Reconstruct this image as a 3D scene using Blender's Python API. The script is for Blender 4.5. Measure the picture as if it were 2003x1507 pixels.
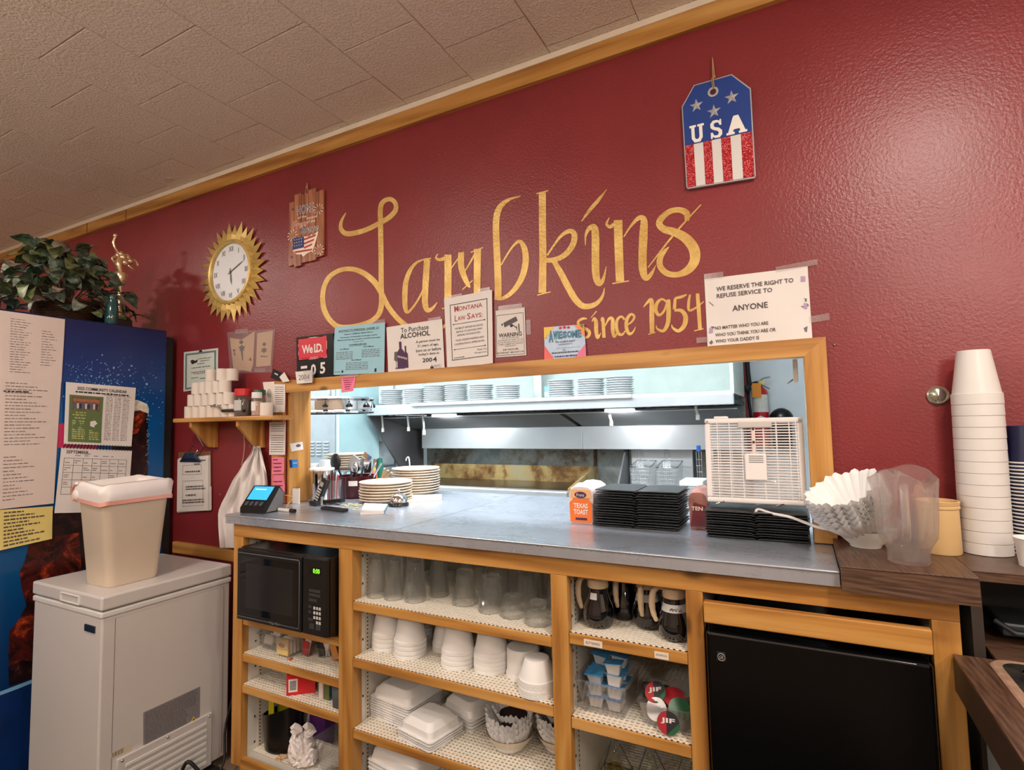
import bpy, bmesh, math, random
from mathutils import Vector, Matrix
random.seed(11)
S = bpy.context.scene
for o in list(bpy.data.objects):
    bpy.data.objects.remove(o, do_unlink=True)
COL = S.collection
PI = math.pi

# ---------------------------------------------------------------- camera
YAW, PITCH, ROLL, FPX = 0.4799, 0.0682, -0.0205, 1066.09
CAM = Vector((0.0, 0.0, 1.445))
_f = Vector((-math.sin(YAW) * math.cos(PITCH), math.cos(YAW) * math.cos(PITCH), math.sin(PITCH)))
_r0 = Vector((math.cos(YAW), math.sin(YAW), 0))
_u0 = _r0.cross(_f)
_r = math.cos(ROLL) * _r0 + math.sin(ROLL) * _u0
_u = -math.sin(ROLL) * _r0 + math.cos(ROLL) * _u0
cd = bpy.data.cameras.new('camera')
cam = bpy.data.objects.new('camera', cd)
COL.objects.link(cam)
M = Matrix((( _r.x, _u.x, -_f.x, CAM.x), (_r.y, _u.y, -_f.y, CAM.y), (_r.z, _u.z, -_f.z, CAM.z), (0, 0, 0, 1)))
cam.matrix_world = M
cd.sensor_fit = 'HORIZONTAL'; cd.sensor_width = 36.0
cd.lens = 36.0 * FPX / 2003.0
cd.clip_start = 0.02
S.camera = cam

# ---------------------------------------------------------------- world, lamps, exposure
w = bpy.data.worlds.new('world'); S.world = w; w.use_nodes = True
w.node_tree.nodes['Background'].inputs[0].default_value = (0.9, 0.85, 0.8, 1)
w.node_tree.nodes['Background'].inputs[1].default_value = 0.02
S.view_settings.view_transform = 'Standard'
S.view_settings.look = 'None'
S.view_settings.gamma = 1.0
S.view_settings.use_curve_mapping = False
S.view_settings.exposure = 0.0
try:
    S.cycles.transparent_max_bounces = 48; S.cycles.max_bounces = 14
except Exception: pass

def area(name, loc, size, power, col, rot=(0, 0, 0), sy=None, shape='DISK'):
    l = bpy.data.lights.new(name, 'AREA'); l.shape = shape if sy is None else 'RECTANGLE'
    l.size = size
    if sy: l.size_y = sy
    l.energy = power; l.color = col
    o = bpy.data.objects.new(name, l); COL.objects.link(o)
    o.location = loc; o.rotation_euler = rot
    return o
WARM = (1.0, 0.90, 0.80)
COOL = (0.91, 0.97, 1.0)
# dining room ceiling lamps (rows parallel to the red wall)
for lx, ly, lp in ((-3.9, 0.35, 34), (-1.9, 0.0, 22), (0.55, 0.45, 26), (2.0, 0.75, 20)):
    area('ceiling_lamp_light', (lx, ly, 2.70), 0.22, lp, WARM)
def omni_fill(loc, power, r=0.12):      # unseen point lights, added to brighten the ceiling and the room
    l = bpy.data.lights.new('ceiling_fill_light', 'POINT'); l.energy = power; l.color = WARM; l.shadow_soft_size = r
    o = bpy.data.objects.new('ceiling_fill_light', l); COL.objects.link(o); o.location = loc
for lx, lp in ((-3.4, 26), (-1.1, 44), (1.4, 50)): omni_fill((lx, -1.5, 2.25), lp)
omni_fill((0.9, -0.35, 2.3), 32); omni_fill((-2.3, -0.5, 2.3), 16)
# kitchen fluorescent fittings
for lx, ly, lp in ((-2.3, 2.15, 46), (-0.7, 2.15, 44), (-3.9, 2.6, 60)):
    area('kitchen_tube_light', (lx, ly, 2.56), 1.3, lp, COOL, sy=0.3)

# ---------------------------------------------------------------- measuring helpers (photo pixel -> point on a plane of the room)
WALL = 1.768; CTR = 1.091; FACE = 1.493; COOLX = -2.94
def ray(u, v):
    return _f + _r * ((u - 1001.5) / FPX) - _u * ((v - 753.5) / FPX)
def at(u, v, Y=WALL):
    d = ray(u, v); return CAM + d * (Y / d.y)
def atz(u, v, Z):
    d = ray(u, v); return CAM + d * ((Z - CAM.z) / d.z)
def atx(u, v, X):
    d = ray(u, v); return CAM + d * (X / d.x)

# ---------------------------------------------------------------- materials
MATS = {}
def lin(c):
    return tuple((x / 255 / 12.92) if x / 255 <= 0.04045 else ((x / 255 + 0.055) / 1.055) ** 2.4 for x in c)
class NT:
    def __init__(s, name):
        s.m = bpy.data.materials.new(name); s.m.use_nodes = True
        s.t = s.m.node_tree; s.b = s.t.nodes['Principled BSDF']
    def n(s, typ, **kw):
        nd = s.t.nodes.new(typ)
        for k, v in kw.items():
            if k.startswith('i_'):
                key = k[2:]
                nd.inputs[int(key) if key.isdigit() else key.replace('_', ' ')].default_value = v
            else: setattr(nd, k, v)
        return nd
    def l(s, a, b): s.t.links.new(a, b)
    def coords(s, scale=(1, 1, 1), kind='Object', rot=(0, 0, 0)):
        tc = s.n('ShaderNodeTexCoord'); mp = s.n('ShaderNodeMapping')
        mp.inputs['Scale'].default_value = scale; mp.inputs['Rotation'].default_value = rot
        s.l(tc.outputs[kind], mp.inputs[0]); return mp.outputs[0]
    def noise(s, co, sc, det=3, rough=0.5, dist=0):
        nd = s.n('ShaderNodeTexNoise'); nd.inputs['Scale'].default_value = sc; nd.inputs['Detail'].default_value = det
        nd.inputs['Roughness'].default_value = rough; nd.inputs['Distortion'].default_value = dist
        s.l(co, nd.inputs['Vector']); return nd.outputs['Fac']
    def ramp(s, fac, stops):
        nd = s.n('ShaderNodeValToRGB'); cr = nd.color_ramp
        while len(cr.elements) < len(stops): cr.elements.new(0.5)
        for e, (p, c) in zip(cr.elements, stops): e.position = p; e.color = (*c, 1)
        s.l(fac, nd.inputs[0]); return nd.outputs[0]
    def mix(s, fac, a, b, mode='MIX'):
        nd = s.n('ShaderNodeMix', data_type='RGBA', blend_type=mode)
        for sock, val in ((nd.inputs[0], fac), (nd.inputs[6], a), (nd.inputs[7], b)):
            if hasattr(val, 'is_output'): s.l(val, sock)
            elif isinstance(val, (int, float)): sock.default_value = val
            else: sock.default_value = (*val, 1)
        return nd.outputs[2]
    def bump(s, h, strength=0.3, dist=0.01):
        nd = s.n('ShaderNodeBump'); nd.inputs['Strength'].default_value = strength; nd.inputs['Distance'].default_value = dist
        s.l(h, nd.inputs['Height']); s.l(nd.outputs[0], s.b.inputs['Normal'])
    def math(s, op, a, b=0.0):
        nd = s.n('ShaderNodeMath', operation=op)
        for sock, val in ((nd.inputs[0], a), (nd.inputs[1], b)):
            if hasattr(val, 'is_output'): s.l(val, sock)
            else: sock.default_value = val
        return nd.outputs[0]

def mat(name, rgb=(200, 200, 200), rough=0.5, metal=0.0, var=0.06, vs=8.0, bump=0.0, bs=60.0, emit=None, es=0.0, trans=0.0, coat=0.0, spec=0.5, sub=0.0):
    if name in MATS: return MATS[name]
    n = NT(name); c = lin(rgb)
    co = n.coords()
    fac = n.noise(co, vs, 4, 0.6)
    lo = tuple(max(0, x * (1 - var)) for x in c); hi = tuple(min(1, x * (1 + var)) for x in c)
    n.l(n.ramp(fac, [(0.3, lo), (0.7, hi)]), n.b.inputs['Base Color'])
    n.b.inputs['Roughness'].default_value = rough; n.b.inputs['Metallic'].default_value = metal
    n.b.inputs['Coat Weight'].default_value = coat
    n.b.inputs['Specular IOR Level'].default_value = spec
    n.b.inputs['Transmission Weight'].default_value = trans
    if sub: n.b.inputs['Subsurface Weight'].default_value = sub; n.b.inputs['Subsurface Radius'].default_value = (0.01, 0.01, 0.01)
    if bump: n.bump(n.noise(co, bs, 3, 0.6), bump, 0.004)
    if emit:
        n.b.inputs['Emission Color'].default_value = (*lin(emit), 1); n.b.inputs['Emission Strength'].default_value = es
    MATS[name] = n.m; return n.m

def wood(name, dark, mid, light, axis, ring=9.0, rough=0.42, knots=True, fine=70.0):
    if name in MATS: return MATS[name]
    n = NT(name)
    s = [ring, ring, ring]; s[axis] = ring * 0.09
    co = n.coords(tuple(s))
    a = n.noise(co, 1.6, 3, 0.55, 1.2)
    s2 = [fine, fine, fine]; s2[axis] = fine * 0.03
    b = n.noise(n.coords(tuple(s2)), 1.0, 2, 0.6)
    w_ = n.n('ShaderNodeTexWave', wave_type='BANDS', bands_direction='DIAGONAL')
    w_.inputs['Scale'].default_value = 0.9; w_.inputs['Distortion'].default_value = 5.0; w_.inputs['Detail'].default_value = 2
    n.l(co, w_.inputs[0])
    f = n.math('ADD', n.math('MULTIPLY', a, 0.65), n.math('MULTIPLY', b, 0.25))
    f = n.math('ADD', f, n.math('MULTIPLY', w_.outputs['Fac'], 0.14))
    col = n.ramp(f, [(0.36, lin(dark)), (0.52, lin(mid)), (0.72, lin(light))])
    if knots:
        ks = [7.0, 7.0, 7.0]; ks[axis] = 3.2
        v = n.n('ShaderNodeTexVoronoi'); v.inputs['Scale'].default_value = 1.0
        n.l(n.coords(tuple(ks)), v.inputs[0])
        kf = n.ramp(v.outputs['Distance'], [(0.05, (.75,) * 3), (0.115, (0, 0, 0))])
        col = n.mix(kf, col, lin(tuple(int(x * 0.45) for x in dark)))
    n.l(col, n.b.inputs['Base Color'])
    n.b.inputs['Roughness'].default_value = rough
    n.bump(b, 0.12, 0.002)
    MATS[name] = n.m; return n.m
PINE = [wood('pine_' + 'xyz'[k], (150, 98, 44), (186, 131, 63), (206, 156, 90), k) for k in range(3)]
WALNUT = [wood('walnut_' + 'xyz'[k], (64, 44, 33), (86, 61, 47), (106, 79, 62), k, ring=60, rough=0.38, knots=False, fine=120) for k in range(3)]

def wall_paint():
    n = NT('red_wall_paint'); co = n.coords()
    v = n.noise(co, 3.0, 3, 0.5)
    col = n.ramp(v, [(0.3, lin((122, 37, 41))), (0.7, lin((133, 42, 46)))])
    n.l(col, n.b.inputs['Base Color'])
    n.b.inputs['Roughness'].default_value = 0.36
    a = n.noise(co, 120, 2, 0.5); b = n.noise(co, 260, 2, 0.5)
    patch = n.ramp(n.noise(co, 1.7, 2), [(0.35, (0.25,) * 3), (0.65, (1,) * 3)])
    h = n.math('ADD', a, n.math('MULTIPLY', b, 0.35))
    h = n.math('MULTIPLY', h, patch)
    n.bump(h, 0.42, 0.004)
    MATS['wall'] = n.m; return n.m
def ceiling_paint():
    n = NT('textured_ceiling_paint'); co = n.coords()
    v = n.noise(co, 2.0, 3, 0.5)
    n.l(n.ramp(v, [(0.3, lin((224, 206, 186))), (0.7, lin((232, 215, 197)))]), n.b.inputs['Base Color'])
    n.b.inputs['Roughness'].default_value = 0.55
    a = n.noise(co, 95, 3, 0.6)
    n.bump(n.ramp(a, [(0.42, (0,) * 3), (0.62, (1,) * 3)]), 0.6, 0.006)
    return n.m
def steel(name, rgb=(190, 192, 196), rough=0.28, axis=0, smear=True, metal=1.0):
    if name in MATS: return MATS[name]
    n = NT(name); s = [160, 160, 160]; s[axis] = 3
    st = n.noise(n.coords(tuple(s)), 1.0, 2, 0.5)
    sm = n.noise(n.coords((3, 5, 3)), 1.5, 5, 0.65, 0.8)
    c = lin(rgb)
    n.l(n.ramp(sm, [(0.3, tuple(x * 0.82 for x in c)), (0.7, c)]), n.b.inputs['Base Color'])
    n.b.inputs['Metallic'].default_value = metal
    r = n.math('ADD', n.math('MULTIPLY', sm, 0.22 if smear else 0.05), rough - 0.1)
    n.l(n.math('ADD', r, n.math('MULTIPLY', st, 0.05)), n.b.inputs['Roughness'])
    MATS[name] = n.m; return n.m
def glass(name, tint=(1, 1, 1), gl=0.06, rough=0.02, fog=0.0):
    if name in MATS: return MATS[name]
    n = NT(name); t = n.t
    tr = n.n('ShaderNodeBsdfTransparent'); tr.inputs[0].default_value = (*tint, 1)
    gs = n.n('ShaderNodeBsdfGlossy'); gs.inputs['Roughness'].default_value = rough
    fr = n.n('ShaderNodeLayerWeight'); fr.inputs[0].default_value = 0.5
    f = n.math('ADD', n.math('MULTIPLY', n.math('POWER', fr.outputs['Facing'], 4.0), 0.75), gl)
    mx = n.n('ShaderNodeMixShader'); n.l(f, mx.inputs[0]); n.l(tr.outputs[0], mx.inputs[1]); n.l(gs.outputs[0], mx.inputs[2])
    out = t.nodes['Material Output']; last = mx.outputs[0]
    if fog:
        df = n.n('ShaderNodeBsdfDiffuse'); df.inputs[0].default_value = (0.85, 0.85, 0.83, 1)
        m2 = n.n('ShaderNodeMixShader'); m2.inputs[0].default_value = fog
        n.l(last, m2.inputs[1]); n.l(df.outputs[0], m2.inputs[2]); last = m2.outputs[0]
    n.l(last, out.inputs['Surface'])
    t.nodes.remove(n.b)
    MATS[name] = n.m; return n.m
def thick_glass(name, tint=(.985, .99, .985), mixf=0.4, ior=1.45, haze=0.05):
    if name in MATS: return MATS[name]
    n = NT(name); t = n.t
    tr = n.n('ShaderNodeBsdfTransparent'); tr.inputs[0].default_value = (*tint, 1)
    gs = n.n('ShaderNodeBsdfGlass'); gs.inputs['Roughness'].default_value = 0.0; gs.inputs['IOR'].default_value = ior; gs.inputs[0].default_value = (*tint, 1)
    mx = n.n('ShaderNodeMixShader'); mx.inputs[0].default_value = mixf
    n.l(tr.outputs[0], mx.inputs[1]); n.l(gs.outputs[0], mx.inputs[2])
    df = n.n('ShaderNodeBsdfDiffuse'); df.inputs[0].default_value = (.85, .86, .84, 1); m2 = n.n('ShaderNodeMixShader'); m2.inputs[0].default_value = haze
    n.l(mx.outputs[0], m2.inputs[1]); n.l(df.outputs[0], m2.inputs[2]); n.l(m2.outputs[0], t.nodes['Material Output'].inputs['Surface'])
    t.nodes.remove(n.b); MATS[name] = n.m; return n.m
def stained(name, base=(90, 90, 90), stains=((60, 60, 60),), sc=4.0, rough=0.5, metal=0.6):
    if name in MATS: return MATS[name]
    n = NT(name); co = n.coords()
    a = n.noise(co, sc, 6, 0.65, 0.5); b = n.noise(co, sc * 7, 4, 0.7)
    f = n.math('ADD', n.math('MULTIPLY', a, 0.75), n.math('MULTIPLY', b, 0.25))
    n.l(n.ramp(f, [(0.38, lin(base))] + [(0.38 + 0.22 * (k + 1) / len(stains), lin(c)) for k, c in enumerate(stains)]), n.b.inputs['Base Color'])
    n.b.inputs['Roughness'].default_value = rough; n.b.inputs['Metallic'].default_value = metal
    n.bump(b, 0.1, 0.003)
    MATS[name] = n.m; return n.m

WHITE = mat('white_plastic', (216, 213, 210), 0.38, var=0.02)
FILTR = None
FOAM = mat('white_foam', (234, 232, 231), 0.55, var=0.02, bump=0.05, bs=300)
PAPER = mat('white_paper', (222, 215, 211), 0.7, var=0.02)
BLACK = mat('black_plastic', (16, 16, 18), 0.28, var=0.1)
MATTEBLACK = mat('black_matte', (18, 18, 19), 0.6, var=0.1)
INK = mat('black_ink', (38, 34, 36), 0.7, var=0.05)
CHROME = steel('chrome', (225, 225, 228), 0.16, smear=False)
STEEL = steel('brushed_steel')
GLASS = glass('clear_glass', (0.975, 0.985, 0.975), 0.045)
CLEARP = glass('clear_plastic', (0.97, 0.97, 0.98), 0.05, 0.08, 0.05)
TAPE = glass('clear_tape', (0.93, 0.9, 0.9), 0.10, 0.25, 0.12)
BEIGE = mat('beige_plastic', (205, 180, 150), 0.4, var=0.03)
LINER = mat('cream_shelf_liner', (234, 226, 211), 0.6, var=0.04)
CREAMBOARD = mat('cream_painted_board', (222, 217, 208), 0.55, var=0.05)

# ---------------------------------------------------------------- mesh helpers
class MB:
    def __init__(s): s.v = []; s.f = []; s.s = []
    def add(s, vs, fs, smooth=False, T=None):
        k = len(s.v)
        s.v += [tuple(T @ Vector(p)) if T is not None else tuple(p) for p in vs]
        s.f += [tuple(i + k for i in f) for f in fs]; s.s += [smooth] * len(fs); return s
    def box(s, x0, x1, y0, y1, z0, z1, T=None):
        return s.add([(x0, y0, z0), (x1, y0, z0), (x1, y1, z0), (x0, y1, z0), (x0, y0, z1), (x1, y0, z1), (x1, y1, z1), (x0, y1, z1)],
                     [(0, 3, 2, 1), (4, 5, 6, 7), (0, 1, 5, 4), (1, 2, 6, 5), (2, 3, 7, 6), (3, 0, 4, 7)], False, T)
    def lathe(s, prof, seg=24, c=(0, 0, 0), sx=1.0, sy=1.0, T=None, smooth=True, rfn=None):
        # the profile is split where it turns sharply, so that lips and rims keep crisp edges
        runs = [[prof[0]]]
        for i in range(1, len(prof)):
            runs[-1].append(prof[i])
            if i < len(prof) - 1:
                a = (prof[i][0] - prof[i - 1][0], prof[i][1] - prof[i - 1][1]); b = (prof[i + 1][0] - prof[i][0], prof[i + 1][1] - prof[i][1])
                la, lb = math.hypot(*a), math.hypot(*b)
                if la > 1e-9 and lb > 1e-9 and (a[0] * b[0] + a[1] * b[1]) / (la * lb) < 0.8: runs.append([prof[i]])
        for run in runs:
            vs = []; fs = []
            for (r, z) in run:
                for k in range(seg):
                    a = 2 * PI * k / seg; q = rfn(a, r, z) if rfn else r
                    vs.append((c[0] + q * math.cos(a) * sx, c[1] + q * math.sin(a) * sy, c[2] + z))
            for i in range(len(run) - 1):
                for k in range(seg):
                    a = i * seg + k; b = i * seg + (k + 1) % seg
                    fs.append((a, b, b + seg, a + seg))
            s.add(vs, fs, smooth, T)
        return s
    def cyl(s, c, r, h, seg=16, r2=None, T=None, smooth=True):
        r2 = r if r2 is None else r2
        s.lathe([(r, 0), (r2, h)], seg, c, T=T, smooth=smooth)
        s.add([(c[0] + r * math.cos(2 * PI * k / seg), c[1] + r * math.sin(2 * PI * k / seg), c[2]) for k in range(seg)], [tuple(range(seg))[::-1]], False, T)
        s.add([(c[0] + r2 * math.cos(2 * PI * k / seg), c[1] + r2 * math.sin(2 * PI * k / seg), c[2] + h) for k in range(seg)], [tuple(range(seg))], False, T)
        return s
    def tube(s, pts, r, seg=8, closed=False, T=None):
        pts = [Vector(p) for p in pts]; n = len(pts)
        rs = r if isinstance(r, (list, tuple)) else [r] * n
        vs = []; fs = []; up = None
        for i in range(n):
            if closed: t = (pts[(i + 1) % n] - pts[i - 1])
            else: t = pts[min(i + 1, n - 1)] - pts[max(i - 1, 0)]
            if t.length < 1e-9: t = Vector((0, 0, 1))
            t.normalize()
            if up is None: up = Vector((0, 0, 1)) if abs(t.z) < 0.9 else Vector((1, 0, 0))
            a = t.cross(up)
            if a.length < 1e-6: a = t.cross(Vector((0, 1, 0.01)))
            a.normalize(); b = a.cross(t).normalized(); up = b
            for k in range(seg):
                g = 2 * PI * k / seg
                vs.append(pts[i] + a * (math.cos(g) * rs[i]) + b * (math.sin(g) * rs[i]))
        m = n if closed else n - 1
        for i in range(m):
            for k in range(seg):
                p = i * seg + k; q = i * seg + (k + 1) % seg; j = ((i + 1) % n) * seg
                fs.append((p, q, j + (k + 1) % seg, j + k))
        s.add(vs, fs, True, T)
        if not closed:
            s.add(vs[:seg], [tuple(range(seg))[::-1]], False, T); s.add(vs[-seg:], [tuple(range(seg))], False, T)
        return s
    def prism(s, poly, y0, y1, T=None):      # poly in x,z ; extruded along y
        n = len(poly)
        vs = [(p[0], y0, p[1]) for p in poly] + [(p[0], y1, p[1]) for p in poly]
        fs = [tuple(range(n)), tuple(range(2 * n - 1, n - 1, -1))]
        fs += [(i, i + n, (i + 1) % n + n, (i + 1) % n) for i in range(n)]
        return s.add(vs, fs, False, T)
    def prismz(s, poly, z0, z1, T=None):
        n = len(poly)
        vs = [(p[0], p[1], z0) for p in poly] + [(p[0], p[1], z1) for p in poly]
        fs = [tuple(range(n))[::-1], tuple(range(n, 2 * n))]
        fs += [(i, (i + 1) % n, (i + 1) % n + n, i + n) for i in range(n)]
        return s.add(vs, fs, False, T)
    def prismx(s, poly, x0, x1, T=None):     # poly in y,z
        n = len(poly)
        vs = [(x0, p[0], p[1]) for p in poly] + [(x1, p[0], p[1]) for p in poly]
        fs = [tuple(range(n))[::-1], tuple(range(n, 2 * n))]
        fs += [(i, (i + 1) % n, (i + 1) % n + n, i + n) for i in range(n)]
        return s.add(vs, fs, False, T)
    def grid(s, fn, nu, nv, smooth=True, T=None, wrap=False):
        vs = [fn(i / nu, j / nv) for j in range(nv + 1) for i in range(nu + 1)]
        fs = [(j * (nu + 1) + i, j * (nu + 1) + i + 1, (j + 1) * (nu + 1) + i + 1, (j + 1) * (nu + 1) + i) for j in range(nv) for i in range(nu)]
        return s.add(vs, fs, smooth, T)
    def ball(s, c, r, seg=12, rings=8, sc=(1, 1, 1), T=None):
        prof = [(max(1e-5, r * math.sin(PI * k / rings)), -r * math.cos(PI * k / rings)) for k in range(rings + 1)]
        T2 = Matrix.Translation(c) @ Matrix.Diagonal((*sc, 1))
        return s.lathe(prof, seg, T=(T @ T2 if T is not None else T2))
    def rbox(s, x0, x1, y0, y1, z0, z1, r=0.005, T=None):
        bm = bmesh.new(); t = MB().box(x0, x1, y0, y1, z0, z1)
        vs = [bm.verts.new(p) for p in t.v]
        for f in t.f: bm.faces.new([vs[i] for i in f])
        bmesh.ops.bevel(bm, geom=list(bm.edges), offset=r, segments=2, affect='EDGES', profile=0.5)
        bm.verts.index_update()
        s.add([v.co.copy() for v in bm.verts], [tuple(v.index for v in f.verts) for f in bm.faces], False, T)
        bm.free(); return s
    def build(s, name, m, parent=None, loc=None, rot=None, fix=False, weld=False):
        me = bpy.data.meshes.new(name)
        me.from_pydata(s.v, [], s.f); me.update()
        me.polygons.foreach_set('use_smooth', s.s)
        if fix or weld:
            bm = bmesh.new(); bm.from_mesh(me)
            if weld: bmesh.ops.remove_doubles(bm, verts=bm.verts, dist=0.00025)
            bmesh.ops.recalc_face_normals(bm, faces=bm.faces); bm.to_mesh(me); bm.free()
        me.materials.append(m)
        o = bpy.data.objects.new(name, me); COL.objects.link(o)
        if loc is not None: o.location = loc
        if rot is not None: o.rotation_euler = rot
        if parent is not None: o.parent = parent
        return o
def tag(o, label, cat, group=None):
    o['label'] = label; o['category'] = cat
    if group: o['group'] = group
    return o
def thing(name, label, cat, loc=(0, 0, 0), rotz=0.0, group=None):
    o = bpy.data.objects.new(name, None); COL.objects.link(o); o.empty_display_size = 0.02
    o.location = loc; o.rotation_euler = (0, 0, rotz)
    return tag(o, label, cat, group)
def struct(o): o['kind'] = 'structure'; return o
def dup(root, loc, rot=None, label=None, group=None):
    r = root.copy(); COL.objects.link(r); r.location = loc
    if rot is not None: r.rotation_euler = rot
    if label: r['label'] = label
    if group: r['group'] = group
    for ch in root.children:
        c = ch.copy(); COL.objects.link(c); c.parent = r
        for g in ch.children:
            d = g.copy(); COL.objects.link(d); d.parent = c
    return r
_tc = {}
def text_mesh(s, bold=0.0, shear=0.0, sp=1.0):
    key = (s, bold, shear, sp)
    if key in _tc: return _tc[key]
    cu = bpy.data.curves.new('t', 'FONT'); cu.body = s; cu.size = 1.0; cu.offset = bold; cu.shear = shear
    cu.resolution_u = 2; cu.space_character = sp; cu.fill_mode = 'FRONT'
    ob = bpy.data.objects.new('t', cu); COL.objects.link(ob)
    bpy.context.view_layer.update()
    dg = bpy.context.evaluated_depsgraph_get()
    me = bpy.data.meshes.new_from_object(ob.evaluated_get(dg))
    vs = [v.co.copy() for v in me.vertices]; fs = [tuple(p.vertices) for p in me.polygons]
    bpy.data.objects.remove(ob); bpy.data.curves.remove(cu); bpy.data.meshes.remove(me)
    x0 = min(v.x for v in vs); x1 = max(v.x for v in vs); y0 = min(v.y for v in vs); y1 = max(v.y for v in vs)
    vs = [((v.x - x0) / (x1 - x0), (v.y - y0) / (y1 - y0)) for v in vs]
    _tc[key] = (vs, fs, (x1 - x0) / (y1 - y0)); return _tc[key]
ORDN = ('bottom', 'second', 'third', 'fourth', 'fifth', 'sixth', 'seventh', 'eighth', 'ninth', 'tenth', 'eleventh', 'twelfth', 'thirteenth', 'fourteenth', 'fifteenth', 'sixteenth', 'seventeenth', 'eighteenth')
def nth(k, n): return 'single' if n == 1 else 'topmost' if k == n - 1 else 'bottom' if k == 0 else ORDN[k] + '-from-bottom'
# ================================================================ room shell
RED = wall_paint(); CEIL = ceiling_paint()
OPL, OPR, OPT = -2.10, 0.045, 1.635     # opening left, right, top
XL, XR, CZ_ = -5.6, 2.9, 2.775
fl = struct(MB().box(XL, XR, -4.2, WALL + 0.12, -0.06, 0.0).build('floor', mat('tan_tile_floor', (136, 116, 98), 0.45, var=0.15, vs=3)))
wb = MB()
wb.box(XL, OPL, WALL, WALL + 0.12, 0, CZ_); wb.box(OPR, XR, WALL, WALL + 0.12, 0, CZ_); wb.box(OPL, OPR, WALL, WALL + 0.12, OPT, CZ_)
wall_front = struct(wb.build('wall_front', RED))
TAN = mat('tan_wall_paint', (214, 200, 182), 0.6, var=0.05)
struct(MB().box(XL - 0.1, XL, -4.2, WALL + 0.12, 0, CZ_).build('wall_left', TAN))
struct(MB().box(XR, XR + 0.1, -4.2, WALL + 0.12, 0, CZ_).build('wall_right', TAN))
struct(MB().box(XL - 0.1, XR + 0.1, -4.3, -4.2, 0, CZ_).build('wall_back', TAN))
# ceiling slab with tiles as parts
ceil = struct(MB().box(XL, XR, -4.2, WALL + 0.12, CZ_ + 0.004, CZ_ + 0.1).build('ceiling', mat('ceiling_joint', (176, 152, 130), 0.8)))
TX, TY = 0.3235, 0.331
def tile_mesh():
    m = MB(); g = 0.0008; b = 0.003
    x0, x1, y0, y1 = g, TX - g, g, TY - g
    vs = [(x0, y0, 0.004), (x1, y0, 0.004), (x1, y1, 0.004), (x0, y1, 0.004), (x0 + b, y0 + b, 0), (x1 - b, y0 + b, 0), (x1 - b, y1 - b, 0), (x0 + b, y1 - b, 0)]
    m.add(vs, [(4, 7, 6, 5), (0, 4, 5, 1), (1, 5, 6, 2), (2, 6, 7, 3), (3, 7, 4, 0)]); return m
t0 = tile_mesh().build('ceiling_tile', CEIL, ceil)
first = True; cnt = 0; edge_tiles = MB()
for c in range(-11, 9):
    x = -1.697 + TX * c; off = 1.213 if c % 2 == 0 else 1.05
    for r in range(-4, 3):
        y = off + TY * r
        if y > WALL: continue
        if y + TY > WALL - 0.001:      # cut tile at the wall
            g = 0.0012; e = MB(); e.box(x + g, x + TX - g, y + g, WALL - 0.002, CZ_, CZ_ + 0.004); e.build('ceiling_tile', CEIL, ceil); continue
        if first: o = t0; first = False
        else: o = t0.copy(); COL.objects.link(o); o.parent = ceil
        o.location = (x, y, CZ_)
# rest of the ceiling, out of the photograph
struct(MB().box(XL, -5.256, -4.2, WALL, CZ_, CZ_ + 0.004).build('ceiling_strip', CEIL, ceil))
struct(MB().box(-5.256, XR, -4.2, -0.28, CZ_, CZ_ + 0.004).build('ceiling_strip', CEIL, ceil))
# pale patch of plaster on the ceiling
pp = atz(330, 351, CZ_)
MB().prismz([(0.035 * math.cos(a) * (1 + 0.3 * math.sin(3 * a)), 0.02 * math.sin(a)) for a in [k * PI / 6 for k in range(12)]], CZ_ - 0.002, CZ_ - 0.0004).build('plaster_patch', mat('pale_plaster', (214, 196, 184), 0.7), ceil, loc=(pp.x, pp.y, 0))
# crown trim, caulk strip
struct(MB().box(XL, XR, WALL - 0.018, WALL, 2.690, 2.752).build('trim_1', PINE[0]))
struct(MB().box(XL, XR, WALL - 0.022, WALL, 2.752, 2.774).build('trim_2', mat('cream_caulk', (226, 210, 190), 0.5)))
tj = MB()
for px_ in (170, 246):
    q = at(px_, 505 - 0.3286 * px_ + 0, WALL - 0.0185)
    tj.box(q.x - 0.004, q.x + 0.004, WALL - 0.0186, WALL - 0.0176, 2.691, 2.751)
tj.build('trim_joint', mat('dark_joint', (110, 66, 26), 0.7), bpy.data.objects['trim_1'])
# low rail on the wall beside the freezer
struct(MB().box(-2.94, -2.10, WALL - 0.018, WALL, 0.80, 0.855).build('trim_3', PINE[0]))

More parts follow.
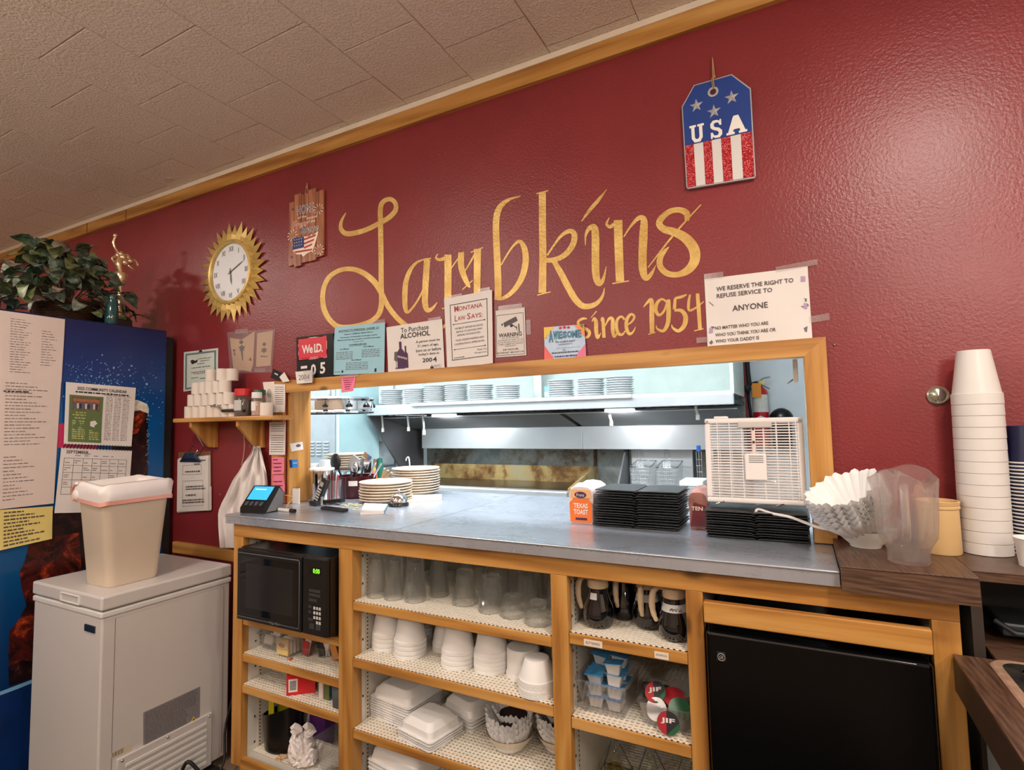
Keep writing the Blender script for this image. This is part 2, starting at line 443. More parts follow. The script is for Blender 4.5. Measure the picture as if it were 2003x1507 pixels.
# opening casing + jambs
CW = 0.058; CT = 0.018
zc0, zc1 = 1.603, 1.660
def casing():
    t = thing('pass_through_casing', 'honey pine casing framing the kitchen pass-through opening', 'window frame', (-1.03, WALL, CTR))
    ox, oy, oz = t.location
    a = MB(); a.prism([(-2.185, zc0 - 0.0), (-2.185, zc1), (0.082, zc1 + 0.006), (0.026, zc0 + 0.012), (-2.110, zc0)], WALL - CT, WALL - 0.0005)
    b = MB(); b.prism([(0.026, zc0 + 0.012), (0.082, zc1 + 0.006), (0.082, CTR + 0.003), (0.026, CTR + 0.003)], WALL - CT, WALL - 0.0005)
    c = MB(); c.box(-2.185, -2.110, WALL - CT, WALL - 0.0005, CTR + 0.003, zc0)
    T = Matrix.Translation((-ox, -oy, -oz))
    for m_, nm, w_ in ((a, 'head_casing', PINE[0]), (b, 'side_casing', PINE[2]), (c, 'side_casing', PINE[2])):
        m_.v = [tuple(T @ Vector(p)) for p in m_.v]; m_.build(nm, w_, t)
    JB = mat('pale_pine_jamb', (214, 186, 150), 0.5, var=0.06)
    for m_, nm, w_ in ((MB().box(OPL, OPL + 0.012, WALL, WALL + 0.125, CTR + 0.002, OPT), 'jamb', PINE[2]),
                       (MB().box(OPR - 0.020, OPR, WALL, WALL + 0.125, CTR + 0.002, OPT), 'jamb', JB),
                       (MB().box(OPL, OPR, WALL, WALL + 0.125, OPT - 0.012, OPT), 'head_jamb', JB)):
        m_.v = [tuple(T @ Vector(p)) for p in m_.v]; m_.build(nm, w_, t)
casing()

# ---------------------------------------------------------------- kitchen shell behind the opening
KW = mat('white_kitchen_wall', (226, 232, 234), 0.5, var=0.03)
KX0, KX1, KY1, KZ = -6.2, 1.6, 4.25, 2.62
struct(MB().box(KX0, KX1, WALL + 0.12, KY1, -0.06, 0).build('floor_kitchen', mat('grey_quarry_floor', (120, 116, 114), 0.5)))
struct(MB().box(KX0, KX1, KY1, KY1 + 0.1, 0, KZ).build('wall_kitchen_back', KW))
struct(MB().box(KX0 - 0.1, KX0, WALL + 0.12, KY1, 0, KZ).build('wall_kitchen_left', KW))
struct(MB().box(KX1, KX1 + 0.1, WALL + 0.12, KY1, 0, KZ).build('wall_kitchen_right', KW))
kb = MB(); kb.box(KX0, OPL, WALL + .1205, WALL + .125, 0, KZ); kb.box(OPR, KX1, WALL + .1205, WALL + .125, 0, KZ); kb.box(OPL, OPR, WALL + .1205, WALL + .125, OPT, KZ)
struct(kb.build('wall_kitchen_front', KW))
struct(MB().box(KX0, KX1, WALL + 0.12, KY1, KZ, KZ + 0.08).build('ceiling_kitchen', KW))

# ---------------------------------------------------------------- steel counter top
ct = thing('steel_countertop', 'long brushed steel countertop running through the kitchen pass-through', 'countertop', (-1.02, 1.9, CTR))
CTM = steel('counter_steel', (204, 213, 228), 0.33, axis=0, smear=False, metal=.72)
m = MB(); m.box(-2.105 + 1.02, 0.068 + 1.02, 1.468 - 1.9, WALL - 1.9 - 0.0, -0.036, 0)
m.box(OPL + 1.02 + 0.001, OPR + 1.02 - 0.001, WALL - 1.9, 2.40 - 1.9, -0.036, 0)
m.box(-2.62 + 1.02, OPL + 1.02, WALL - 1.9 + .127, 2.40 - 1.9, -0.036, 0)
m.build('top', CTM, ct)
MB().tube([(-1.085, -0.4325, -0.0035), (1.088, -0.4325, -0.0035)], 0.0035, 8).build('rolled_edge', CTM, ct)
MB().box(-0.2, -0.198, -0.43, 0.499, 0.0, 0.0004).build('seam', mat('steel_seam', (120, 124, 130), 0.4, 1.0), ct)
for s_ in (-1, 1): MB().box(s_ * 0.98 - 0.03, s_ * 0.98 + 0.03, 0.36, 0.42, -1.091, -0.037).build('leg', STEEL, ct)

# ---------------------------------------------------------------- pine base cabinet
cab = thing('pine_base_cabinet', 'pine shelving cabinet with open bays under the steel countertop', 'cabinet', (-0.9, 1.75, 0))
CX, CY = -0.9, 1.75
def cpart(nm, m_, mm, par=None):
    m_.v = [(p[0] - CX, p[1] - CY, p[2]) for p in m_.v]; return m_.build(nm, mm, par or cab)
Y0, Y1, YB = FACE, FACE + 0.02, 1.99
posts = [(-2.087, -2.030), (-1.502, -1.437), (-0.664, -0.612), (-0.281, -0.238), (0.236, 0.286)]
for k, (a, b) in enumerate(posts):
    cpart('post', MB().rbox(a, b, Y0, Y1 + (0.03 if k in (1,) else 0.012), 0.10, 1.000 if k else 1.0, 0.002), PINE[2])
cpart('top_rail', MB().rbox(-2.087, 0.286, Y0 - 0.001, Y1, 0.999, 1.054, 0.002), PINE[0])
cpart('bottom_rail', MB().rbox(-2.030, -0.238, Y0, Y1, 0.085, 0.135, 0.002), PINE[0])
cpart('toe_kick', MB().box(-2.06, -0.245, 1.56, 1.58, 0.0, 0.1), MATTEBLACK)
BK = CREAMBOARD
cpart('side_panel', MB().box(-2.086, -2.032, Y1 + 0.013, YB, 0.10, 1.0), BK)
for a, b in ((-1.490, -1.449), (-0.650, -0.626), (-0.275, -0.245), (0.25, 0.28)):
    cpart('divider', MB().box(a, b, Y1 + 0.031, YB, 0.10, 1.0), BK)
cpart('back_panel', MB().box(-2.086, 0.28, YB, YB + 0.012, 0.0, 1.05), mat('cream_back_board', (190, 182, 168), 0.6))
cpart('bottom_panel', MB().box(-2.086, -0.245, Y1 + 0.031, YB, 0.10, 0.134), BK)
SH = {1: (-2.0315, -1.4905, (0.680, 0.536, 0.414)), 2: (-1.4485, -0.6505, (0.818, 0.622, 0.380)), 3: (-0.6255, -0.2755, (0.838, 0.605))}
SHZ = {}
for b_, (a, c, zs) in SH.items():
    xa = posts[b_ - 1][1]; xb = posts[b_][0]
    for z in zs:
        sb = cpart('shelf', MB().box(a, c, Y1 + 0.0315, YB - 0.001, z - 0.020, z - 0.004), CREAMBOARD)
        e = MB().rbox(xa + 0.001, xb - 0.001, Y0 + 0.004, Y1 + 0.030, z - 0.030, z, 0.002)
        cpart('shelf_edge', e, PINE[0], sb)
# slotted shelf standards
DOT = mat('dark_slot', (60, 54, 48), 0.7)
for x in (-1.4480, -0.6250, -2.0312):
    st = cpart('shelf_standard', MB().box(x, x + 0.0015, Y1 + 0.06, Y1 + 0.078, 0.13, 0.99), mat('cream_metal_strip', (216, 206, 190), 0.4))
    d = MB()
    for k in range(60):
        z = 0.14 + k * 0.0141
        d.box(x + 0.0015, x + 0.002, Y1 + 0.066, Y1 + 0.072, z, z + 0.005)
    for k in range(9): d.box(x + 0.0006, x + 0.001, Y1 + 0.042, Y1 + 0.049, 0.16 + k * 0.1, 0.168 + k * 0.1)
    cpart('slot', d, DOT, st)
# perforated liners lying on the shelves
def liner(x0, x1, z, label, cell=0.0150):
    m = MB(); y0, y1 = (Y1 - 0.012 if z > 0.2 else Y1 + 0.032), YB - 0.006; h = 0.003
    n = int((x1 - x0) / cell)
    for i in range(n + 1):
        x = x0 + (x1 - x0 - 0.0062) * i / n; m.box(x, x + 0.0062, y0, y1, 0, h)
    n = int((y1 - y0) / cell)
    for i in range(n + 1):
        y = y0 + (y1 - y0 - 0.0062) * i / n; m.box(x0, x1, y, y + 0.0062, 0.0002, h + 0.0003)
    m.v = [(p[0] - (x0 + x1) / 2, p[1] - 1.75, p[2]) for p in m.v]
    tag(m.build('shelf_liner', LINER, None, ((x0 + x1) / 2, 1.75, z + 0.0006)), label, 'shelf liner', 'cream perforated shelf liners')
for b_, z, lb in ((1, 0.536, 'under the tea boxes and packet caddies'), (1, 0.414, 'under the red tea box'), (1, 0.119, 'under the black bin at the bottom'),
                  (2, 0.818, 'under the upturned drinking glasses'), (2, 0.622, 'under the white foam cup stacks'), (2, 0.380, 'under the takeout boxes and filter bowls'),
                  (3, 0.838, 'under the syrup dispensers'), (3, 0.605, 'under the creamer and jam tubs'), (3, 0.119, 'below the oil cruets'), (2, 0.119, 'at the bottom below the glasses bay')):
    liner(posts[b_ - 1][1] + 0.002 if b_ > 1 and z > 0.2 else SH[b_][0] + 0.004, (posts[b_][0] - 0.002) if z > 0.2 else SH[b_][1] - 0.004, z if z > 0.2 else 0.1342, 'cream perforated shelf liner ' + lb)

fm = MB().rbox(-2.9, 0.2, -0.2, 1.555, 0.001, 0.012, .004); fm.v = [(p[0] + 1.3, p[1] - .7, p[2]) for p in fm.v]
tag(fm.build('floor_mat', mat('black_rubber_mat', (22, 21, 22), .7, bump=.3, bs=90), None, (-1.3, .7, 0)), 'black rubber anti-fatigue mat on the floor in front of the cabinet', 'floor mat')
# ================================================================ flat sheets (papers, signs) on the wall
class Sheet:
    """quad = photo corners tl,tr,br,bl lying on a plane; everything printed is placed in sheet coordinates s,t (0..1)"""
    def __init__(self, name, label, cat, quad, fn=at, plane=WALL, m=None, th=0.0008, off=0.0012, curl=0.0, part='sheet', group=None, back=None):
        P = [fn(u, v, plane) for u, v in quad]
        self.n = Vector((0, -1, 0)) if fn is at else Vector((1, 0, 0))
        self.tl, self.tr, self.br, self.bl = P
        self.o = (self.bl + self.br) / 2
        self.root = thing(name, label, cat, self.o, 0, group)
        self.th = th; self.off = off; self.k = 0; self.curl = curl
        self.mats = {}
        N = 22 if curl else 6; b = MB(); rnd = random.Random(sum(ord(c) * (k + 1) for k, c in enumerate(name + label)) % 999)
        ph = rnd.random() * 6
        self.ph = ph
        b.grid(lambda s, t: self.map(s, t, th), N, N)
        b.grid(lambda s, t: self.map(1 - s, t, 0), N, N)
        for e in ((0, 0, 1, 0), (1, 0, 1, 1), (1, 1, 0, 1), (0, 1, 0, 0)):
            b.grid(lambda s, t, e=e: self.map(e[0] + (e[2] - e[0]) * s, e[1] + (e[3] - e[1]) * s, th * t), N, 1)
        self.sheet = b.build(part, m or PAPER, self.root); self.par = self.sheet
        w = (self.br - self.bl).length; h = (self.tl - self.bl).length; self.w, self.h = w, h
    def pos(self, s, t):
        a = self.bl.lerp(self.br, s); c = self.tl.lerp(self.tr, s); return a.lerp(c, t)
    def map(self, s, t, d):
        c = self.curl
        b = self.off + d + (c * (0.5 + 0.5 * math.sin(7 * s + 4 * t + self.ph)) + c * max(0, 0.3 - t) * 3 if c else 0)
        return self.pos(s, t) - self.o + self.n * b
    def _lift(self):
        return self.th + max(0.0004, 0.0004 + 0.4 * self.curl)
    def text(self, st, s0, s1, tc, h, m=INK, bold=0.0, shear=0.0, sp=1.0, name='lettering', lift=0.0, rot=0.0):
        vs, fs, asp = text_mesh(st, bold, shear, sp)
        out = MB()
        out.add([self.map(s0 + (s1 - s0) * x, tc - h / 2 + h * y + rot * (x - 0.5), self._lift() + lift) for x, y in vs], fs)
        return out.build(name, m, self.par)
    def poly(self, pts, m, name='print', lift=0.0):
        out = MB(); out.add([self.map(s, t, self._lift() + lift) for s, t in pts], [tuple(range(len(pts)))])
        return out.build(name, m, self.par)
    def polys(self, lst, m, name='print', lift=0.0):
        out = MB()
        for pts in lst: out.add([self.map(s, t, self._lift() + lift) for s, t in pts], [tuple(range(len(pts)))])
        o = out.build(name, m, self.par)
        if len(lst) > 1: o['kind'] = 'stuff'
        return o
    def rect(self, s0, s1, t0, t1, m, name='print', lift=0.0):
        out = MB(); out.grid(lambda a, b: self.map(s0 + (s1 - s0) * a, t0 + (t1 - t0) * b, self._lift() + lift), 4, 4, False)
        return out.build(name, m, self.par)
    def frame(self, s0, s1, t0, t1, ws, wt, m, name='border'):
        R = [(s0, s1, t0, t0 + wt), (s0, s1, t1 - wt, t1), (s0, s0 + ws, t0, t1), (s1 - ws, s1, t0, t1)]
        out = MB()
        for a0, a1, b0, b1 in R:
            out.grid(lambda a, b: self.map(a0 + (a1 - a0) * a, b0 + (b1 - b0) * b, self._lift()), 4, 4, False)
        return out.build(name, m, self.par)
    def lines(self, rows, m=None, h=0.012, name='print_lines', seed=1):
        rnd = random.Random(seed); out = MB(); m = m or INK
        for s0, s1, t in rows:
            s = s0
            while s < s1 - 0.004:
                e = min(s1, s + rnd.uniform(0.02, 0.075)); hh = h * rnd.uniform(0.75, 1.1)
                out.add([self.map(a, b, self._lift()) for a, b in ((s, t - hh / 2), (e, t - hh / 2), (e, t + hh / 2), (s, t + hh / 2))], [(0, 1, 2, 3)])
                s = e + 0.012
        o = out.build(name, m, self.par); o['kind'] = 'stuff'; return o
    def tape(self, s0, s1, t0, t1, rot=0.0, m=None):
        out = MB(); out.grid(lambda a, b: self.map(s0 + (s1 - s0) * a, t0 + (t1 - t0) * b + rot * (a - 0.5), self._lift() + 0.0006), 3, 2, False)
        return out.build('tape', m or TAPE, self.root)
def star(c, r, ri=0.42, n=5, a0=PI / 2, ax=1.0, ay=1.0):
    return [(c[0] + ax * (r if k % 2 == 0 else r * ri) * math.cos(a0 + PI * k / n), c[1] + ay * (r if k % 2 == 0 else r * ri) * math.sin(a0 + PI * k / n)) for k in range(2 * n)]
def disc(c, r, ax=1.0, ay=1.0, n=16): return [(c[0] + r * ax * math.cos(2 * PI * k / n), c[1] + r * ay * math.sin(2 * PI * k / n)) for k in range(n)]
Z = lambda x0, y0, sc, pts: [(x0 + a * sc, y0 + b * sc) for a, b in pts]

GREYINK = mat('grey_ink', (96, 90, 92), 0.7); REDINK = mat('red_ink', (160, 62, 60), 0.7); PURPLE = mat('purple_ink', (72, 30, 74), 0.6)
# ---- reserve sign
s = Sheet('refusal_notice', 'white paper notice reading WE RESERVE THE RIGHT TO REFUSE SERVICE above the opening', 'notice', [(1378, 547.4), (1579.6, 521.4), (1589, 662.3), (1384.7, 679.8)], curl=0.0035)
for st, a, b, t, h in (('WE RESERVE THE RIGHT TO', .12, .865, .832, .062), ('REFUSE SERVICE TO', .12, .665, .73, .062), ('ANYONE', .27, .615, .525, .085), ('NO MATTER WHO YOU ARE', .085, .61, .267, .05), ('WHO YOU THINK YOU ARE OR', .085, .675, .165, .05), ('WHO YOUR DADDY IS', .085, .515, .073, .05)):
    s.text(st, a, b, t, h, mat('faded_ink', (78, 68, 70), 0.7), 0.012)
dl = mat('lavender_doodle', (176, 150, 182), 0.7); dg = mat('grey_doodle', (104, 98, 116), 0.7)
s.polys([[(.93, .80), (.97, .79), (.975, .86), (.935, .87)], [(.02, .2), (.06, .2), (.065, .27), (.03, .28)], [(.94, .42), (.97, .41), (.975, .48), (.945, .5)]], dl, 'doodle')
s.polys([[(.92, .45), (.965, .415), (.97, .425), (.925, .46)], [(.955, .47), (.985, .44), (.985, .47), (.97, .49)], [(.93, .15), (.965, .17), (.955, .09), (.94, .1)], [(.035, .66), (.04, .665), (.085, .60), (.08, .595)], [(.045, .3), (.08, .29), (.075, .265), (.05, .275)], [(.02, .06), (.045, .1), (.06, .06), (.04, .03)], [(.945, .565), (.975, .55), (.97, .51), (.955, .52), (.96, .545)]], dg, 'doodle')
s.tape(-.0, .2, .985, 1.075); s.tape(.71, 1.09, .985, 1.06, .03); s.tape(.985, 1.16, .22, .31, .02); s.tape(-.11, .01, .07, .15)
# ---- Montana law
s = Sheet('liquor_law_notice', 'white paper notice headed MONTANA LAW SAYS taped over the painted name', 'notice', [(870.7, 585.4), (964.3, 567.9), (966, 711), (876.9, 722.4)], off=0.006, curl=0.001)
s.frame(.12, .905, .107, .895, .012, .009, INK)
s.text('M', .215, .30, .825, .085, REDINK, .012); s.text('ONTANA', .305, .80, .818, .062, REDINK, .008)
s.text('L', .215, .27, .69, .085, REDINK, .008); s.text('AW', .28, .44, .683, .06, REDINK, .008); s.text('S', .48, .55, .692, .085, REDINK, .008); s.text('AYS:', .56, .80, .683, .062, REDINK, .008)
s.polys([[(.19, .605), (.84, .605), (.84, .611), (.19, .611)], [(.19, .252), (.84, .252), (.84, .258), (.19, .258)]] + [star((a, b), .02, ay=.78) for a, b in ((.185, .608), (.845, .608), (.185, .255), (.845, .255))], INK, 'rule')
for st, a, b, t in (('WE MUST REFUSE ALCOHOL', .21, .81, .545), ('SERVICE TO ANYONE WHO', .235, .79, .495), ('APPEARS INTOXICATED.', .255, .76, .447), ('YOUR UNDERSTANDING AND', .215, .82, .378), ('COOPERATION IS APPRECIATED.', .19, .84, .325)):
    s.text(st, a, b, t, .026, GREYINK, .01)
s.text('Thank You', .67, .875, .212, .028, GREYINK); s.text('Management', .62, .875, .168, .028, GREYINK); s.lines([(.17, .4, .138)], GREYINK, .012)
s.tape(.13, .38, .985, 1.03); s.tape(.72, .96, .985, 1.045)
# ---- camera warning in a clear sleeve
s = Sheet('camera_warning_sign', 'small white WARNING sign with camera drawing in a clear sleeve', 'sign', Z(860, 560, .1128, [(980, 430), (1480, 370), (1510, 1200), (990, 1240)]), off=0.003)
s.frame(.02, .955, .03, .895, .012, .009, INK)
s.text('WARNING', .095, .88, .458, .088, INK, .025)
for st, t, a, b in (('ALL ACTIVITIES ARE', .392, .2, .78), ('RECORDED ON VIDEO TO AID', .347, .07, .93), ('IN THE PROSECUTION OF ANY', .303, .06, .94), ('CRIME COMMITTED AGAINST', .262, .08, .92), ('THIS FACILITY', .222, .3, .7)): s.text(st, a, b, t, .026, GREYINK, .01)
s.text('24 HOUR', .23, .76, .148, .04, INK, .02); s.text('INTERNET MONITOR', .035, .935, .085, .034, INK, .015)
s.poly([(.26, .72), (.30, .62), (.76, .735), (.70, .83)], mat('camera_grey', (84, 76, 78), 0.7), 'camera_icon'); s.poly([(.19, .70), (.205, .655), (.25, .675), (.235, .715)], INK, 'camera_icon')
s.polys([disc((.54, .645), .055, 1, .62), [(.56, .66), (.58, .67), (.74, .585), (.72, .57)], [(.70, .63), (.72, .63), (.735, .53), (.715, .53)], [(.77, .67), (.805, .67), (.815, .50), (.78, .50)]], INK, 'camera_icon')
out = MB(); out.grid(lambda a, b: s.map(-.03 + 1.14 * a, -.06 + 1.13 * b, 0.003), 2, 2, False); out.build('sleeve', glass('sleeve_plastic', (.97, .96, .96), .0, .3, .03), s.root)
s.tape(.1, .92, 1.0, 1.09); s.tape(1.03, 1.18, .42, .73)
# ---- alcohol purchase sign
s = Sheet('alcohol_age_sign', 'white sign reading To Purchase ALCOHOL with purple bottles', 'sign', [(757.4, 641), (866, 624.3), (871.7, 726), (761.6, 733)], off=0.004, curl=0.001)
s.text('To Purchase', .27, .765, .885, .10, INK, .006); s.text('ALCOHOL', .25, .785, .765, .105, INK, .022)
for st, t, a, b in (('A person must be', .605, .53, .945), ('21 years of age,', .52, .555, .92), ('born on or before', .435, .525, .955), ("today's date in", .35, .565, .92)): s.text(st, a, b, t, .062, INK, .012)
s.text('200', .63, .80, .235, .085, INK, .02); s.text('4', .81, .88, .235, .10, mat('blue_black_pen', (40, 44, 80), .7), .01)
BT = lambda c, w_, y0, y1: [(c - w_, y0), (c + w_, y0), (c + w_, y0 + (y1 - y0) * .62), (c + w_ * .35, y0 + (y1 - y0) * .74), (c + w_ * .35, y1), (c - w_ * .35, y1), (c - w_ * .35, y0 + (y1 - y0) * .74), (c - w_, y0 + (y1 - y0) * .62)]
s.polys([BT(.245, .065, .10, .66), BT(.335, .04, .11, .56)], PURPLE, 'bottle_print')
s.polys([[(.13, .46), (.19, .46), (.19, .28), (.165, .25), (.165, .14), (.195, .10), (.13, .10), (.155, .14), (.155, .25), (.12, .29)]], GREYINK, 'bottle_print')
s.polys([[(.19 + .03 * k, .38 - .012 * k), (.205 + .03 * k, .375 - .012 * k), (.205 + .03 * k, .335 - .012 * k), (.19 + .03 * k, .34 - .012 * k)] for k in range(6)], PAPER, 'bottle_lettering', .0004)
s.polys([BT(.79, .012, .03, .14), BT(.77, .01, .04, .11), BT(.81, .01, .04, .11)], INK, 'logo'); s.lines([(.83, .95, .12), (.83, .95, .09), (.83, .95, .06), (.83, .93, .03)], GREYINK, .01)
s.tape(.76, .98, .985, 1.05)
# ---- blue notice
s = Sheet('pale_blue_notice', 'pale blue printed notice headed NOTICE TO PERSONS UNDER 21', 'notice', [(658.4, 641), (756, 631.2), (754.6, 730.2), (651.5, 734.4)], m=mat('pale_blue_paper', (150, 196, 212), 0.65, var=.02), off=0.008, curl=0.001)
s.text('NOTICE TO PERSONS UNDER 21:', .09, .90, .905, .04, INK, .01)
s.lines([(.09, .9, .878)], INK, .006)
for st, t, a, b in (('Subject to CRIMINAL PENALTIES for:', .825, .2, .78), ('Possession of alcoholic beverages and/or', .765, .13, .87), ('Misrepresenting age to obtain alcoholic beverages', .71, .08, .92)): s.text(st, a, b, t, .032, INK, .01)
s.lines([(.4, .6, .66)], GREYINK, .01); s.text('CONSEQUENCES', .32, .66, .6, .035, INK, .02); s.lines([(.32, .66, .575)], INK, .006)
s.text('1st Offense', .14, .32, .525, .03, INK, .01); s.text('2nd Offense', .6, .8, .545, .03, INK, .01); s.text('3rd Offense', .38, .57, .29, .03, INK, .01)
s.lines([(.07, .4, .46 - k * .034) for k in range(5)] + [(.57, .92, .48 - k * .034) for k in range(5)] + [(.28, .7, .235 - k * .034) for k in range(5)], GREYINK, .012)
s.lines([(.07, .18, .06)], GREYINK, .012); s.rect(.2, .235, .04, .085, INK); s.poly([(.83, .1), (.86, .1), (.86, .03), (.82, .03)], INK, 'logo')
s.tape(.7, 1.0, .985, 1.06)
# ---- We I.D. board
s = Sheet('age_check_board', 'black date board with red We I.D. panel', 'sign', [(584, 661), (656.5, 652.7), (655.7, 738.5), (586, 746.9)], m=BLACK, th=0.012, off=0.002, part='board')
s.rect(.05, .84, .46, .96, mat('red_panel', (206, 40, 58), .4), 'red_panel'); s.frame(.05, .84, .46, .96, .012, .012, PAPER)
s.text('We I.D.', .16, .73, .70, .2, PAPER, .03, lift=.0006, sp=.85)
s.lines([(.14, .72, .5)], PAPER, .01, seed=5)
for a in (.09, .34, .60): s.rect(a, a + .24, .05, .40, mat('black_flip_card', (10, 10, 12), .3), 'flip_card')
s.text('0', .40, .545, .22, .26, PAPER, .03, lift=.0006); s.text('5', .655, .80, .235, .26, PAPER, .03, lift=.0006); s.rect(.12, .3, .27, .33, PAPER, lift=.0006)
# ---- handwritten 2004 card on the casing
s = Sheet('year_card', 'white card handwritten 2004 at the corner of the opening casing', 'card', [(578, 727.8), (610.5, 724.8), (611.7, 748.8), (581.7, 751.2)], plane=WALL - CT - 0.014, off=0.0005, curl=.001)
s.text('2004', .14, .84, .5, .42, GREYINK, -.004, .15); s.tape(.5, 1.1, .1, 1.05)
# ---- pink note hanging from the casing
s = Sheet('pink_head_note', 'torn pink handwritten note hanging on the head casing', 'note', Z(520, 720, .1198, [(1238, 150), (1472, 132), (1440, 380), (1250, 405)]), plane=WALL - CT, m=mat('pink_paper', (238, 128, 158), .7, var=.03), off=0.001, curl=.002)
s.lines([(.12 + .03 * k, .93 - .05 * k, .90 - .14 * k) for k in range(6)], mat('magenta_pen', (150, 40, 90), .7), .05, seed=22)
s.tape(-.1, 1.2, .93, 1.12)
# ---- award
s = Sheet('award_certificate', 'colourful children award certificate reading AWESOME on the casing top', 'certificate', [(1065.5, 641.4), (1143.8, 635), (1148, 699.3), (1066.9, 705.7)], m=mat('sky_blue_print', (186, 208, 232), .6, var=.12, vs=25), off=0.005, curl=.002)
s.poly([(0, 1), (.28, 1), (0, .62)], mat('yellow_print', (236, 196, 90), .6)); s.poly([(0, 0), (.25, 0), (0, .45)], mat('coral_print', (232, 110, 104), .6)); s.poly([(1, 0), (.72, 0), (1, .4)], mat('rose_print', (226, 120, 160), .6)); s.poly([(1, 1), (.75, 1), (1, .6)], mat('orange_print', (238, 150, 90), .6))
s.poly(star((.03, .72), .07), mat('leaf_red', (200, 50, 60), .6), 'leaf_print'); s.poly(star((.13, .08), .1), mat('leaf_green', (70, 130, 80), .6), 'leaf_print'); s.poly(star((.93, .95), .09), mat('leaf_green', (70, 130, 80), .6), 'leaf_print')
s.polys([star((.42, .94), .05, .6), star((.52, .95), .055, .6), star((.62, .94), .05, .6)], mat('leaf_red', (200, 50, 60)), 'leaf_print')
for i, ch in enumerate('AWESOME'):
    x0 = .12 + .115 * i; hh = (.36, .26, .24, .22, .22, .22, .24)[i]
    s.text(ch, x0, x0 + .11, .73 + (.0 if i else -.02), hh, mat('navy_outline', (44, 70, 130), .6), .05, lift=.0002); s.text(ch, x0 + .01, x0 + .1, .73 + (.0 if i else -.02), hh * .92, mat('teal_letter', (96, 168, 170), .6), -.005, lift=.0006)
s.text('This excellent award', .28, .76, .53, .07, INK, 0, .2); s.text('is presented to', .36, .70, .44, .06, INK, 0, .2); s.lines([(.3, .88, .33), (.2, .84, .18)], GREYINK, .008); s.text('for', .46, .54, .27, .05, INK); s.lines([(.18, .84, .2)], GREYINK, .035, seed=6); s.lines([(.25, .8, .08)], mat('blue_pen', (50, 60, 140), .7), .045, seed=7)

# ---------------------------------------------------------------- painted lettering on the wall
GOLD = NT('gold_wall_paint'); _co = GOLD.coords()
GOLD.l(GOLD.ramp(GOLD.noise(_co, 14, 4, .6), [(.3, lin((188, 146, 74))), (.7, lin((222, 186, 112)))]), GOLD.b.inputs['Base Color'])
GOLD.b.inputs['Metallic'].default_value = .35; GOLD.b.inputs['Roughness'].default_value = .38
GOLD.bump(GOLD.noise(_co, 90, 3, .6), .5, .005); GOLD = GOLD.m
def smooth_path(p, k=5):
    out = []
    for i in range(len(p) - 1):
        p0 = p[max(i - 1, 0)]; p1 = p[i]; p2 = p[i + 1]; p3 = p[min(i + 2, len(p) - 1)]
        for j in range(k):
            t = j / k
            out.append(tuple(0.5 * ((2 * b) + (-a + c) * t + (2 * a - 5 * b + 4 * c - d) * t * t + (-a + 3 * b - 3 * c + d) * t ** 3) for a, b, c, d in zip(p0, p1, p2, p3)))
    out.append(p[-1]); return out
def brush(m_, pts, x0, y0, sc, lift):
    p = smooth_path(pts) if len(pts) > 2 else pts
    L = []; R = []
    base_ = lift
    for i in range(len(p)):
        lift = base_ + 0.0006 * i / len(p)
        a = p[max(i - 1, 0)]; b = p[min(i + 1, len(p) - 1)]
        dx, dy = b[0] - a[0], b[1] - a[1]; l = math.hypot(dx, dy) or 1
        nx, ny = -dy / l, dx / l; w_ = p[i][2] / 2
        L.append(at(x0 + (p[i][0] + nx * w_) * sc, y0 + (p[i][1] + ny * w_) * sc, WALL - lift)); R.append(at(x0 + (p[i][0] - nx * w_) * sc, y0 + (p[i][1] - ny * w_) * sc, WALL - lift))
    n = len(L)
    m_.add(L + R, [(i, i + 1, n + i + 1, n + i) for i in range(n - 1)])
A6 = (540, 340, .2787); A7 = (860, 340, .2796)
